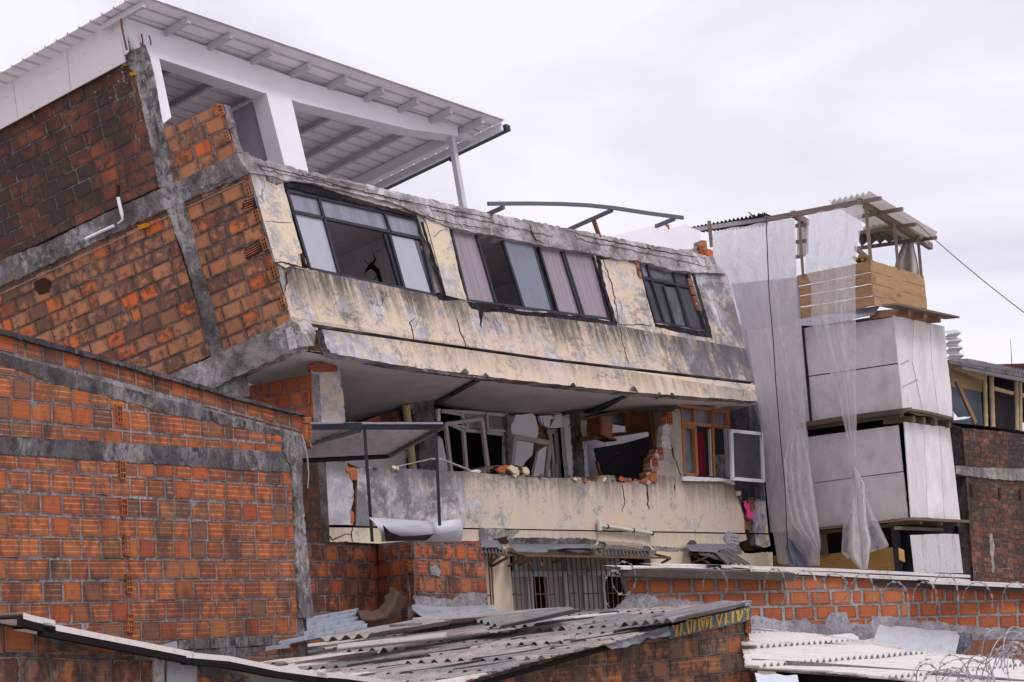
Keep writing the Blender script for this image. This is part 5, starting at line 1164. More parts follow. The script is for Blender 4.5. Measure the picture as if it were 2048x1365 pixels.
for a, b, w_, lb in ((c0, c1, .09, 'front'), (c1, c2, .06, ''), (c2, c3, .06, ''), (Wz(R3, (545, 548), DF+.02), Wz(R3, (195, 645), DB-1.4), .06, '')):
    m = M(); m.bar(a, b, .05, w_, ZUP); m.build('frame_tube', BLACKST, can)
m = M(); m.bar(Wz(R3, (560, 503), DF-.05), Wz(R3, (1112, 503), DF-.05), .06, .02, ZUP); m.bar(Wz(R3, (200, 505), DF), Wz(R3, (430, 500), DF), .12, .02, ZUP); m.build('edge_trim', zinc('painted edge trim', (.3, .29, .36), .1, .3, .5), can)
for a, b in (((575, 520), (630, 1310)), ((1062, 520), (1090, 1200))):
    m = M(); m.bar(Wz(R3, a, DF+.02), Wz(R3, b, DF+.02), .045, .045, FWD); m.build('post', BLACKST, can)
m = M(); m.tube([W(*p, 36.5) for p in L1((1765, 670), (1785, 740), (1798, 820), (1805, 900), (1798, 985))], .008, 5); m.tube([W(*p, 36.8) for p in L1((1770, 690), (1775, 740), (1795, 790), (1800, 880))], .006, 5)
m.build('loose_wire', paint('grey wire', (.4, .38, .4)), None, label='thin loose wire dangling from the top corner of the left brick gable', cat='wire')
# curled metal sheet hung on the posts
m = M(); P = []; U = []; ws = Fr.of((737, 1036, 39.6), (919, 1039, 40.4), V=ZUP)
topl = L3((758, 112), (900, 124), (1100, 132), (1220, 138), (1340, 122)); botl = L3((838, 268), (960, 264), (1105, 266), (1220, 268), (1340, 268))
def along(L, s):
    n = len(L)-1; k = min(n-1, int(s*n)); return L12(L[k], L[k+1], s*n-k)
for i in range(15):
    t = i/14; row = []; ur = []
    for j in range(33):
        s = j/32; q = L12(along(topl, s), along(botl, s), t); k = .12*math.sin(t*3.0)*(1-s*.6)+.05*math.sin(s*8)
        row.append(ws.at(*q)+ws.N*k); ur.append((s*1.3, t*.4))
    P.append(row); U.append(ur)
m.grid(P, U, 0, True, .006)
m.build('curled_metal_sheet', zinc('bright dented zinc', (.4, .39, .44), .14, .25, .5, dark=.18), None, label='bright dented metal sheet propped across the black canopy posts', cat='metal sheet')
m = M(); P = []; U = []
top2 = L3((786, 170), (830, 215), (900, 242), (1000, 240), (1112, 228)); bo2 = L3((840, 272), (870, 270), (940, 268), (1010, 266), (1100, 264))
for i in range(5):
    t = i/4; row = []; ur = []
    for j in range(25):
        s = j/24; q = L12(along(top2, s), along(bo2, s), t); row.append(ws.at(*q)+ws.N*(.28-.15*t)); ur.append((s, t*.3))
    P.append(row); U.append(ur)
m.grid(P, U, 0, True, .01); m.build('dark_curl_sheet', rusty('dark curled sheet', (.05, .035, .035), (.1, .05, .04)), None, label='dark curled strip of sheet lying on the low brick wall under the bright sheet', cat='metal sheet')
# ------------------------------------------------------------------ makeshift tower clad in cement board
tow = empty('clad_tower', base_of(W(1800, 1100, 53)), 'narrow makeshift tower clad in stained pale cement boards under a timber lookout', 'tower')
TU = (W(1786, 631, 52)-W(1822, 1036, 52)).normalized()
TL = Fr.of((1805, 820, 52), (1500, 862, 55.6), V=TU); TL = Fr(TL.O, -TL.U, TU)
TR = Fr.of((1805, 820, 52), (1906, 839, 54.4), V=TU)
BD_ = board('stained cement board', (.82, .765, .785), (.36, .32, .33))
BD2 = board('pale cement board', (.74, .69, .71), (.36, .325, .34), 1)
DRKW = wood('dark floor timber', (.1, .075, .065), (.04, .03, .03), 1, .3)
def panel(fr, P, mat, n=0, th=.02, lab=None, parent=tow, name='cladding_board', amp=.15):
    m = M(); m.slab(fr, rough(P, amp, 12, int(P[0][0]), True), (), th, n=n); return m.build(name, mat, parent, label=lab)
# left face
panel(TL, R1((1062, 868), (1276, 836), (1308, 1104), (1064, 1140), (785, 1180), (765, 1010), (745, 905), (800, 890)), BD_, .01, lab='upper cement board of the left face')
panel(TL, R1((785, 1186), (1064, 1146), (1310, 1110))+R2((1337, 200), (1060, 240), (805, 276)), BD_, .0, lab='second cement board of the left face')
panel(TL, R2((775, 366), (1308, 296), (1336, 566), (1020, 606), (810, 634)), BD_, -.02, lab='third cement board of the left face')
panel(TL, R2((810, 638), (1020, 610), (1338, 571), (1366, 840), (1100, 868), (848, 905)), BD_, -.012, lab='lowest cement board of the left face')
panel(TL, R1((420, 910), (742, 880))+R2((796, 280), (520, 310), (470, 60)), BD_, -.03, lab='board behind the large plastic sheet')
panel(TL, R2((500, 305), (770, 290), (840, 905), (560, 925)), BD_, -.03, lab='lower board behind the large plastic sheet')
panel(TL, R1((330, 640), (715, 600), (742, 878), (400, 910)), paint('painted lilac board', (.45, .43, .5), .8, .2), -.04)
m = M(); m.bar(TL.off(.03).at(*R1((748, 885))[0]), TL.off(.03).at(*R2((798, 280))[0]), .035, .03, TL.N); m.build('seam_post', plain('black seam', (.03, .025, .03)), tow)
# right face
panel(TR, R1((1282, 826), (1400, 850), (1392, 1110))+R2((1455, 225), (1338, 204))+R1((1312, 1104)), BD2, .012, lab='left strip of the upper right face')
panel(TR, R1((1402, 850), (1497, 872), (1505, 1100))+R2((1545, 240), (1458, 224))+R1((1395, 1100)), BD2, .008, lab='middle strip of the upper right face')
panel(TR, R1((1499, 872), (1582, 890), (1600, 1100))+R2((1622, 100), (1630, 262), (1548, 240))+R1((1508, 1100)), BD2, .014, lab='right strip of the upper right face')
panel(TR, R2((1346, 276), (1458, 290), (1482, 838), (1386, 836)), BD2, .0, lab='left strip of the lower right face')
panel(TR, R2((1461, 291), (1550, 300), (1580, 846), (1485, 838)), BD_, -.01, lab='greyer middle strip of the lower right face')
panel(TR, R2((1553, 300), (1612, 310), (1675, 856), (1583, 846)), BD2, .004, lab='right strip of the lower right face')
panel(TR, R1((1284, 830), (1580, 893))+R2((1626, 258), (1340, 202)), BD_, -.03, lab='backing board of the upper right face', name='backing_board')
panel(TR, R2((1352, 284), (1608, 316), (1668, 850), (1390, 832)), BD_, -.04, lab='backing board of the lower right face', name='backing_board')
m = M(); m.bar(TR.at(*R1((1318, 1112))[0])+TR.N*.02, TR.at(*R1((1368, 1088))[0])+TR.N*.02, .008, .006, TR.N); m.bar(TR.at(*R1((1330, 1245))[0])+TR.N*.02, TR.at(*R1((1420, 1200))[0])+TR.N*.02, .008, .006, TR.N); m.build('scratch', plain('grey scratch', (.3, .27, .28)), tow)
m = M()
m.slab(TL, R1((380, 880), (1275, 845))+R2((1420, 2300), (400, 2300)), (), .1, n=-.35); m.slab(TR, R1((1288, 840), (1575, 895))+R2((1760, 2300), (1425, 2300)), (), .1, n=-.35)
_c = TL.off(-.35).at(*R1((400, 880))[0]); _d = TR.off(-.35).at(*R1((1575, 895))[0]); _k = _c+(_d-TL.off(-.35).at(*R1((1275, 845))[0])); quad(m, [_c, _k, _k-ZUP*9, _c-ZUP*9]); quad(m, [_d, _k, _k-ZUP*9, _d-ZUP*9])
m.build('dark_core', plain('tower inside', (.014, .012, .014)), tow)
# floors
def board_edge(L, fr, w_, h_, n, mat=DRKW, name='floor_board'):
    m = M()
    for p, q in zip(L, L[1:]): m.bar(fr.off(n).at(*p), fr.off(n).at(*q), h_, w_, fr.N)
    return m.build(name, mat, tow)
board_edge(R2((765, 292), (1040, 248), (1362, 208)), TL, .25, .09, .06); board_edge(R2((1345, 206), (1450, 222), (1635, 266)), TR, .25, .04, .1); board_edge(R2((765, 312), (1330, 232)), TL, .1, .1, -.02)
for x in (1380, 1440, 1510, 1590): m = M(); c_ = TR.at(*R2((x, 262+(x-1380)*.15))[0]); m.bar(c_+TR.N*.08, c_-TR.N*.5, .14, .12, ZUP); m.build('joist', DRKW, tow)
board_edge(R2((650, 922), (845, 902), (1370, 846)), TL, .2, .05, .06, wood('floor edge', (.25, .17, .12), (.1, .07, .05))); board_edge(R2((1365, 846), (1690, 862)), TR, .25, .05, .1)
for x, y in ((1420, 858), (1540, 866), (1640, 870)): m = M(); c_ = TR.at(*R2((x, y))[0]); m.bar(c_+TR.N*.08, c_-TR.N*.5, .14, .12, ZUP); m.build('joist', DRKW, tow)
board_edge(R2((850, 925), (1300, 880)), TL, .1, .06, -.1); board_edge(R2((1300, 900), (1560, 910)), TR, .1, .06, -.1)
panel(TR, R2((1350, 208), (1450, 222), (1560, 262), (1530, 262), (1500, 242), (1430, 240)), wood('lifting board lip', (.22, .17, .14)), .1)
m = M(); flapz = TR.off(.25)
m.slab(flapz, rough(R2((1632, 215), (1660, 250), (1740, 246), (1700, 262), (1640, 268)), .8, 4, 3, True), (), .01); m.build('torn_foil', paint('white torn foil', (.8, .78, .82), .4, .1), tow)
# base
board_edge(R2((1290, 890), (1315, 1150)), TL, .1, .12, -.05, BLACKST, 'post'); board_edge(R2((870, 930), (880, 1060)), TL, .1, .1, -.05, DRKW, 'post')
PLY = wood('orange plywood', (.42, .24, .07), (.25, .12, .04), .6, 0)
panel(TL, R2((560, 1060), (850, 1055), (1020, 1040), (1180, 1020), (1300, 1010), (1310, 1150), (560, 1150)), PLY, -.12, name='plywood_sheet', lab='orange plywood sheet closing the foot of the tower')
panel(TR, R2((1315, 1015), (1345, 1030), (1350, 1100), (1320, 1085)), PLY, .05, name='plywood_scrap')
for k, (P) in enumerate((R2((1348, 942), (1430, 940), (1458, 1165), (1372, 1165)), R2((1432, 938), (1525, 936), (1552, 1165), (1460, 1165)), R2((1530, 934), (1625, 938), (1648, 1165), (1556, 1165)))):
    a, b, c, d = [TR.at(*q)+TR.N*.12 for q in P]; m = M()
    corr(m, a, b-a, d-a, 1, pitch=.16, amp=.025, N=TR.N, seed=k, wob=.01, nb=6); m.build('corrugated_panel', fibro('whitened corrugated panel', (.62, .6, .62), (.28, .26, .28), .35, 1.2), tow)
# lookout of planks
PL1 = wood('weathered plank', (.45, .265, .14), (.15, .08, .045), 1, .05); 
LL = Fr.of((1745, 521, 51.9), (1595, 552, 54.2), V=TU); LL = Fr(LL.O, -LL.U, TU); LR = Fr.of((1745, 521, 51.9), (1848, 553, 54.3), V=TU)
for P in (((1156, 502), (1460, 594), (1468, 658), (1158, 566)), ((1158, 568), (1468, 660), (1474, 724), (1162, 634)), ((1162, 637), (1476, 726), (1480, 789), (1166, 709)), ((1168, 711), (1480, 791), (1488, 820), (1174, 768))):
    panel(LR, R1(*P), PL1, 0, .03, name='plank', amp=.6)
for P in (((1156, 502), (715, 592), (715, 655), (1156, 569)), ((1156, 572), (715, 659), (715, 714), (1158, 637)), ((1160, 640), (718, 716), (722, 778), (1164, 708)), ((1166, 711), (722, 781), (728, 850), (1172, 768))):
    panel(LL, R1(*P), PL1, 0, .03, name='plank', amp=.6)
m = M(); P = []; U = []
fa, fb = R1((730, 850), (900, 820), (1060, 790), (1230, 764)), R1((760, 880), (900, 880), (1060, 850), (1215, 816))
for i in range(4):
    row = []; ur = []
    for j in range(17): s = j/16; q = L12(along(fa, s), along(fb, s), i/3); row.append(TL.at(*q)+TL.N*(.1+.12*i/3)); ur.append((s*3, i*.1))
    P.append(row); U.append(ur)
m.grid(P, U, 0, True, .008); m.build('flashing', zinc('lilac grey flashing', (.34, .33, .38), .1, .5), tow)
m = M(); a, b = R1((1190, 768), (1562, 845)); m.bar(TR.at(*a)+TR.N*.22, TR.at(*b)+TR.N*.22, .035, .3, TR.N); m.build('floor_board', DRKW, tow)
for x in (1300, 1390, 1480): m = M(); c_ = TR.at(*R1((x, 800+(x-1250)*.22))[0]); m.bar(c_+TR.N*.25, c_-TR.N*.5, .12, .14, ZUP); m.build('joist', wood('red joist', (.2, .08, .06), (.08, .04, .03)), tow)
m = M(); m.slab(TL, R1((1060, 850), (1280, 815), (1282, 838), (1060, 866)), (), .05, n=-.1); m.build('gap_board', DRKW, tow)
# roof of the lookout
TBR = wood('grey brown batten', (.2, .15, .14), (.08, .06, .06), 1, .3)
def stick(Z, p, q, d0, d1, w_=.05, h_=.07, mat=TBR, name='batten', parent=tow):
    m = M(); m.bar(W(*Z(p)[0], d0), W(*Z(q)[0], d1), w_, h_, ZUP); return m.build(name, mat, parent)
stick(R1, (728, 250), (752, 600), 53.9, 54.0, .055, .055, name='post'); stick(R1, (1118, 170), (1150, 520), 51.9, 51.95, .06, .06, name='post')
stick(R1, (1288, 285), (1310, 560), 53.0, 53.1, .055, .055, name='post'); stick(R1, (1424, 355), (1446, 600), 54.1, 54.2, .055, .055, name='post')
stick(R1, (200, 270), (215, 425), 56, 56, .06, .06, name='post')
stick(R1, (1080, 155), (1500, 422), 51.8, 54.9, .09, .12, name='rafter'); stick(R1, (690, 228), (775, 282), 54.1, 54.7, .09, .12, name='rafter')
stick(R1, (1080, 162), (1207, 137), 51.9, 51.2); stick(R1, (540, 262), (1085, 162), 54.8, 51.9, .07, .1)
for p, q, d0, d1 in (((1075, 248), (1335, 200), 52.9, 52.0), ((1080, 340), (1415, 290), 54.0, 52.9), ((1070, 432), (1535, 368), 55.4, 54.1)): stick(R1, p, q, d0, d1)
for p, q, d0, d1 in (((712, 300), (775, 290), 54.5, 54.2), ((712, 395), (770, 388), 55.2, 55), ((712, 482), (748, 478), 56.2, 56)): stick(R1, p, q, d0, d1)
stick(R1, (1060, 430), (1130, 490), 55, 54, .06, .08); stick(R1, (100, 325), (690, 235), 57, 54.3, .07, .08, paint('pale batten', (.45, .41, .42), .8, .3))
TRL = film('milky corrugated roofing', (.72, .68, .64), .72, .1, .45)
def qsheet(P, D, pitch, amp, mat, name, seed=0, parent=tow, thk=.006, nz=.012):
    a, b, c, d = [W(*q, dd) for q, dd in zip(P, D)]          # a-b across the waves, a-d along the ridges
    m = M(); n = max(2, int((b-a).length/pitch))*8; N = (b-a).cross(d-a).normalized(); N = N if N.z > 0 else -N
    PP = []; U = []
    for i in range(17):
        t = i/16; row = []; ur = []
        for j in range(n+1):
            s = j/n; row.append(a.lerp(b, s).lerp(d.lerp(c, s), t)+N*(amp*math.cos(2*math.pi*j/8)+.5*nz*mnoise.noise(Vector((s*3, t*3, seed))))); ur.append((s*2, t*2))
        PP.append(row); U.append(ur)
    m.grid(PP, U, 0, True, thk); return m.build(name, mat, parent)
qsheet(R1((900, 160), (1135, 108), (1540, 350), (1300, 395)), (52.8, 51.4, 53.9, 55.4), .2, .04, TRL, 'roof_sheet', 1)
qsheet(R1((1085, 310), (1300, 275), (1500, 390), (1320, 420)), (54.6, 53.4, 54.4, 55.6), .2, .04, TRL, 'roof_sheet', 2)
qsheet(R1((1070, 345), (1250, 320), (1340, 378), (1075, 410)), (54.9, 54, 54.6, 55.4), .2, .045, fibro('dull corrugated sheet', (.3, .28, .28), (.12, .11, .11), .5), 'roof_sheet', 3)  # a sheet of darker grey
qsheet(R1((712, 285), (780, 270), (780, 470), (712, 480)), (54.6, 54.3, 56, 56.2), .2, .035, TRL, 'roof_sheet', 4)
qsheet(M3((0, 555), (930, 375), (1010, 520), (160, 600)), (57.4, 54.7, 56, 58.6), .165, .026, fibro('black corrugated sheet', (.07, .06, .065), (.03, .028, .03), .8), 'roof_sheet', 5)
m = M(); fz = TL
for P in (M3((738, 342), (790, 385), (850, 405), (895, 385), (860, 362), (930, 380), (930, 405), (800, 412)), M3((938, 352), (970, 370), (1045, 400), (950, 405))):
    m.slab(TL, P, (), .02, n=.3)
m.build('roof_scrap', plain('black scrap', (.03, .025, .03)), tow)
m = M(); rn = random.Random(5)
for k in range(11):
    x = 1048+rn.uniform(0, 76); y = 478+rn.uniform(-4, 20); p = W(*R1((x, y))[0], 52.6+rn.uniform(0, .3)); q = W(*R1((x+62, y+62))[0], 54.2); m.tube([p, q], .035, 7)
m.build('bamboo_bundle', wood('dry bamboo', (.4, .26, .12), (.16, .1, .05)), None, label='bundle of dry bamboo canes sticking over the plank parapet of the lookout', cat='bamboo')
m = M(); P = []; U = []
tl = R1((1362, 312), (1375, 310), (1390, 330)); bl = R1((1292, 545), (1330, 560), (1380, 575), (1432, 585))
for i in range(15):
    t = i/14; row = []; ur = []
    for j in range(25):
        s = j/24; q = L12(along(tl, s), along(bl, s), t**1.1); q = (q[0]+(3 if s < .5 else -2)*math.sin(t*6)*t, q[1]); row.append(W(*q, 54.6+.12*math.sin(s*15)*t+.1*math.sin(t*5))); ur.append((s, t*1.5))
    P.append(row); U.append(ur)
m.grid(P, U, 0, True, .004); m.build('hanging_cloth', paint('limp off white cloth', (.6, .56, .54), .9, .3), None, label='limp off white cloth hanging from the lookout roof', cat='cloth')

# ------------------------------------------------------------------ sheets of polythene
def cloth(name, L, Rr, D, mat, label, cat, nj=56, ni=60, folds=9, amp=.03, seed=0, pinch=(), ph=0., gather=None):
    """sheet given by its left and right edges (seen points) and its distance; folds run down it"""
    m = M(); P = []; U = []
    def arc(L):
        T = [0]
        for a, b in zip(L, L[1:]): T.append(T[-1]+math.hypot(b[0]-a[0], b[1]-a[1]))
        return [t/T[-1] for t in T]
    def at(L, T, t):
        for k in range(len(L)-1):
            if t <= T[k+1]+1e-9: return L12(L[k], L[k+1], (t-T[k])/(T[k+1]-T[k]))
        return L[-1]
    TL_, TR_ = arc(L), arc(Rr)
    for i in range(ni+1):
        t = i/ni; a, b = at(L, TL_, t), at(Rr, TR_, t); row = []; ur = []
        for j in range(nj+1):
            s = j/nj; q = L12(a, b, s); d = D(s, t)
            f = math.sin(s*folds*6.28+3*mnoise.noise(Vector((s*3, t*1.2, seed)))+ph)*amp*(.35+t)+.12*mnoise.noise(Vector((s*3, t*1.6, seed+5)))+.02*mnoise.noise(Vector((s*14, t*5, seed+9)))
            row.append(W(q[0], q[1]+(0 if i else 1.2*math.sin(s*20)), d+f)); ur.append((s*2.6, t*6))
        P.append(row); U.append(ur)
    m.grid(P, U, 0, True); return m.build(name, mat, None, label=label, cat=cat)
FILM1 = film('milky polythene', (.78, .735, .77), .66, .4); FILM2 = film('thin polythene', (.8, .76, .8), .52, .35); FILM3 = film('crumpled polythene', (.86, .82, .83), .85, .3); FILMD = film('dark plastic film', (.2, .2, .25), .6, .7)  # the last film is dark grey by its own colour
cloth('plastic_sheet', M3((300, 590), (285, 700), (290, 900), (325, 1125), (400, 1145), (450, 1330))+[(1462, 640), (1486, 745), (1506, 805), (1528, 880), (1535, 1010), (1545, 1060), (1556, 1128)],
      [(1590, 436), (1592, 500), (1594, 600), (1600, 680), (1608, 760), (1612, 850), (1625, 950), (1638, 1050), (1640, 1132)], lambda s, t: 53.9-s*1.6-.2*t, FILM1,
      'tall milky polythene sheet hanging from the tower roof beside the yellow facade', 'plastic sheet', folds=4, seed=1)
cloth('plastic_sheet', R2((680, 305), (640, 500), (650, 700), (690, 880), (800, 1010), (838, 1060)), R2((740, 330), (790, 520), (820, 740), (845, 900), (856, 1000), (850, 1060)), lambda s, t: 51.6, FILM2,
      'lower crumpled polythene flap gathered to a knot at its foot, over the tall milky sheet', 'plastic sheet', folds=3, seed=2, amp=.09, nj=30, ni=30)
cloth('plastic_sheet', R1((780, 232), (772, 400), (760, 560), (800, 640), (800, 860), (840, 1000), (940, 1230))+R2((985, 260), (1000, 330), (1045, 540)), R1((1102, 172), (1095, 300), (1060, 480), (1058, 700), (1062, 900), (1064, 1200))+R2((1066, 200), (1066, 320), (1058, 420), (1050, 545)), lambda s, t: 51.4-s*.5, FILM2,
      'narrower torn polythene strip hanging in front of the tower, tapering to a point', 'plastic sheet', folds=3, seed=3)
cloth('plastic_sheet', R2((1040, 530), (1035, 640), (1025, 860), (1015, 1030), (1030, 1080), (1080, 1140)), R2((1052, 532), (1112, 640), (1125, 860), (1150, 980), (1140, 1060), (1130, 1140)), lambda s, t: 51.0, FILM3,
      'thick white bunched polythene tail hanging below the narrow strip', 'plastic sheet', folds=2, seed=4, amp=.12, nj=30, ni=40)
cloth('plastic_sheet', R2((1048, 560), (1010, 760), (985, 900), (975, 1040), (1010, 1080)), R2((1100, 660), (1150, 780), (1190, 860), (1255, 1000), (1250, 1010)), lambda s, t: 51.3, FILM2,
      'transparent polythene skirt spread behind the bunched white tail', 'plastic sheet', folds=2, seed=5, amp=.06, nj=30, ni=30)
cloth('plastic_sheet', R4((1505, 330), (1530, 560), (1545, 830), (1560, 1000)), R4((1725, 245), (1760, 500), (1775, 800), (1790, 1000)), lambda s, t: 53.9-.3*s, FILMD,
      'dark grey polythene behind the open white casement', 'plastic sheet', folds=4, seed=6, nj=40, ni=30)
cloth('tarpaulin', R2((665, 955), (650, 1010), (670, 1120)), R2((700, 980), (780, 1050), (800, 1130)), lambda s, t: 52.6, plain('blue grey tarp', (.16, .17, .23)), 'small blue grey tarpaulin slumped at the foot of the tall milky sheet', 'tarpaulin', folds=1, seed=7, nj=16, ni=16)
m = M(); rn = random.Random(4); P = [W(x, y, 51.2) for x, y in R1((533, 225), (540, 400), (552, 700), (575, 950), (590, 1200))+R2((600, 150), (622, 420), (645, 650), (660, 1000), (690, 1110))]
m.tube(P, .01, 5); m.build('black_rope', BLACKST, None, label='thin black rope hanging down in front of the tall milky sheet', cat='rope')
m = M(); P = []
for k in range(25):
    s = k/24; a, b = W(*R1((1420, 285))[0], 53), W(2120, 678, 46); P.append(a.lerp(b, s)-ZUP*(.07*4*s*(1-s)))
m.tube(P, .009, 5); m.build('overhead_cable', BLACKST, None, label='black cable running from the lookout roof down out of the picture', cat='cable')

# ------------------------------------------------------------------ old brick building with a bamboo storey
bb = empty('brick_building', base_of(W(1980, 1100, 56)), 'dark old brick building with an open bamboo top storey at the right edge', 'building')
BF = Fr.of((1925, 860, 56.5), (2048, 876, 58.4), V=ZUP); BS = Fr.of((1925, 860, 56.5), (1900, 856, 56.75), V=ZUP); BS = Fr(BS.O, -BS.U, ZUP)
m = M(); wall(m, BF, rough([(1925, 857), (1990, 862), (2075, 874)], .8, 7, 1)+[(2090, 1300), (1960, 1300)]+[(1935, 1000)], th=.2, pw=.25, ph=.1, gap=.02, proud=.01, jit=.006, seed=3, half=.15, anchor=(1925, 860))
m.build('front_wall', [MORT_D, BM_small, CORE], bb, label='dark red solid brick wall of many thin courses')
m = M(); wall(m, BS, [(1898, 848), (1925, 857), (1952, 1215), (1925, 1215)], th=.02, pw=.25, ph=.1, gap=.02, proud=.01, jit=.006, seed=4, anchor=(1925, 860)); m.build('side_wall', [MORT_D, BM_small, CORE], bb)
m = M(); m.slab(BF, [(1955, 1290), (2300, 1310), (2300, 1600), (1975, 1590)], (), .2, 0); m.slab(BF, [(2085, 876), (2300, 900), (2300, 1320), (2085, 1300)], (), .2, 0); quad(m, [BS.at(1925, 860), BS.at(1925, 860)-BF.N*6, BS.at(1925, 860)-BF.N*6-ZUP*7, BS.at(1925, 860)-ZUP*7]); m.build('base_wall', [MORT_D], bb)
m = M(); m.slab(BF, rough(R2((1645, 532), (1800, 545), (2060, 552)), .8, 6, 1)+rough(R2((2060, 622), (1850, 610), (1690, 590), (1650, 580)), 1.6, 6, 2), (), .1, 0, n=.04)
for P in (R2((1735, 640), (1750, 640), (1752, 720), (1738, 720)), R2((1900, 665), (1912, 665), (1912, 730), (1902, 730)), R2((2022, 670), (2034, 670), (2034, 735), (2024, 735))): m.slab(BF, rough(P, .5, 4, 1, True), (), .02, 1, n=.03)
m.slab(BF, rough(R2((1845, 935), (1862, 930), (1875, 1000), (1870, 1100), (1880, 1160), (1860, 1160), (1852, 1040)), 1.2, 5, 4, True), (), .02, 0, n=.03)
m.build('concrete_band', [concrete('pale band', (.3, .27, .26), (.15, .13, .13), (.42, .38, .37), 2, streak=.5), CORE], bb)
m = M(); Bi = BF.off(-.25); m.slab(Bi, M6((260, 440), (600, 560), (600, 760), (280, 700)), (), .03); m.build('wall_panel', wood('tan board', (.4, .27, .14), (.25, .15, .08), .4, 0), bb, label='tan board under the eave')
m = M(); m.slab(Bi, M6((280, 700), (540, 752), (585, 760), (610, 1110), (290, 1080)), (), .03, n=.01); m.build('wall_panel', paint('blue grey panel', (.1, .12, .155), .8, .2), bb, label='blue grey panel behind the leaning stick')
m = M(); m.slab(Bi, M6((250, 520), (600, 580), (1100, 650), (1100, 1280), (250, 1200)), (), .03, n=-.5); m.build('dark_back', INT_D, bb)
m = M()
for k in range(17): x = 722+k*12.3; m.tube([Bi.at(*M6((x, 742+k*2))[0]), Bi.at(*M6((x+4, 1130+k*1.5))[0])], .022, 6)
m.build('cane_screen', plain('dark cane', (.06, .05, .055)), bb)
BAM = wood('bamboo pole', (.42, .32, .2), (.22, .15, .08), .5, .3)
for a, b, r_ in (((625, 585), (640, 1118), .045), ((695, 600), (712, 1125), .05), ((955, 650), (965, 1155), .045), ((998, 660), (1005, 1160), .038)):
    m = M(); A = BF.at(*M6(a)[0]); B = BF.at(*M6(b)[0]); pts = []; rs = []
    for k in range(21): s = k/20; pts.append(A.lerp(B, s)); rs.append(r_*(1.12 if k % 4 == 0 else 1))
    m.tube(pts, rs, 12); m.build('bamboo_post', BAM, bb)
for a, b in (((718, 718), (915, 770)), ((1010, 790), (1060, 805))): m = M(); m.tube([BF.at(*M6(a)[0]), BF.at(*M6(b)[0])], .045, 8); m.build('bamboo_rail', BAM, bb)
m = M(); m.bar(BF.at(*M6((278, 640))[0])+BF.N*.1, BF.at(*M6((482, 1090))[0])+BF.N*.1, .1, .05, BF.N); m.build('leaning_stick', wood('brown stick', (.2, .11, .07)), bb)
m = M(); m.bar(BF.at(*M6((245, 470))[0]), BF.at(*M6((600, 610))[0]), .12, .1, BF.N); m.build('eave_beam', wood('eave board', (.33, .2, .1)), bb)
m = M(); P = [BF.off(.35).at(*q) for q in M6((365, 490), (700, 560), (1100, 640))]; m.tube(P, .06, 10); m.build('gutter', zinc('grey gutter', (.3, .3, .33), .1, .5), bb)
qs = qsheet(M6((240, 432), (1120, 590), (1120, 545), (450, 420)), (56, 58.2, 61, 60), .12, .03, fibro('grey corrugated eave', (.2, .19, .2), (.07, .065, .07), .7), 'roof_sheet', 9, bb)
m = M(); m.bar(BF.off(.5).at(*M6((240, 440))[0]), BF.off(.5).at(*M6((1120, 610))[0]), .07, .05, BF.N); m.build('roof_edge', fibro('roof edge', (.16, .15, .155), (.06, .055, .06), .7), bb)
m = M(); m.slab(BF, M6((1012, 1075), (1100, 1090), (1100, 1175), (1020, 1165)), (), .05, n=-.1); m.build('white_board', WHITE, bb)
# bits beyond
qsheet(M6((212, 118), (240, 410), (392, 415), (350, 98)), (58, 58, 59, 59), .12, .05, zinc('crumpled bright sheet', (.5, .48, .52), .25, .6), 'crumpled_sheet', 11, None)
o = [o for o in bpy.data.objects if o.name.startswith('crumpled_sheet')][0]; tag(o, 'crumpled shiny corrugated sheet standing up behind the right edge of the clad tower', 'metal sheet')
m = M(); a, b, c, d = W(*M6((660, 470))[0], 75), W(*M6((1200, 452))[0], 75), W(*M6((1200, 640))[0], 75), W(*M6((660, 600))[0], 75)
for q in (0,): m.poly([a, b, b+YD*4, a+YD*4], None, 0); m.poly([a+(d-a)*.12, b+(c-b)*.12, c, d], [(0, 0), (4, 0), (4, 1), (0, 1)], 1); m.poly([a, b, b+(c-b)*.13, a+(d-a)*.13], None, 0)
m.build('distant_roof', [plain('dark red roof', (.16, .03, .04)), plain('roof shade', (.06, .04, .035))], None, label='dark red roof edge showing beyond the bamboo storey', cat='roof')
m = M(); m.tube([W(*M6((916, 520))[0], 90), W(*M6((903, 300))[0], 90), W(*M6((897, 200))[0], 90)], [.014, .01, .005], 5); m.build('antenna_mast', BLACKST, None, label='thin far antenna mast above the bamboo storey', cat='antenna')
MORT_F = concrete('gable mortar', (.26, .23, .235), (.1, .088, .09), (.38, .35, .36), 5)
# ------------------------------------------------------------------ brick gable in the left foreground
lw = empty('brick_gable', base_of(W(300, 1000, 34)), 'large orange block gable with grey cement beams filling the left of the view', 'building')
FL = Fr.of((0, 876, 31), (600, 923, 37.6), V=ZUP)
FLg = Fr(FL.O, FL.at(612, 828)-FL.at(0, 660), ZUP)
m = M()
out = [(-60, 642), (0, 661), (60, 676), (612, 832), (616, 862), (600, 900), (606, 1235), (640, 1850), (-420, 1900), (-420, 560)]
m.slab(FL, out, (), .15, 0)
_a, _b = FL.at(606, 835), FL.at(-420, 560); quad(m, [_a-FL.N*.1, _a-FL.N*7, _a-FL.N*7-ZUP*9, _a-FL.N*.1-ZUP*9]); quad(m, [_a-FL.N*.1-ZUP*.1, _b-FL.N*.1-ZUP*.1, _b-FL.N*7-ZUP*.1, _a-FL.N*7-ZUP*.1])
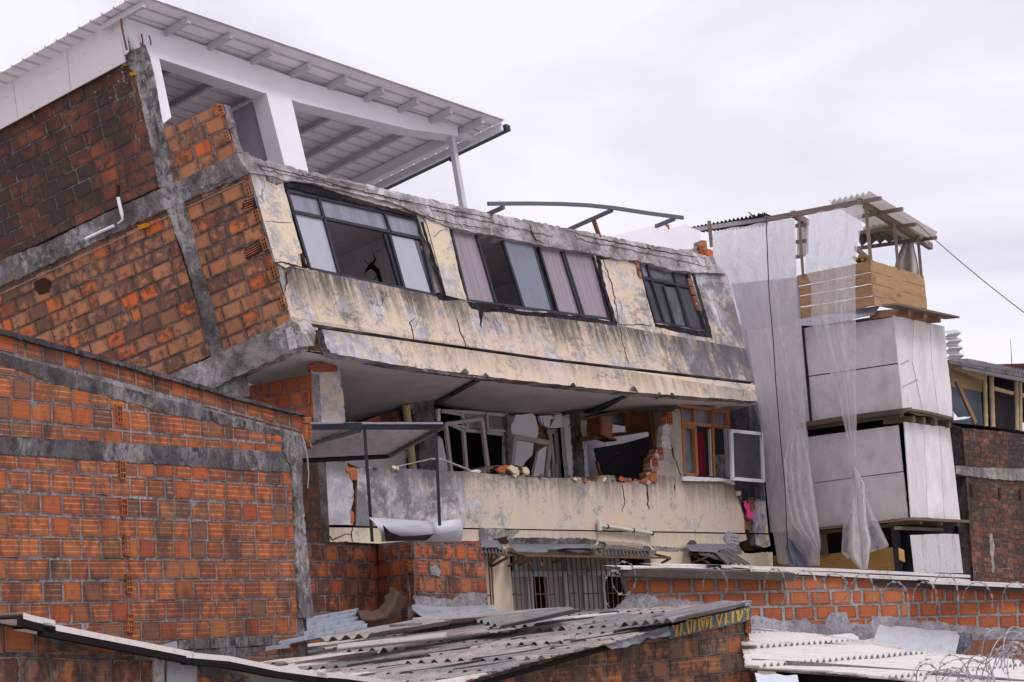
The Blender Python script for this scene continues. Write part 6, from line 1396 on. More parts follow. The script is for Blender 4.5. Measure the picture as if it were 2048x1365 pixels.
# stepped field of blocks under the sloping cement
bricks(m, FL, [(-60, 705), (0, 723), (20, 730), (100, 762), (210, 788), (330, 822), (420, 838), (520, 862), (570, 872), (568, 908), (300, 890), (0, 872), (-60, 868)], anchor=L1((0, 575))[0], seed=11, half=.06, gap=.03, gapu=.042, proud=.006)
bricks(m, FL, [(-60, 905), (0, 910), (250, 926), (480, 940), (582, 946), (597, 1232), (597, 1400), (-60, 1420)], anchor=L2((0, 365))[0], seed=12, half=.05, gap=.03, gapu=.042, proud=.006)
bricks(m, FLg, [(-60, 650), (0, 668), (60, 684), (608, 838), (614, 868), (560, 855), (0, 702), (-60, 686)], ph=.3, pw=.4, anchor=L1((0, 175))[0], seed=13, half=.05, gap=.03)
for x, y in L1((688, 555), (705, 878), (715, 1098), (735, 1312), (1675, 715), (1792, 400))[:4]+L2((800, 298), (815, 540), (825, 790)): cored(m, FL, (x, y), .13, .22, .035)
m.build('wall', [MORT_F, BM_left, CORE], lw, label='orange ribbed block wall of the gable')
m = M(); Fg = FL.off(.06)
tp = rough([(-60, 640), (0, 658), (120, 688), (240, 722), (360, 757), (480, 793), (612, 828)], 1.2, 5, 61)
m.slab(FL, tp+rough([(614, 834), (480, 801), (240, 731), (0, 668), (-60, 650)], 1.2, 5, 62), (), .25, 0, n=.07); m.build('coping', [concrete('black coping', (.09, .08, .085), (.03, .026, .03), (.18, .165, .17), 6)], lw, label='blackened mortar coping along the slope')
m = M()
m.slab(FL, rough([(-60, 690), (0, 706), (70, 725), (300, 790), (480, 838), (575, 866)], 1.0, 6, 63)+rough([(574, 874), (520, 866), (420, 843), (330, 826), (210, 792), (180, 785), (100, 766), (60, 748), (0, 730), (-60, 715)], 2.0, 6, 64), (), .03, 0, n=.012)
m.build('sloping_beam', [CON_D], lw, label='sloping grey cement band under the top course')
m = M(); m.slab(FL, rough([(-60, 866), (0, 874), (240, 886), (400, 896), (572, 904)], 1.2, 6, 65)+rough([(596, 925), (585, 945), (480, 940), (250, 924), (0, 908), (-60, 902)], 1.6, 5, 66), (), .1, 0, n=.016); m.build('ring_beam', [CON_D], lw, label='level grey cement beam')
m = M(); FLs = FL.off(.03)
m.slab(FL, rough([(566, 870), (602, 872), (606, 905), (604, 930)], 1.2, 5, 67)+rough([(606, 1000), (616, 1110), (622, 1180), (627, 1236)], 1.2, 6, 68)+rough([(598, 1236), (592, 1110), (588, 1000), (582, 935), (568, 905)], 1.2, 6, 69), (), .3, 0, n=.03); m.build('column', [CON_COL], lw, label='rough concrete corner column of the gable')
m = M(); bricks(m, FL, L1((1762, 575), (1800, 572), (1802, 760), (1765, 700)), pw=.3, anchor=L1((1762, 600))[0], proud=.05, seed=3, mat=0); m.build('corner_block', [BM_left], lw)

# ------------------------------------------------------------------ low house with the white roof edge, bottom left
lh = empty('low_brick_house', base_of(W(200, 1365, 24)), 'low house of large stained blocks with thin white roof edge, bottom left corner', 'house')
FH = Fr.of((0, 1310, 23), (330, 1318, 25.6), V=ZUP)
m = M(); wall(m, FH, [(-40, 1240), (0, 1250), (320, 1318), (400, 1340), (640, 1400), (700, 1480), (700, 1900), (-40, 1900)], th=.2, pw=.5, ph=.3, gap=.03, anchor=L2((245, 985))[0], seed=4, half=.03, jit=.01, proud=.01)
m.build('wall', [MORT_D, BM_near, CORE], lh)
m = M(); m.slab(FH, rough(L2((985, 1010), (1070, 1020), (1070, 1180), (985, 1180)), 1.2, 6, 4, True), (), .2, 0, n=.03); m.slab(FH, rough(L2((300, 870), (400, 900), (560, 950), (560, 970), (380, 965), (330, 900)), 1.5, 6, 4, True), (), .03, 1, n=.022)
m.slab(FH, rough(L2((1280, 1060), (1600, 1130), (1580, 1150), (1290, 1135)), 1.5, 6, 4, True), (), .03, 1, n=.022)
m.build('column', [CON, CON_D], lh)
m = M(); flap(m, L2((1072, 1012), (1110, 1000), (1180, 998), (1262, 1008)), L2((1068, 1260), (1110, 1260), (1180, 1260), (1258, 1260)), .06, .06, 0, 3, 16, .0, 4, .01, FH)
m.build('downpipe_shroud', zinc('grey zinc shroud', (.34, .34, .38), .0, .5, .45, dark=.15), lh, label='grey zinc sheet folded over the wall')
m = M()
e1 = [FH.at(*q)+FH.N*.3 for q in L2((-60, 735), (0, 752), (150, 785))]; e2 = [FH.at(*q)+FH.N*.3 for q in L2((70, 795), (560, 890), (1050, 985))]; e3 = [FH.at(*q)+FH.N*.3 for q in L2((1000, 985), (1280, 1010), (1600, 1075), (1920, 1118))]; e4 = [FH.at(*q)+FH.N*.3 for q in L2((1850, 1108), (2050, 1125), (2500, 1190))]
for L in (e1, e2, e3, e4):
    for a, b in zip(L, L[1:]):
        back = -FH.N*1.8+ZUP*.02
        m.poly([a, b, b+back, a+back], [(0, 0), (1, 0), (1, 2), (0, 2)]); m.poly([a-ZUP*.05, b-ZUP*.05, b, a], [(0, 0), (3, 0), (3, .05), (0, .05)]); m.poly([a-ZUP*.05, b-ZUP*.05, b-ZUP*.05+back, a-ZUP*.05+back], None)
m.build('roof_sheet', fibro('pale roof edge', (.66, .6, .59), (.4, .36, .36), .15, lichen=.05), lh, label='thin pale roof sheet edge')
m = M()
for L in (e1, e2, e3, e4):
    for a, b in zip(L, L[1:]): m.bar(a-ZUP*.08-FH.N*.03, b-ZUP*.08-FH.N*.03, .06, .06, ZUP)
m.build('fascia_board', plain('shaded fascia', (.02, .016, .018), 1, 0, 0), lh)  # near-black colour paints the shadow under the roof edge
# ------------------------------------------------------------------ small stepped brick hut in the middle
mh = empty('brick_hut', base_of(W(790, 1230, 42)), 'small stained orange block hut stepping round a corner in front of the yellow building', 'hut')
A1 = Fr.of((617, 1200, 40.6), (757, 1203, 42.2), V=ZUP); A2 = Fr.of((757, 1203, 42.2), (828, 1197, 41.3), V=ZUP); A3 = Fr.of((828, 1200, 41.3), (985, 1203, 43.4), V=ZUP)
HM = concrete('hut mortar', (.22, .195, .2), (.08, .07, .072), (.34, .31, .32), 4)
m = M(); wall(m, A1, rough([(617, 1085), (680, 1084), (757, 1088)], .7, 6, 1)+[(762, 1640), (622, 1660)], anchor=L3((440, 495))[0], seed=5, th=.12, pw=.36, gap=.03); m.build('wall', [HM, BM_mid, CORE], mh)
m = M(); wall(m, A2, rough([(757, 1088), (790, 1086), (828, 1082)], .7, 6, 2)+[(834, 1650), (762, 1640)], anchor=L3((830, 495))[0], seed=6, th=.02, gap=.03)
for x, y in L3((1020, 425), (1025, 630)): cored(m, A2, (x, y), .1, .2, .04)
m.build('wall', [HM, BM_mid, CORE], mh)
m = M(); wall(m, A3, rough([(828, 1081), (900, 1082), (962, 1083)], .7, 6, 3)+rough([(964, 1110), (970, 1140), (975, 1215)], .8, 6, 4)+[(985, 1620), (834, 1650)], anchor=L3((1075, 480))[0], seed=7, th=.12, pw=.36, gap=.03)
m.build('wall', [HM, BM_mid, CORE], mh)
m = M(); cored(m, A3, L3((1057, 540))[0], .12, .2, .05); m.slab(A3, rough(L3((1150, 430), (1200, 420), (1225, 460), (1210, 490), (1165, 480)), 1.5, 4, 3, True), (), .03, 2, n=.03)
m.slab(A3, rough(L3((1055, 612), (1150, 622), (1300, 640), (1400, 590), (1510, 600), (1515, 680), (1300, 690), (1060, 680)), 2, 5, 3, True), (), .03, 2, n=.03)
m.build('mortar_patch', [MORT_D, BM_mid, MORT_L], mh)
m = M(); _p = [A1.at(617, 1084), A2.at(757, 1088), A3.at(828, 1081), A3.at(962, 1083)]; m.poly([_p[0], _p[1], _p[1]-A1.N*3, _p[0]-A1.N*3]); m.poly([_p[1], _p[2], _p[3], _p[3]-A3.N*2, _p[1]-A1.N*3]); m.build('flat_roof', CON_D, mh)
m = M(); ZC = zinc('crumpled grey flashing', (.36, .37, .43), .05, .4, .45, dark=.3)
flap(m, L3((1035, 672), (1090, 670), (1200, 682), (1330, 685), (1450, 675), (1555, 672)), L3((1040, 700), (1130, 768), (1250, 770), (1350, 762), (1450, 745), (1590, 730)), .05, .55, 0, 3, 40, .05, 8, .01, A3); m.build('flashing', ZC, None, label='crumpled bluish zinc flashing at the foot of the brick hut', cat='flashing')
# rusty curled sheet and zinc sheet between gable and hut
m = M(); P = []; U = []; cr1 = L3((680, 700), (760, 712), (830, 700), (870, 620), (905, 556)); cr2 = L3((750, 830), (820, 825), (900, 800), (950, 760), (1000, 620))
for i in range(9):
    t = i/8; row = []; ur = []
    for j in range(33): s = j/32; q = L12(along(cr1, s), along(cr2, s), t); row.append(W(q[0]+(2 if i == 0 else 0)*math.sin(s*31), q[1]+(1.5 if i == 0 else 0)*math.sin(s*23), 39.2-.5*math.sin(t*3.1)+.5*s)); ur.append((s*1.4, t*.8))
    P.append(row); U.append(ur)
m.grid(P, U, 0, True, .01); m.build('rusty_curled_sheet', rusty('rust brown sheet', (.07, .04, .035), (.12, .045, .028), .5, .1), None, label='rust brown curled sheet standing between the zinc sheet and the brick hut', cat='metal sheet')
qsheet(L3((125, 810), (190, 945), (760, 828), (690, 705)), (37.2, 36.4, 38.4, 39.4), .16, .028, zinc('blue grey corrugated zinc', (.3, .31, .38), .3, .5, .5, dark=.3), 'corrugated_zinc_sheet', 5, None)
o = [o for o in bpy.data.objects if o.name.startswith('corrugated_zinc_sheet')][0]; tag(o, 'blue grey corrugated zinc sheet with rust spots lying against the foot of the left gable', 'metal sheet')
m = M()
for L, d in ((((-20, 980), (150, 945), (250, 935)), 35.5),):
    a = [W(*q, d) for q in L3(*L)]
    for p, q in zip(a, a[1:]): m.bar(p, q, .3, .05, ZUP)
m.build('zinc_strip', zinc('narrow zinc strip', (.33, .34, .4), .3, .5), None, label='narrow rusting zinc strip left of the corrugated zinc sheet', cat='metal sheet')
m = M(); pp = [W(*q, 30) for q in L2((975, 945), (1130, 902), (1140, 970), (1010, 985))]; m.poly(pp, [(0, 0), (.6, 0), (.6, .3), (0, .3)]); m.poly([p-ZUP*.02 for p in pp][::-1]); m.build('zinc_scrap', ZC, None, label='small bent zinc scrap showing above the white roof edge', cat='metal sheet')
m = M(); FLd = FL.off(.4); wall(m, FLd, L2((1140, 900), (1740, 870), (1800, 930), (1500, 1020), (1100, 960)), th=.1, seed=2, pw=.4, mort=0, anchor=L2((1140, 960))[0]); m.build('timber_ledge', [concrete('sooty ledge', (.08, .06, .06), (.03, .025, .03), (.16, .14, .14), 4), CON_D], None, label='dark sooty ledge under the left gable beside the zinc sheet', cat='ledge')

# ------------------------------------------------------------------ house with the patched corrugated roof, bottom centre
ch = empty('patched_roof_house', base_of(W(1150, 1330, 38)), 'brick house under a patched grey corrugated roof in the bottom centre', 'house')
KD = .935; O0 = W(656, 1347, 36*KD); RD_ = cv(.57, 0, .82); RD_ = (RD_-ZUP*RD_.dot(ZUP)).normalized(); AD_ = Vector((-RD_.y, RD_.x, 0)); AD_ = AD_ if AD_.dot(RIGHT) > 0 else -AD_
RS = (RD_+ZUP*math.tan(R(3.3))).normalized(); NR = AD_.cross(RS).normalized(); NR = NR if NR.z > 0 else -NR
roofpoly = [(425, 1312), (562, 1298), (640, 1277), (740, 1266), (790, 1252), (850, 1241), (1000, 1228), (1140, 1222), (1350, 1214), (1500, 1202), (1496, 1212), (1366, 1245), (1231, 1282), (1053, 1324), (950, 1355), (800, 1400), (600, 1400), (430, 1340)]
FIBR = fibro('weathered corrugated fibre cement', (.4, .345, .335), (.1, .082, .082), .7, lichen=.5); FIBP = fibro('paler corrugated fibre cement', (.56, .5, .48), (.18, .155, .155), .35, lichen=.25); FIBK = fibro('grimy corrugated fibre cement', (.27, .25, .255), (.09, .08, .085), .8, lichen=.45)
def keepf(p): return inside(topx(p), roofpoly)
rn = random.Random(12); row = 1.35
for k in range(-4, 9):
    a0 = -4.8+rn.uniform(-.3, .3)
    while a0 < 7.0:
        wdt = rn.choice((.88, .88, 1.06, .7)); r0 = k*row+rn.uniform(-.3, .3)+a0*.0
        ov = rn.uniform(.15, .35); lift = rn.choice((0, 0, .008, .03))
        mt = rn.choices((FIBR, FIBP, FIBK), (5, 1.6, 3))[0]
        m = M(); yaw = rn.uniform(-.012, .012)
        O_ = O0+AD_*a0+RS*r0+NR*(.02+lift); B_ = (RS*(row+ov)+AD_*yaw-NR*(.022)).normalized()*(row+ov)
        corr(m, O_, AD_*(wdt+.09), B_, 1, pitch=.177, amp=.038, keep=keepf, seed=k*31+int(a0*7), nb=16, th=.007, N=NR, wob=.012)
        m.build('roof_sheet', mt, ch); a0 += wdt
# loose sheets on top
def loose(P, D, mat, name, seed, amp=.03, parent=ch): return qsheet(P, tuple(d*(KD if parent is ch else 1) for d in D), .177, amp, mat, name, seed, parent, .012)
loose(L3((1040, 770), (1100, 790), (2046, 715), (2000, 700)), (40, 39.2, 42.5, 43.2), FIBR, 'roof_sheet', 1)
loose(L3((450, 895), (780, 865), (1290, 782), (1110, 770)), (37.5, 36.9, 39, 40), FIBR, 'roof_sheet', 2)
loose(L4((0, 770), (170, 815), (645, 710), (600, 697)), (40.4, 39.6, 41.6, 42.3), FIBK, 'roof_sheet', 3)
loose(L3((560, 935), (562, 962), (1262, 885), (1258, 855)), (35.8, 35.6, 38, 38.2), FIBP, 'ridge_piece', 4, .02)
loose(L3((1262, 850), (1262, 880), (1515, 850), (1512, 822)), (38.1, 38, 39, 39.2), FIBP, 'ridge_piece', 5, .02)
loose(L4((890, 800), (1300, 765), (1735, 665), (1600, 655)), (38.6, 37.8, 41.2, 42), FIBK, 'roof_sheet', 6)
m = M()
for P, d in ((L3((1000, 1085), (1100, 1075), (1110, 1090), (970, 1125)), 35.3), (L4((1125, 742), (1200, 725), (1215, 738), (1140, 755)), 38.5), (L4((570, 893), (650, 885), (640, 900), (560, 905)), 37), (L4((480, 912), (545, 905), (535, 920), (470, 922)), 36.8), (L3((880, 800), (1110, 785), (1100, 800), (900, 815)), 37.4)):
    c_ = [W(*q, d*KD-.1+.02*i) for i, q in enumerate(P)]; m.poly(c_, [(0, 0), (.3, 0), (.3, .2), (0, .2)])
m.build('foil_patch', zinc('pale foil patches', (.5, .52, .6), .05, .3, .4, dark=.1), ch)
# gable wall of that house
GF = Fr.of((950, 1340, 35.2*KD), (1500, 1296, 41.2*KD), V=ZUP)
m = M(); wall(m, GF, [(880, 1372), (950, 1354), (1053, 1326), (1231, 1284), (1366, 1248), (1494, 1216), (1499, 1300), (1506, 1400), (1530, 1700), (860, 1850), (860, 1378)], th=.2, anchor=L4((690, 1060))[0], seed=8, pw=.4, half=.03)
m.slab(GF, rough(L4((0, 1110), (260, 1050), (400, 1010), (640, 960), (560, 1000), (360, 1050), (350, 1100), (200, 1130), (0, 1168)), 1.6, 6, 3, True), (), .03, 0, n=.018)
for x, y in L4((1732, 800), (1760, 1060), (1775, 1130)): cored(m, GF, (x, y), .12, .24, .05, 3, 3)
m.build('wall', [MORT_D, BM_gable, CORE], ch, label='brick gable wall of mixed grey and orange blocks')
m = M(); a, b = L4((60, 1165), (1740, 695)); m.bar(GF.at(*L4((-100, 1215))[0])+GF.N*.02, GF.at(*L4((1735, 692))[0])+GF.N*.02, .05, .05, GF.N); m.build('eave_shadow_board', plain('dark eave shadow', (.03, .025, .028)), ch)  # near-black strip paints the shadow under the verge
m = M(); flap(m, L4((800, 912), (905, 895), (1110, 840), (1248, 808)), L4((880, 955), (1000, 935), (1110, 890), (1252, 865)), .1, .14, 0, 2, 24, .03, 4, .01, GF); m.build('flashing', ZC, ch, label='bent zinc flashing on the verge')
# painted board with cut off yellow lettering: only the strokes that survive
sb = empty('sign_board', GF.at(1420, 1270), 'grey green board with cut off yellow lettering along the verge of the patched roof', 'sign')
GS = GF.off(.12)
m = M(); m.slab(GS, M1((165, 640), (400, 560), (1000, 410), (1530, 300), (1570, 310), (1548, 500), (1460, 540), (800, 690), (350, 800), (150, 842)), (), .05, 0)
m.build('board', [paint('grey green paint', (.075, .105, .11), .7, .15, (.04, .05, .05))], sb)
m = M(); YS = 0
def stroke(L, w_=30):
    q = M1(*L); Lp = []; Rp = []
    for i, (x, y) in enumerate(q):
        j = min(i+1, len(q)-1); k = max(i-1, 0); dx, dy = q[j][0]-q[k][0], q[j][1]-q[k][1]; l = math.hypot(dx, dy); ww = w_/8.533/2
        Lp.append((x-dy/l*ww, y+dx/l*ww)); Rp.append((x+dy/l*ww, y-dx/l*ww))
    m.slab(GS, Lp+Rp[::-1], (), .006, 0, n=.008)
for L, w_ in ((((220, 605), (240, 660)), 26), (((295, 600), (268, 800)), 36), (((300, 690), (300, 790)), 22), (((372, 570), (345, 780)), 36), (((415, 720), (418, 765)), 36), (((450, 530), (600, 515)), 22),
              (((455, 545), (500, 750)), 40), (((540, 530), (530, 720)), 20), (((600, 520), (580, 720)), 36), (((660, 505), (680, 700)), 34), (((690, 490), (800, 470)), 26), (((700, 490), (735, 670)), 34), (((760, 480), (735, 660)), 24), (((800, 470), (790, 650)), 26),
              (((795, 475), (835, 520), (800, 640)), 20), (((880, 450), (860, 660)), 34), (((810, 460), (890, 445)), 18), (((890, 600), (915, 630)), 26), (((950, 430), (1010, 420)), 22), (((965, 440), (1015, 630)), 26), (((1060, 410), (1010, 620)), 26), (((1130, 390), (1120, 600)), 36), (((1150, 540), (1175, 560)), 24), (((1180, 385), (1210, 375)), 12),
              (((1240, 370), (1235, 570)), 28), (((1260, 365), (1250, 560)), 14), (((1300, 355), (1315, 420)), 18), (((1340, 350), (1335, 540)), 34), (((1400, 340), (1405, 410), (1350, 540)), 26), (((1440, 325), (1470, 360)), 16), (((1500, 320), (1495, 510)), 34), (((1520, 320), (1480, 500)), 16)):
    stroke(L, w_)
m.build('lettering', [paint('yellow sign paint', (.46, .27, .035), .6, .3, (.25, .14, .03))], sb)

# ------------------------------------------------------------------ long low wall with razor wire, right
rw = empty('low_brick_wall', base_of(W(1650, 1200, 46)), 'long low bright orange block wall under a pale roof edge, trimmed with razor wire', 'wall')
RW = Fr.of((1247, 1200, 43.5), (2048, 1181, 47.5), V=ZUP)
m = M(); wall(m, RW, [(1247, 1141), (1590, 1151), (1800, 1160), (2080, 1176), (2080, 1290), (1700, 1268), (1500, 1262), (1262, 1258), (1240, 1235), (1262, 1190)], th=.15, anchor=L4((960, 600))[0], seed=9, pw=.42, ph=.235, gap=.04, half=.12, proud=.01)
m.build('wall', [MORT_L, BM_new, CORE], rw)
m = M(); m.slab(RW, rough(L4((890, 715), (960, 640), (980, 600), (1060, 600), (1150, 610), (1190, 640), (1230, 625), (1330, 640), (1440, 650), (1540, 665), (1760, 700), (1760, 800), (900, 800)), 2.2, 5, 5, True), (), .05, 0, n=.03)
m.slab(RW, rough(L5((60, 800), (200, 790), (330, 810), (400, 830), (560, 810), (600, 850), (690, 850), (720, 770), (830, 765), (860, 840), (1000, 850), (1020, 790), (1200, 800), (1320, 830), (1440, 825), (1560, 850), (1800, 870), (2100, 880), (2100, 990), (1000, 990), (60, 930)), 2.0, 6, 6, True), (), .05, 0, n=.035)
m.build('render_patch', [concrete('smeared lilac mortar', (.34, .32, .35), (.2, .18, .2), (.45, .43, .47), 3), CON], rw, label='mortar smeared along the foot of the wall')
CAPF = fibro('pale sheet edge', (.58, .54, .53), (.25, .22, .22), .3, lichen=.1)
m = M()
def ledge(L, d0, d1, dep_, h_, mm):
    L = [W(x, y, d0+(d1-d0)*i/(len(L)-1)) for i, (x, y) in enumerate(L)]
    for a, b in zip(L, L[1:]):
        bk = -RW.N*dep_+ZUP*.05
        mm.poly([a, b, b+bk, a+bk], [(a.x, 0), (b.x, 0), (b.x, dep_), (a.x, dep_)]); mm.poly([a-ZUP*h_, b-ZUP*h_, b, a], [(a.x, 0), (b.x, 0), (b.x, h_), (a.x, h_)]); mm.poly([b-ZUP*h_, a-ZUP*h_, a-ZUP*h_+bk, b-ZUP*h_+bk])
ledge(L4((930, 430), (1200, 432), (1500, 440)), 43.2, 44.6, .5, .04, m); ledge(L5((180, 470), (560, 490), (1100, 520), (1680, 545)), 44.5, 46.6, .5, .05, m); ledge(L5((1400, 548), (2150, 582)), 45.9, 47.4, .5, .06, m)
ledge(L4((1180, 416), (1500, 418), (1900, 430)), 44.4, 46, .6, .05, m); ledge(L5((-20, 445), (740, 468), (1680, 512)), 44.8, 47, .8, .05, m)
m.build('roof_sheet', CAPF, rw, label='stacked pale sheet edges along the wall top')
m = M()
ledge([(1244, 1137), (1590, 1147)], 43.3, 44.8, .3, .12, m); ledge(L5((0, 500), (700, 530), (1440, 570), (2150, 605)), 44.6, 47.4, .3, .09, m)
m.build('fascia_board', rusty('brown black batten', (.07, .055, .055), (.1, .07, .06)), rw)
# razor wire: each hoop its own thing
RZ = rusty('razor wire', (.42, .4, .43), (.16, .12, .11), .45, .4)
rn = random.Random(9)
hoops = [((1248, 1157), 24, 33, 0), ((1228, 1180), 20, 38, 0)]+[((x, y), rx, ry, s) for x, y, rx, ry, s in ((1430, 1170, 24, 34, 1), (1550, 1178, 22, 40, 1), (1610, 1188, 26, 46, 1), (1668, 1178, 28, 30, 1), (1725, 1190, 24, 42, 1), (1790, 1200, 26, 36, 1), (1850, 1198, 24, 34, 1), (1890, 1192, 26, 46, 1), (1955, 1205, 30, 40, 1), (2030, 1205, 26, 40, 1))]
rzs = []
for i, ((x, y), rx, ry, s) in enumerate(hoops):
    d = RW.dep(x, y)-.6; m = M(); pts = []
    n = 26; t0, t1 = (0, 2*math.pi*.97) if s == 0 else (math.pi*1.02+rn.uniform(-.4, .2), math.pi*2.3+rn.uniform(-.5, .5))
    if i == 1: t0, t1 = 2.0, 5.4
    for k in range(n+1):
        t = t0+(t1-t0)*k/n; xx = x+rx*math.cos(t); yy = y+ry*math.sin(t); pts.append(W(xx+rn.uniform(-.4, .4), yy, d+.25*math.sin(t)+rn.uniform(-.02, .02)))
    m.tube(pts, .006, 4)
    for k in range(2, n, 3):
        p = pts[k]; dd = (pts[k]-pts[k-1]).normalized(); m.bar(p-dd*.03+ZUP*.012, p+dd*.03-ZUP*.012, .03, .004, FWD)
    m.build('razor_wire_hoop', RZ, None, label=None if i else None, cat='razor wire', group='razor wire hoops hung along the low wall')
    pass
hl = [o for o in bpy.data.objects if o.name.startswith('razor_wire_hoop')]
hl.sort(key=lambda o: o.name)
labs = ['large full razor wire hoop at the left end of the low brick wall', 'partial razor wire arc hanging left of the large full hoop'] 
ords = ['first', 'second', 'third', 'fourth', 'fifth', 'sixth', 'seventh', 'eighth', 'ninth', 'tenth']
order = sorted(range(2, len(hoops)), key=lambda i: hoops[i][0][0])
for i, o in enumerate(hl):
    if i < 2: o['label'] = labs[i]
    else: o['label'] = '%s razor wire loop from the left drooping over the low orange wall' % ords[order.index(i)]
# wire tangle, bottom right
def tangle(name, c, rad, n, d, seed, label):
    rn = random.Random(seed); m = M()
    for k in range(n):
        cx, cy = c[0]+rn.uniform(-rad*.35, rad*.35), c[1]+rn.uniform(-rad*.25, rad*.25); rx, ry = rad*rn.uniform(.35, .9), rad*rn.uniform(.4, 1.0); t0 = rn.uniform(2.4, 3.6); t1 = t0+rn.uniform(2.2, 4.2); pts = []; ph = rn.uniform(-.5, .5)
        for j in range(22):
            t = t0+(t1-t0)*j/21; x = cx+rx*math.cos(t)*math.cos(ph)-ry*math.sin(t)*math.sin(ph)*.4; y = cy+ry*math.sin(t); pts.append(W(x, y, d+.5*math.sin(t+k)+rn.uniform(-.02, .02)))
        m.tube(pts, .006, 4)
        for j in range(2, 21, 4): p = pts[j]; dd = (pts[j]-pts[j-1]).normalized(); m.bar(p-dd*.025+ZUP*.01, p+dd*.025-ZUP*.01, .025, .003, FWD)
    return m.build(name, RZ, None, label=label, cat='razor wire')
# bottom right roofs
rr_ = empty('white_corrugated_roof', base_of(W(1800, 1320, 36)), 'wide whitish corrugated roof in the bottom right, below the low orange wall', 'roof')
_a, _b, _c = W(1556, 1338, 34), W(1500, 1274, 41.5), W(2040, 1328, 38)
PW = Fr(_a, _c-_b, _b-_a); OR_ = PW.at(1556, 1339); Ad = PW.at(1843, 1315)-OR_; AL = Ad.length; WP = AL/24; Ad.normalize()
Bd = PW.N.cross(Ad).normalized(); Bd = Bd if Bd.dot(RIGHT) > 0 else -Bd; RL = abs((PW.at(1508, 1303)-OR_).dot(Bd)); pass
m = M(); WF = fibro('whitened corrugated roof', (.58, .535, .52), (.3, .27, .27), .2, lichen=.08)
rp = [(1490, 1262), (1620, 1268), (1800, 1300), (2080, 1325), (2080, 1420), (1840, 1362), (1640, 1340), (1505, 1335)]
NZ = Ad.cross(Bd).normalized(); NZ = NZ if NZ.z > 0 else -NZ
tangle('razor_wire_coil', (2020, 1335), 66, 16, PW.dep(2020, 1370)-1.5, 1, 'dense silvery razor wire coil in the bottom right corner')
tangle('razor_wire_coil', (1935, 1372), 78, 9, PW.dep(1940, 1365)-1.2, 2, 'looser dark razor wire tangle left of the silvery corner coil')
tangle('razor_wire_coil', (1870, 1368), 54, 4, PW.dep(1870, 1365)-1.0, 3, 'few thin razor wires rising leftmost over the white roof')
for k in range(-4, 4):
    m = M(); o_ = OR_+Bd*((k-1)*RL-.2)
    corr(m, o_-Ad*WP*22, Ad*WP*80, (Bd*(RL+.2)+NZ*.06), 1, pitch=WP, amp=.034, keep=lambda p: inside(topx(p), rp), seed=k, nb=10, th=.015, N=NZ, wob=.008)
    m.build('roof_sheet', WF, rr_)
m = M()
P = [PW.at(x, y)+ZUP*.02 for x, y in L5((190, 1135), (600, 1160), (1200, 1205), (1700, 1250), (2100, 1290))]
for a, b in zip(P, P[1:]): m.bar(a, b, .12, .14, ZUP)
m.build('verge_edge', FIBK, rr_, label='grimy rounded lower edge of the white roof')
m = M(); flap(m, L5((160, 870), (400, 895), (640, 925), (800, 950)), L5((170, 930), (400, 960), (560, 970), (800, 990)), .1, .6, 0, 3, 30, .03, 4, .01, RW); m.build('flashing', zinc('blue flashing', (.25, .26, .33), 0, .4, .5), rr_, label='blue grey flashing strip at the top of the white roof')
m = M(); m.slab(RW, rough(L5((160, 872), (300, 885), (500, 905), (660, 918), (500, 912), (300, 896)), .9, 4, 3, True), (), .02, n=.12); m.slab(RW, rough(L5((715, 925), (800, 918), (870, 912), (920, 940), (915, 965), (1040, 945), (1040, 980), (940, 975), (720, 940)), .9, 5, 3, True), (), .02, n=.5); m.build('white_sealant', paint('white sealant', (.82, .8, .84), .5, .05), rr_)
m = M(); P = []; U = []
ft, fb_ = L5((1060, 850), (1130, 870), (1180, 860), (1300, 870), (1400, 890), (1520, 890), (1615, 905)), L5((1010, 985), (1220, 1050), (1260, 1060), (1330, 1060), (1400, 1062), (1500, 1060), (1580, 1058))
for i in range(7):
    t = i/6; row = []; ur = []
    for j in range(49):
        s = j/48; q = L12(along(ft, s), along(fb_, s), t); row.append(W(q[0], q[1], RW.dep(*q)-.3-t*2.2+.03*mnoise.noise(Vector((s*9, t*2, 1))))); ur.append((s*3, t*1.2))
    P.append(row); U.append(ur)
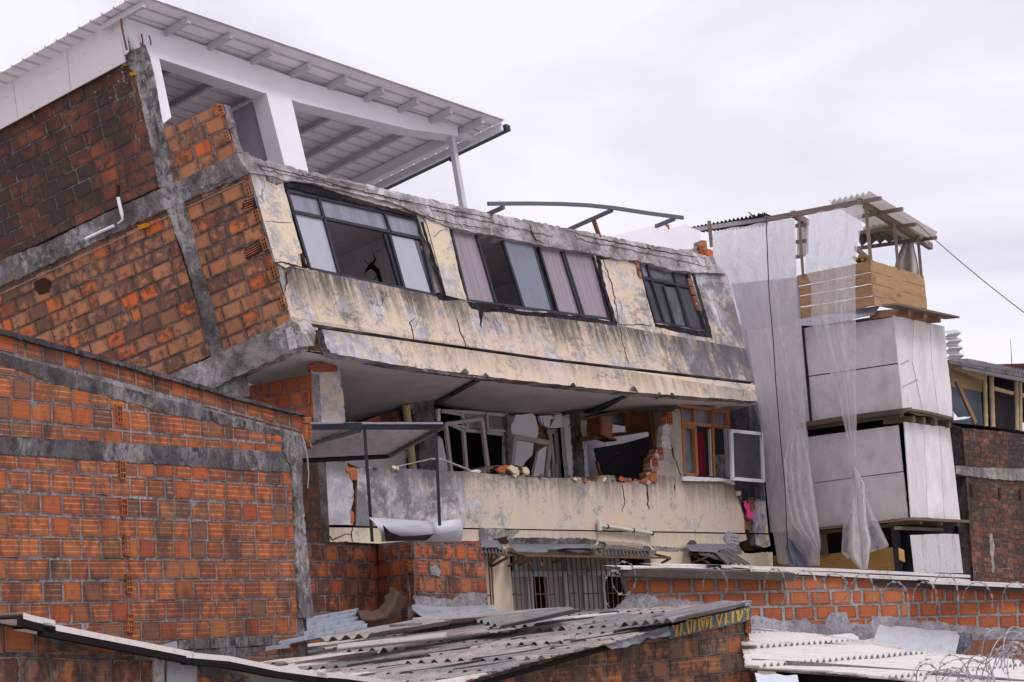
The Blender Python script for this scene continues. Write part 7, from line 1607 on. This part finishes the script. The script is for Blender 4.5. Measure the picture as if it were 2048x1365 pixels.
m.grid(P, U, 0, True, .01); m.build('flat_zinc_sheet', paint('pale blue zinc', (.45, .47, .52), .45, .25, (.3, .27, .2), .2), None, label='flat pale blue zinc sheet with a rust drip between low wall and white roof', cat='metal sheet')
m = M(); m.slab(RW.off(.5), rough(L5((1590, 930), (1650, 905), (1700, 920), (1690, 1000), (1640, 1060), (1580, 1060), (1600, 1000)), 1.5, 5, 3, True), (), .3); m.build('tar_lump', concrete('blue black lump', (.16, .16, .21), (.05, .05, .06), (.3, .3, .36), 4), rr_)
m = M(); F9 = RW.off(.35); m.slab(F9, L5((1700, 960), (1900, 950), (2100, 960), (2100, 1130), (1640, 1110), (1640, 1020)), (), .2); m.build('rust_stained_panel', rusty('rust stained panel', (.2, .09, .06), (.13, .045, .03), .6, 0), None, label='rust brown panel behind the silvery razor wire coil', cat='panel')
loose(L5((560, 965), (720, 940), (1215, 1010), (1110, 1050)), tuple(PW.dep(*q)-.5 for q in L5((560, 965), (720, 940), (1215, 1010), (1110, 1050))), FIBP, 'loose_corrugated_sheet', 3, .03, None)
o = [o for o in bpy.data.objects if o.name.startswith('loose_corrugated_sheet')][0]; tag(o, 'loose grey corrugated sheet lying askew on the white roof', 'roof sheet')
loose(L5((1340, 1065), (1500, 1060), (1850, 1105), (1700, 1125)), tuple(PW.dep(*q)-.3 for q in L5((1340, 1065), (1500, 1060), (1850, 1105), (1700, 1125))), FIBK, 'dark_corrugated_offcut', 4, .02, None)
o = [o for o in bpy.data.objects if o.name.startswith('dark_corrugated_offcut')][0]; tag(o, 'dark corrugated offcut lying in front of the rust brown panel', 'roof sheet')
loose(L5((210, 1185), (500, 1200), (520, 1300), (240, 1300)), (30, 30, 29, 29), paint('bluish white sheet', (.5, .52, .6), .4, .1), 'bluish_roof_sheet', 7, .008, None)
o = [o for o in bpy.data.objects if o.name.startswith('bluish_roof_sheet')][0]; tag(o, 'bluish white ribbed sheet at the bottom edge beside the patched roof house', 'roof sheet')
m = M(); m.poly([W(480, 1440, 28), W(2150, 1440, 28), W(2150, 1390, 34), W(480, 1400, 34)]) ; m = None
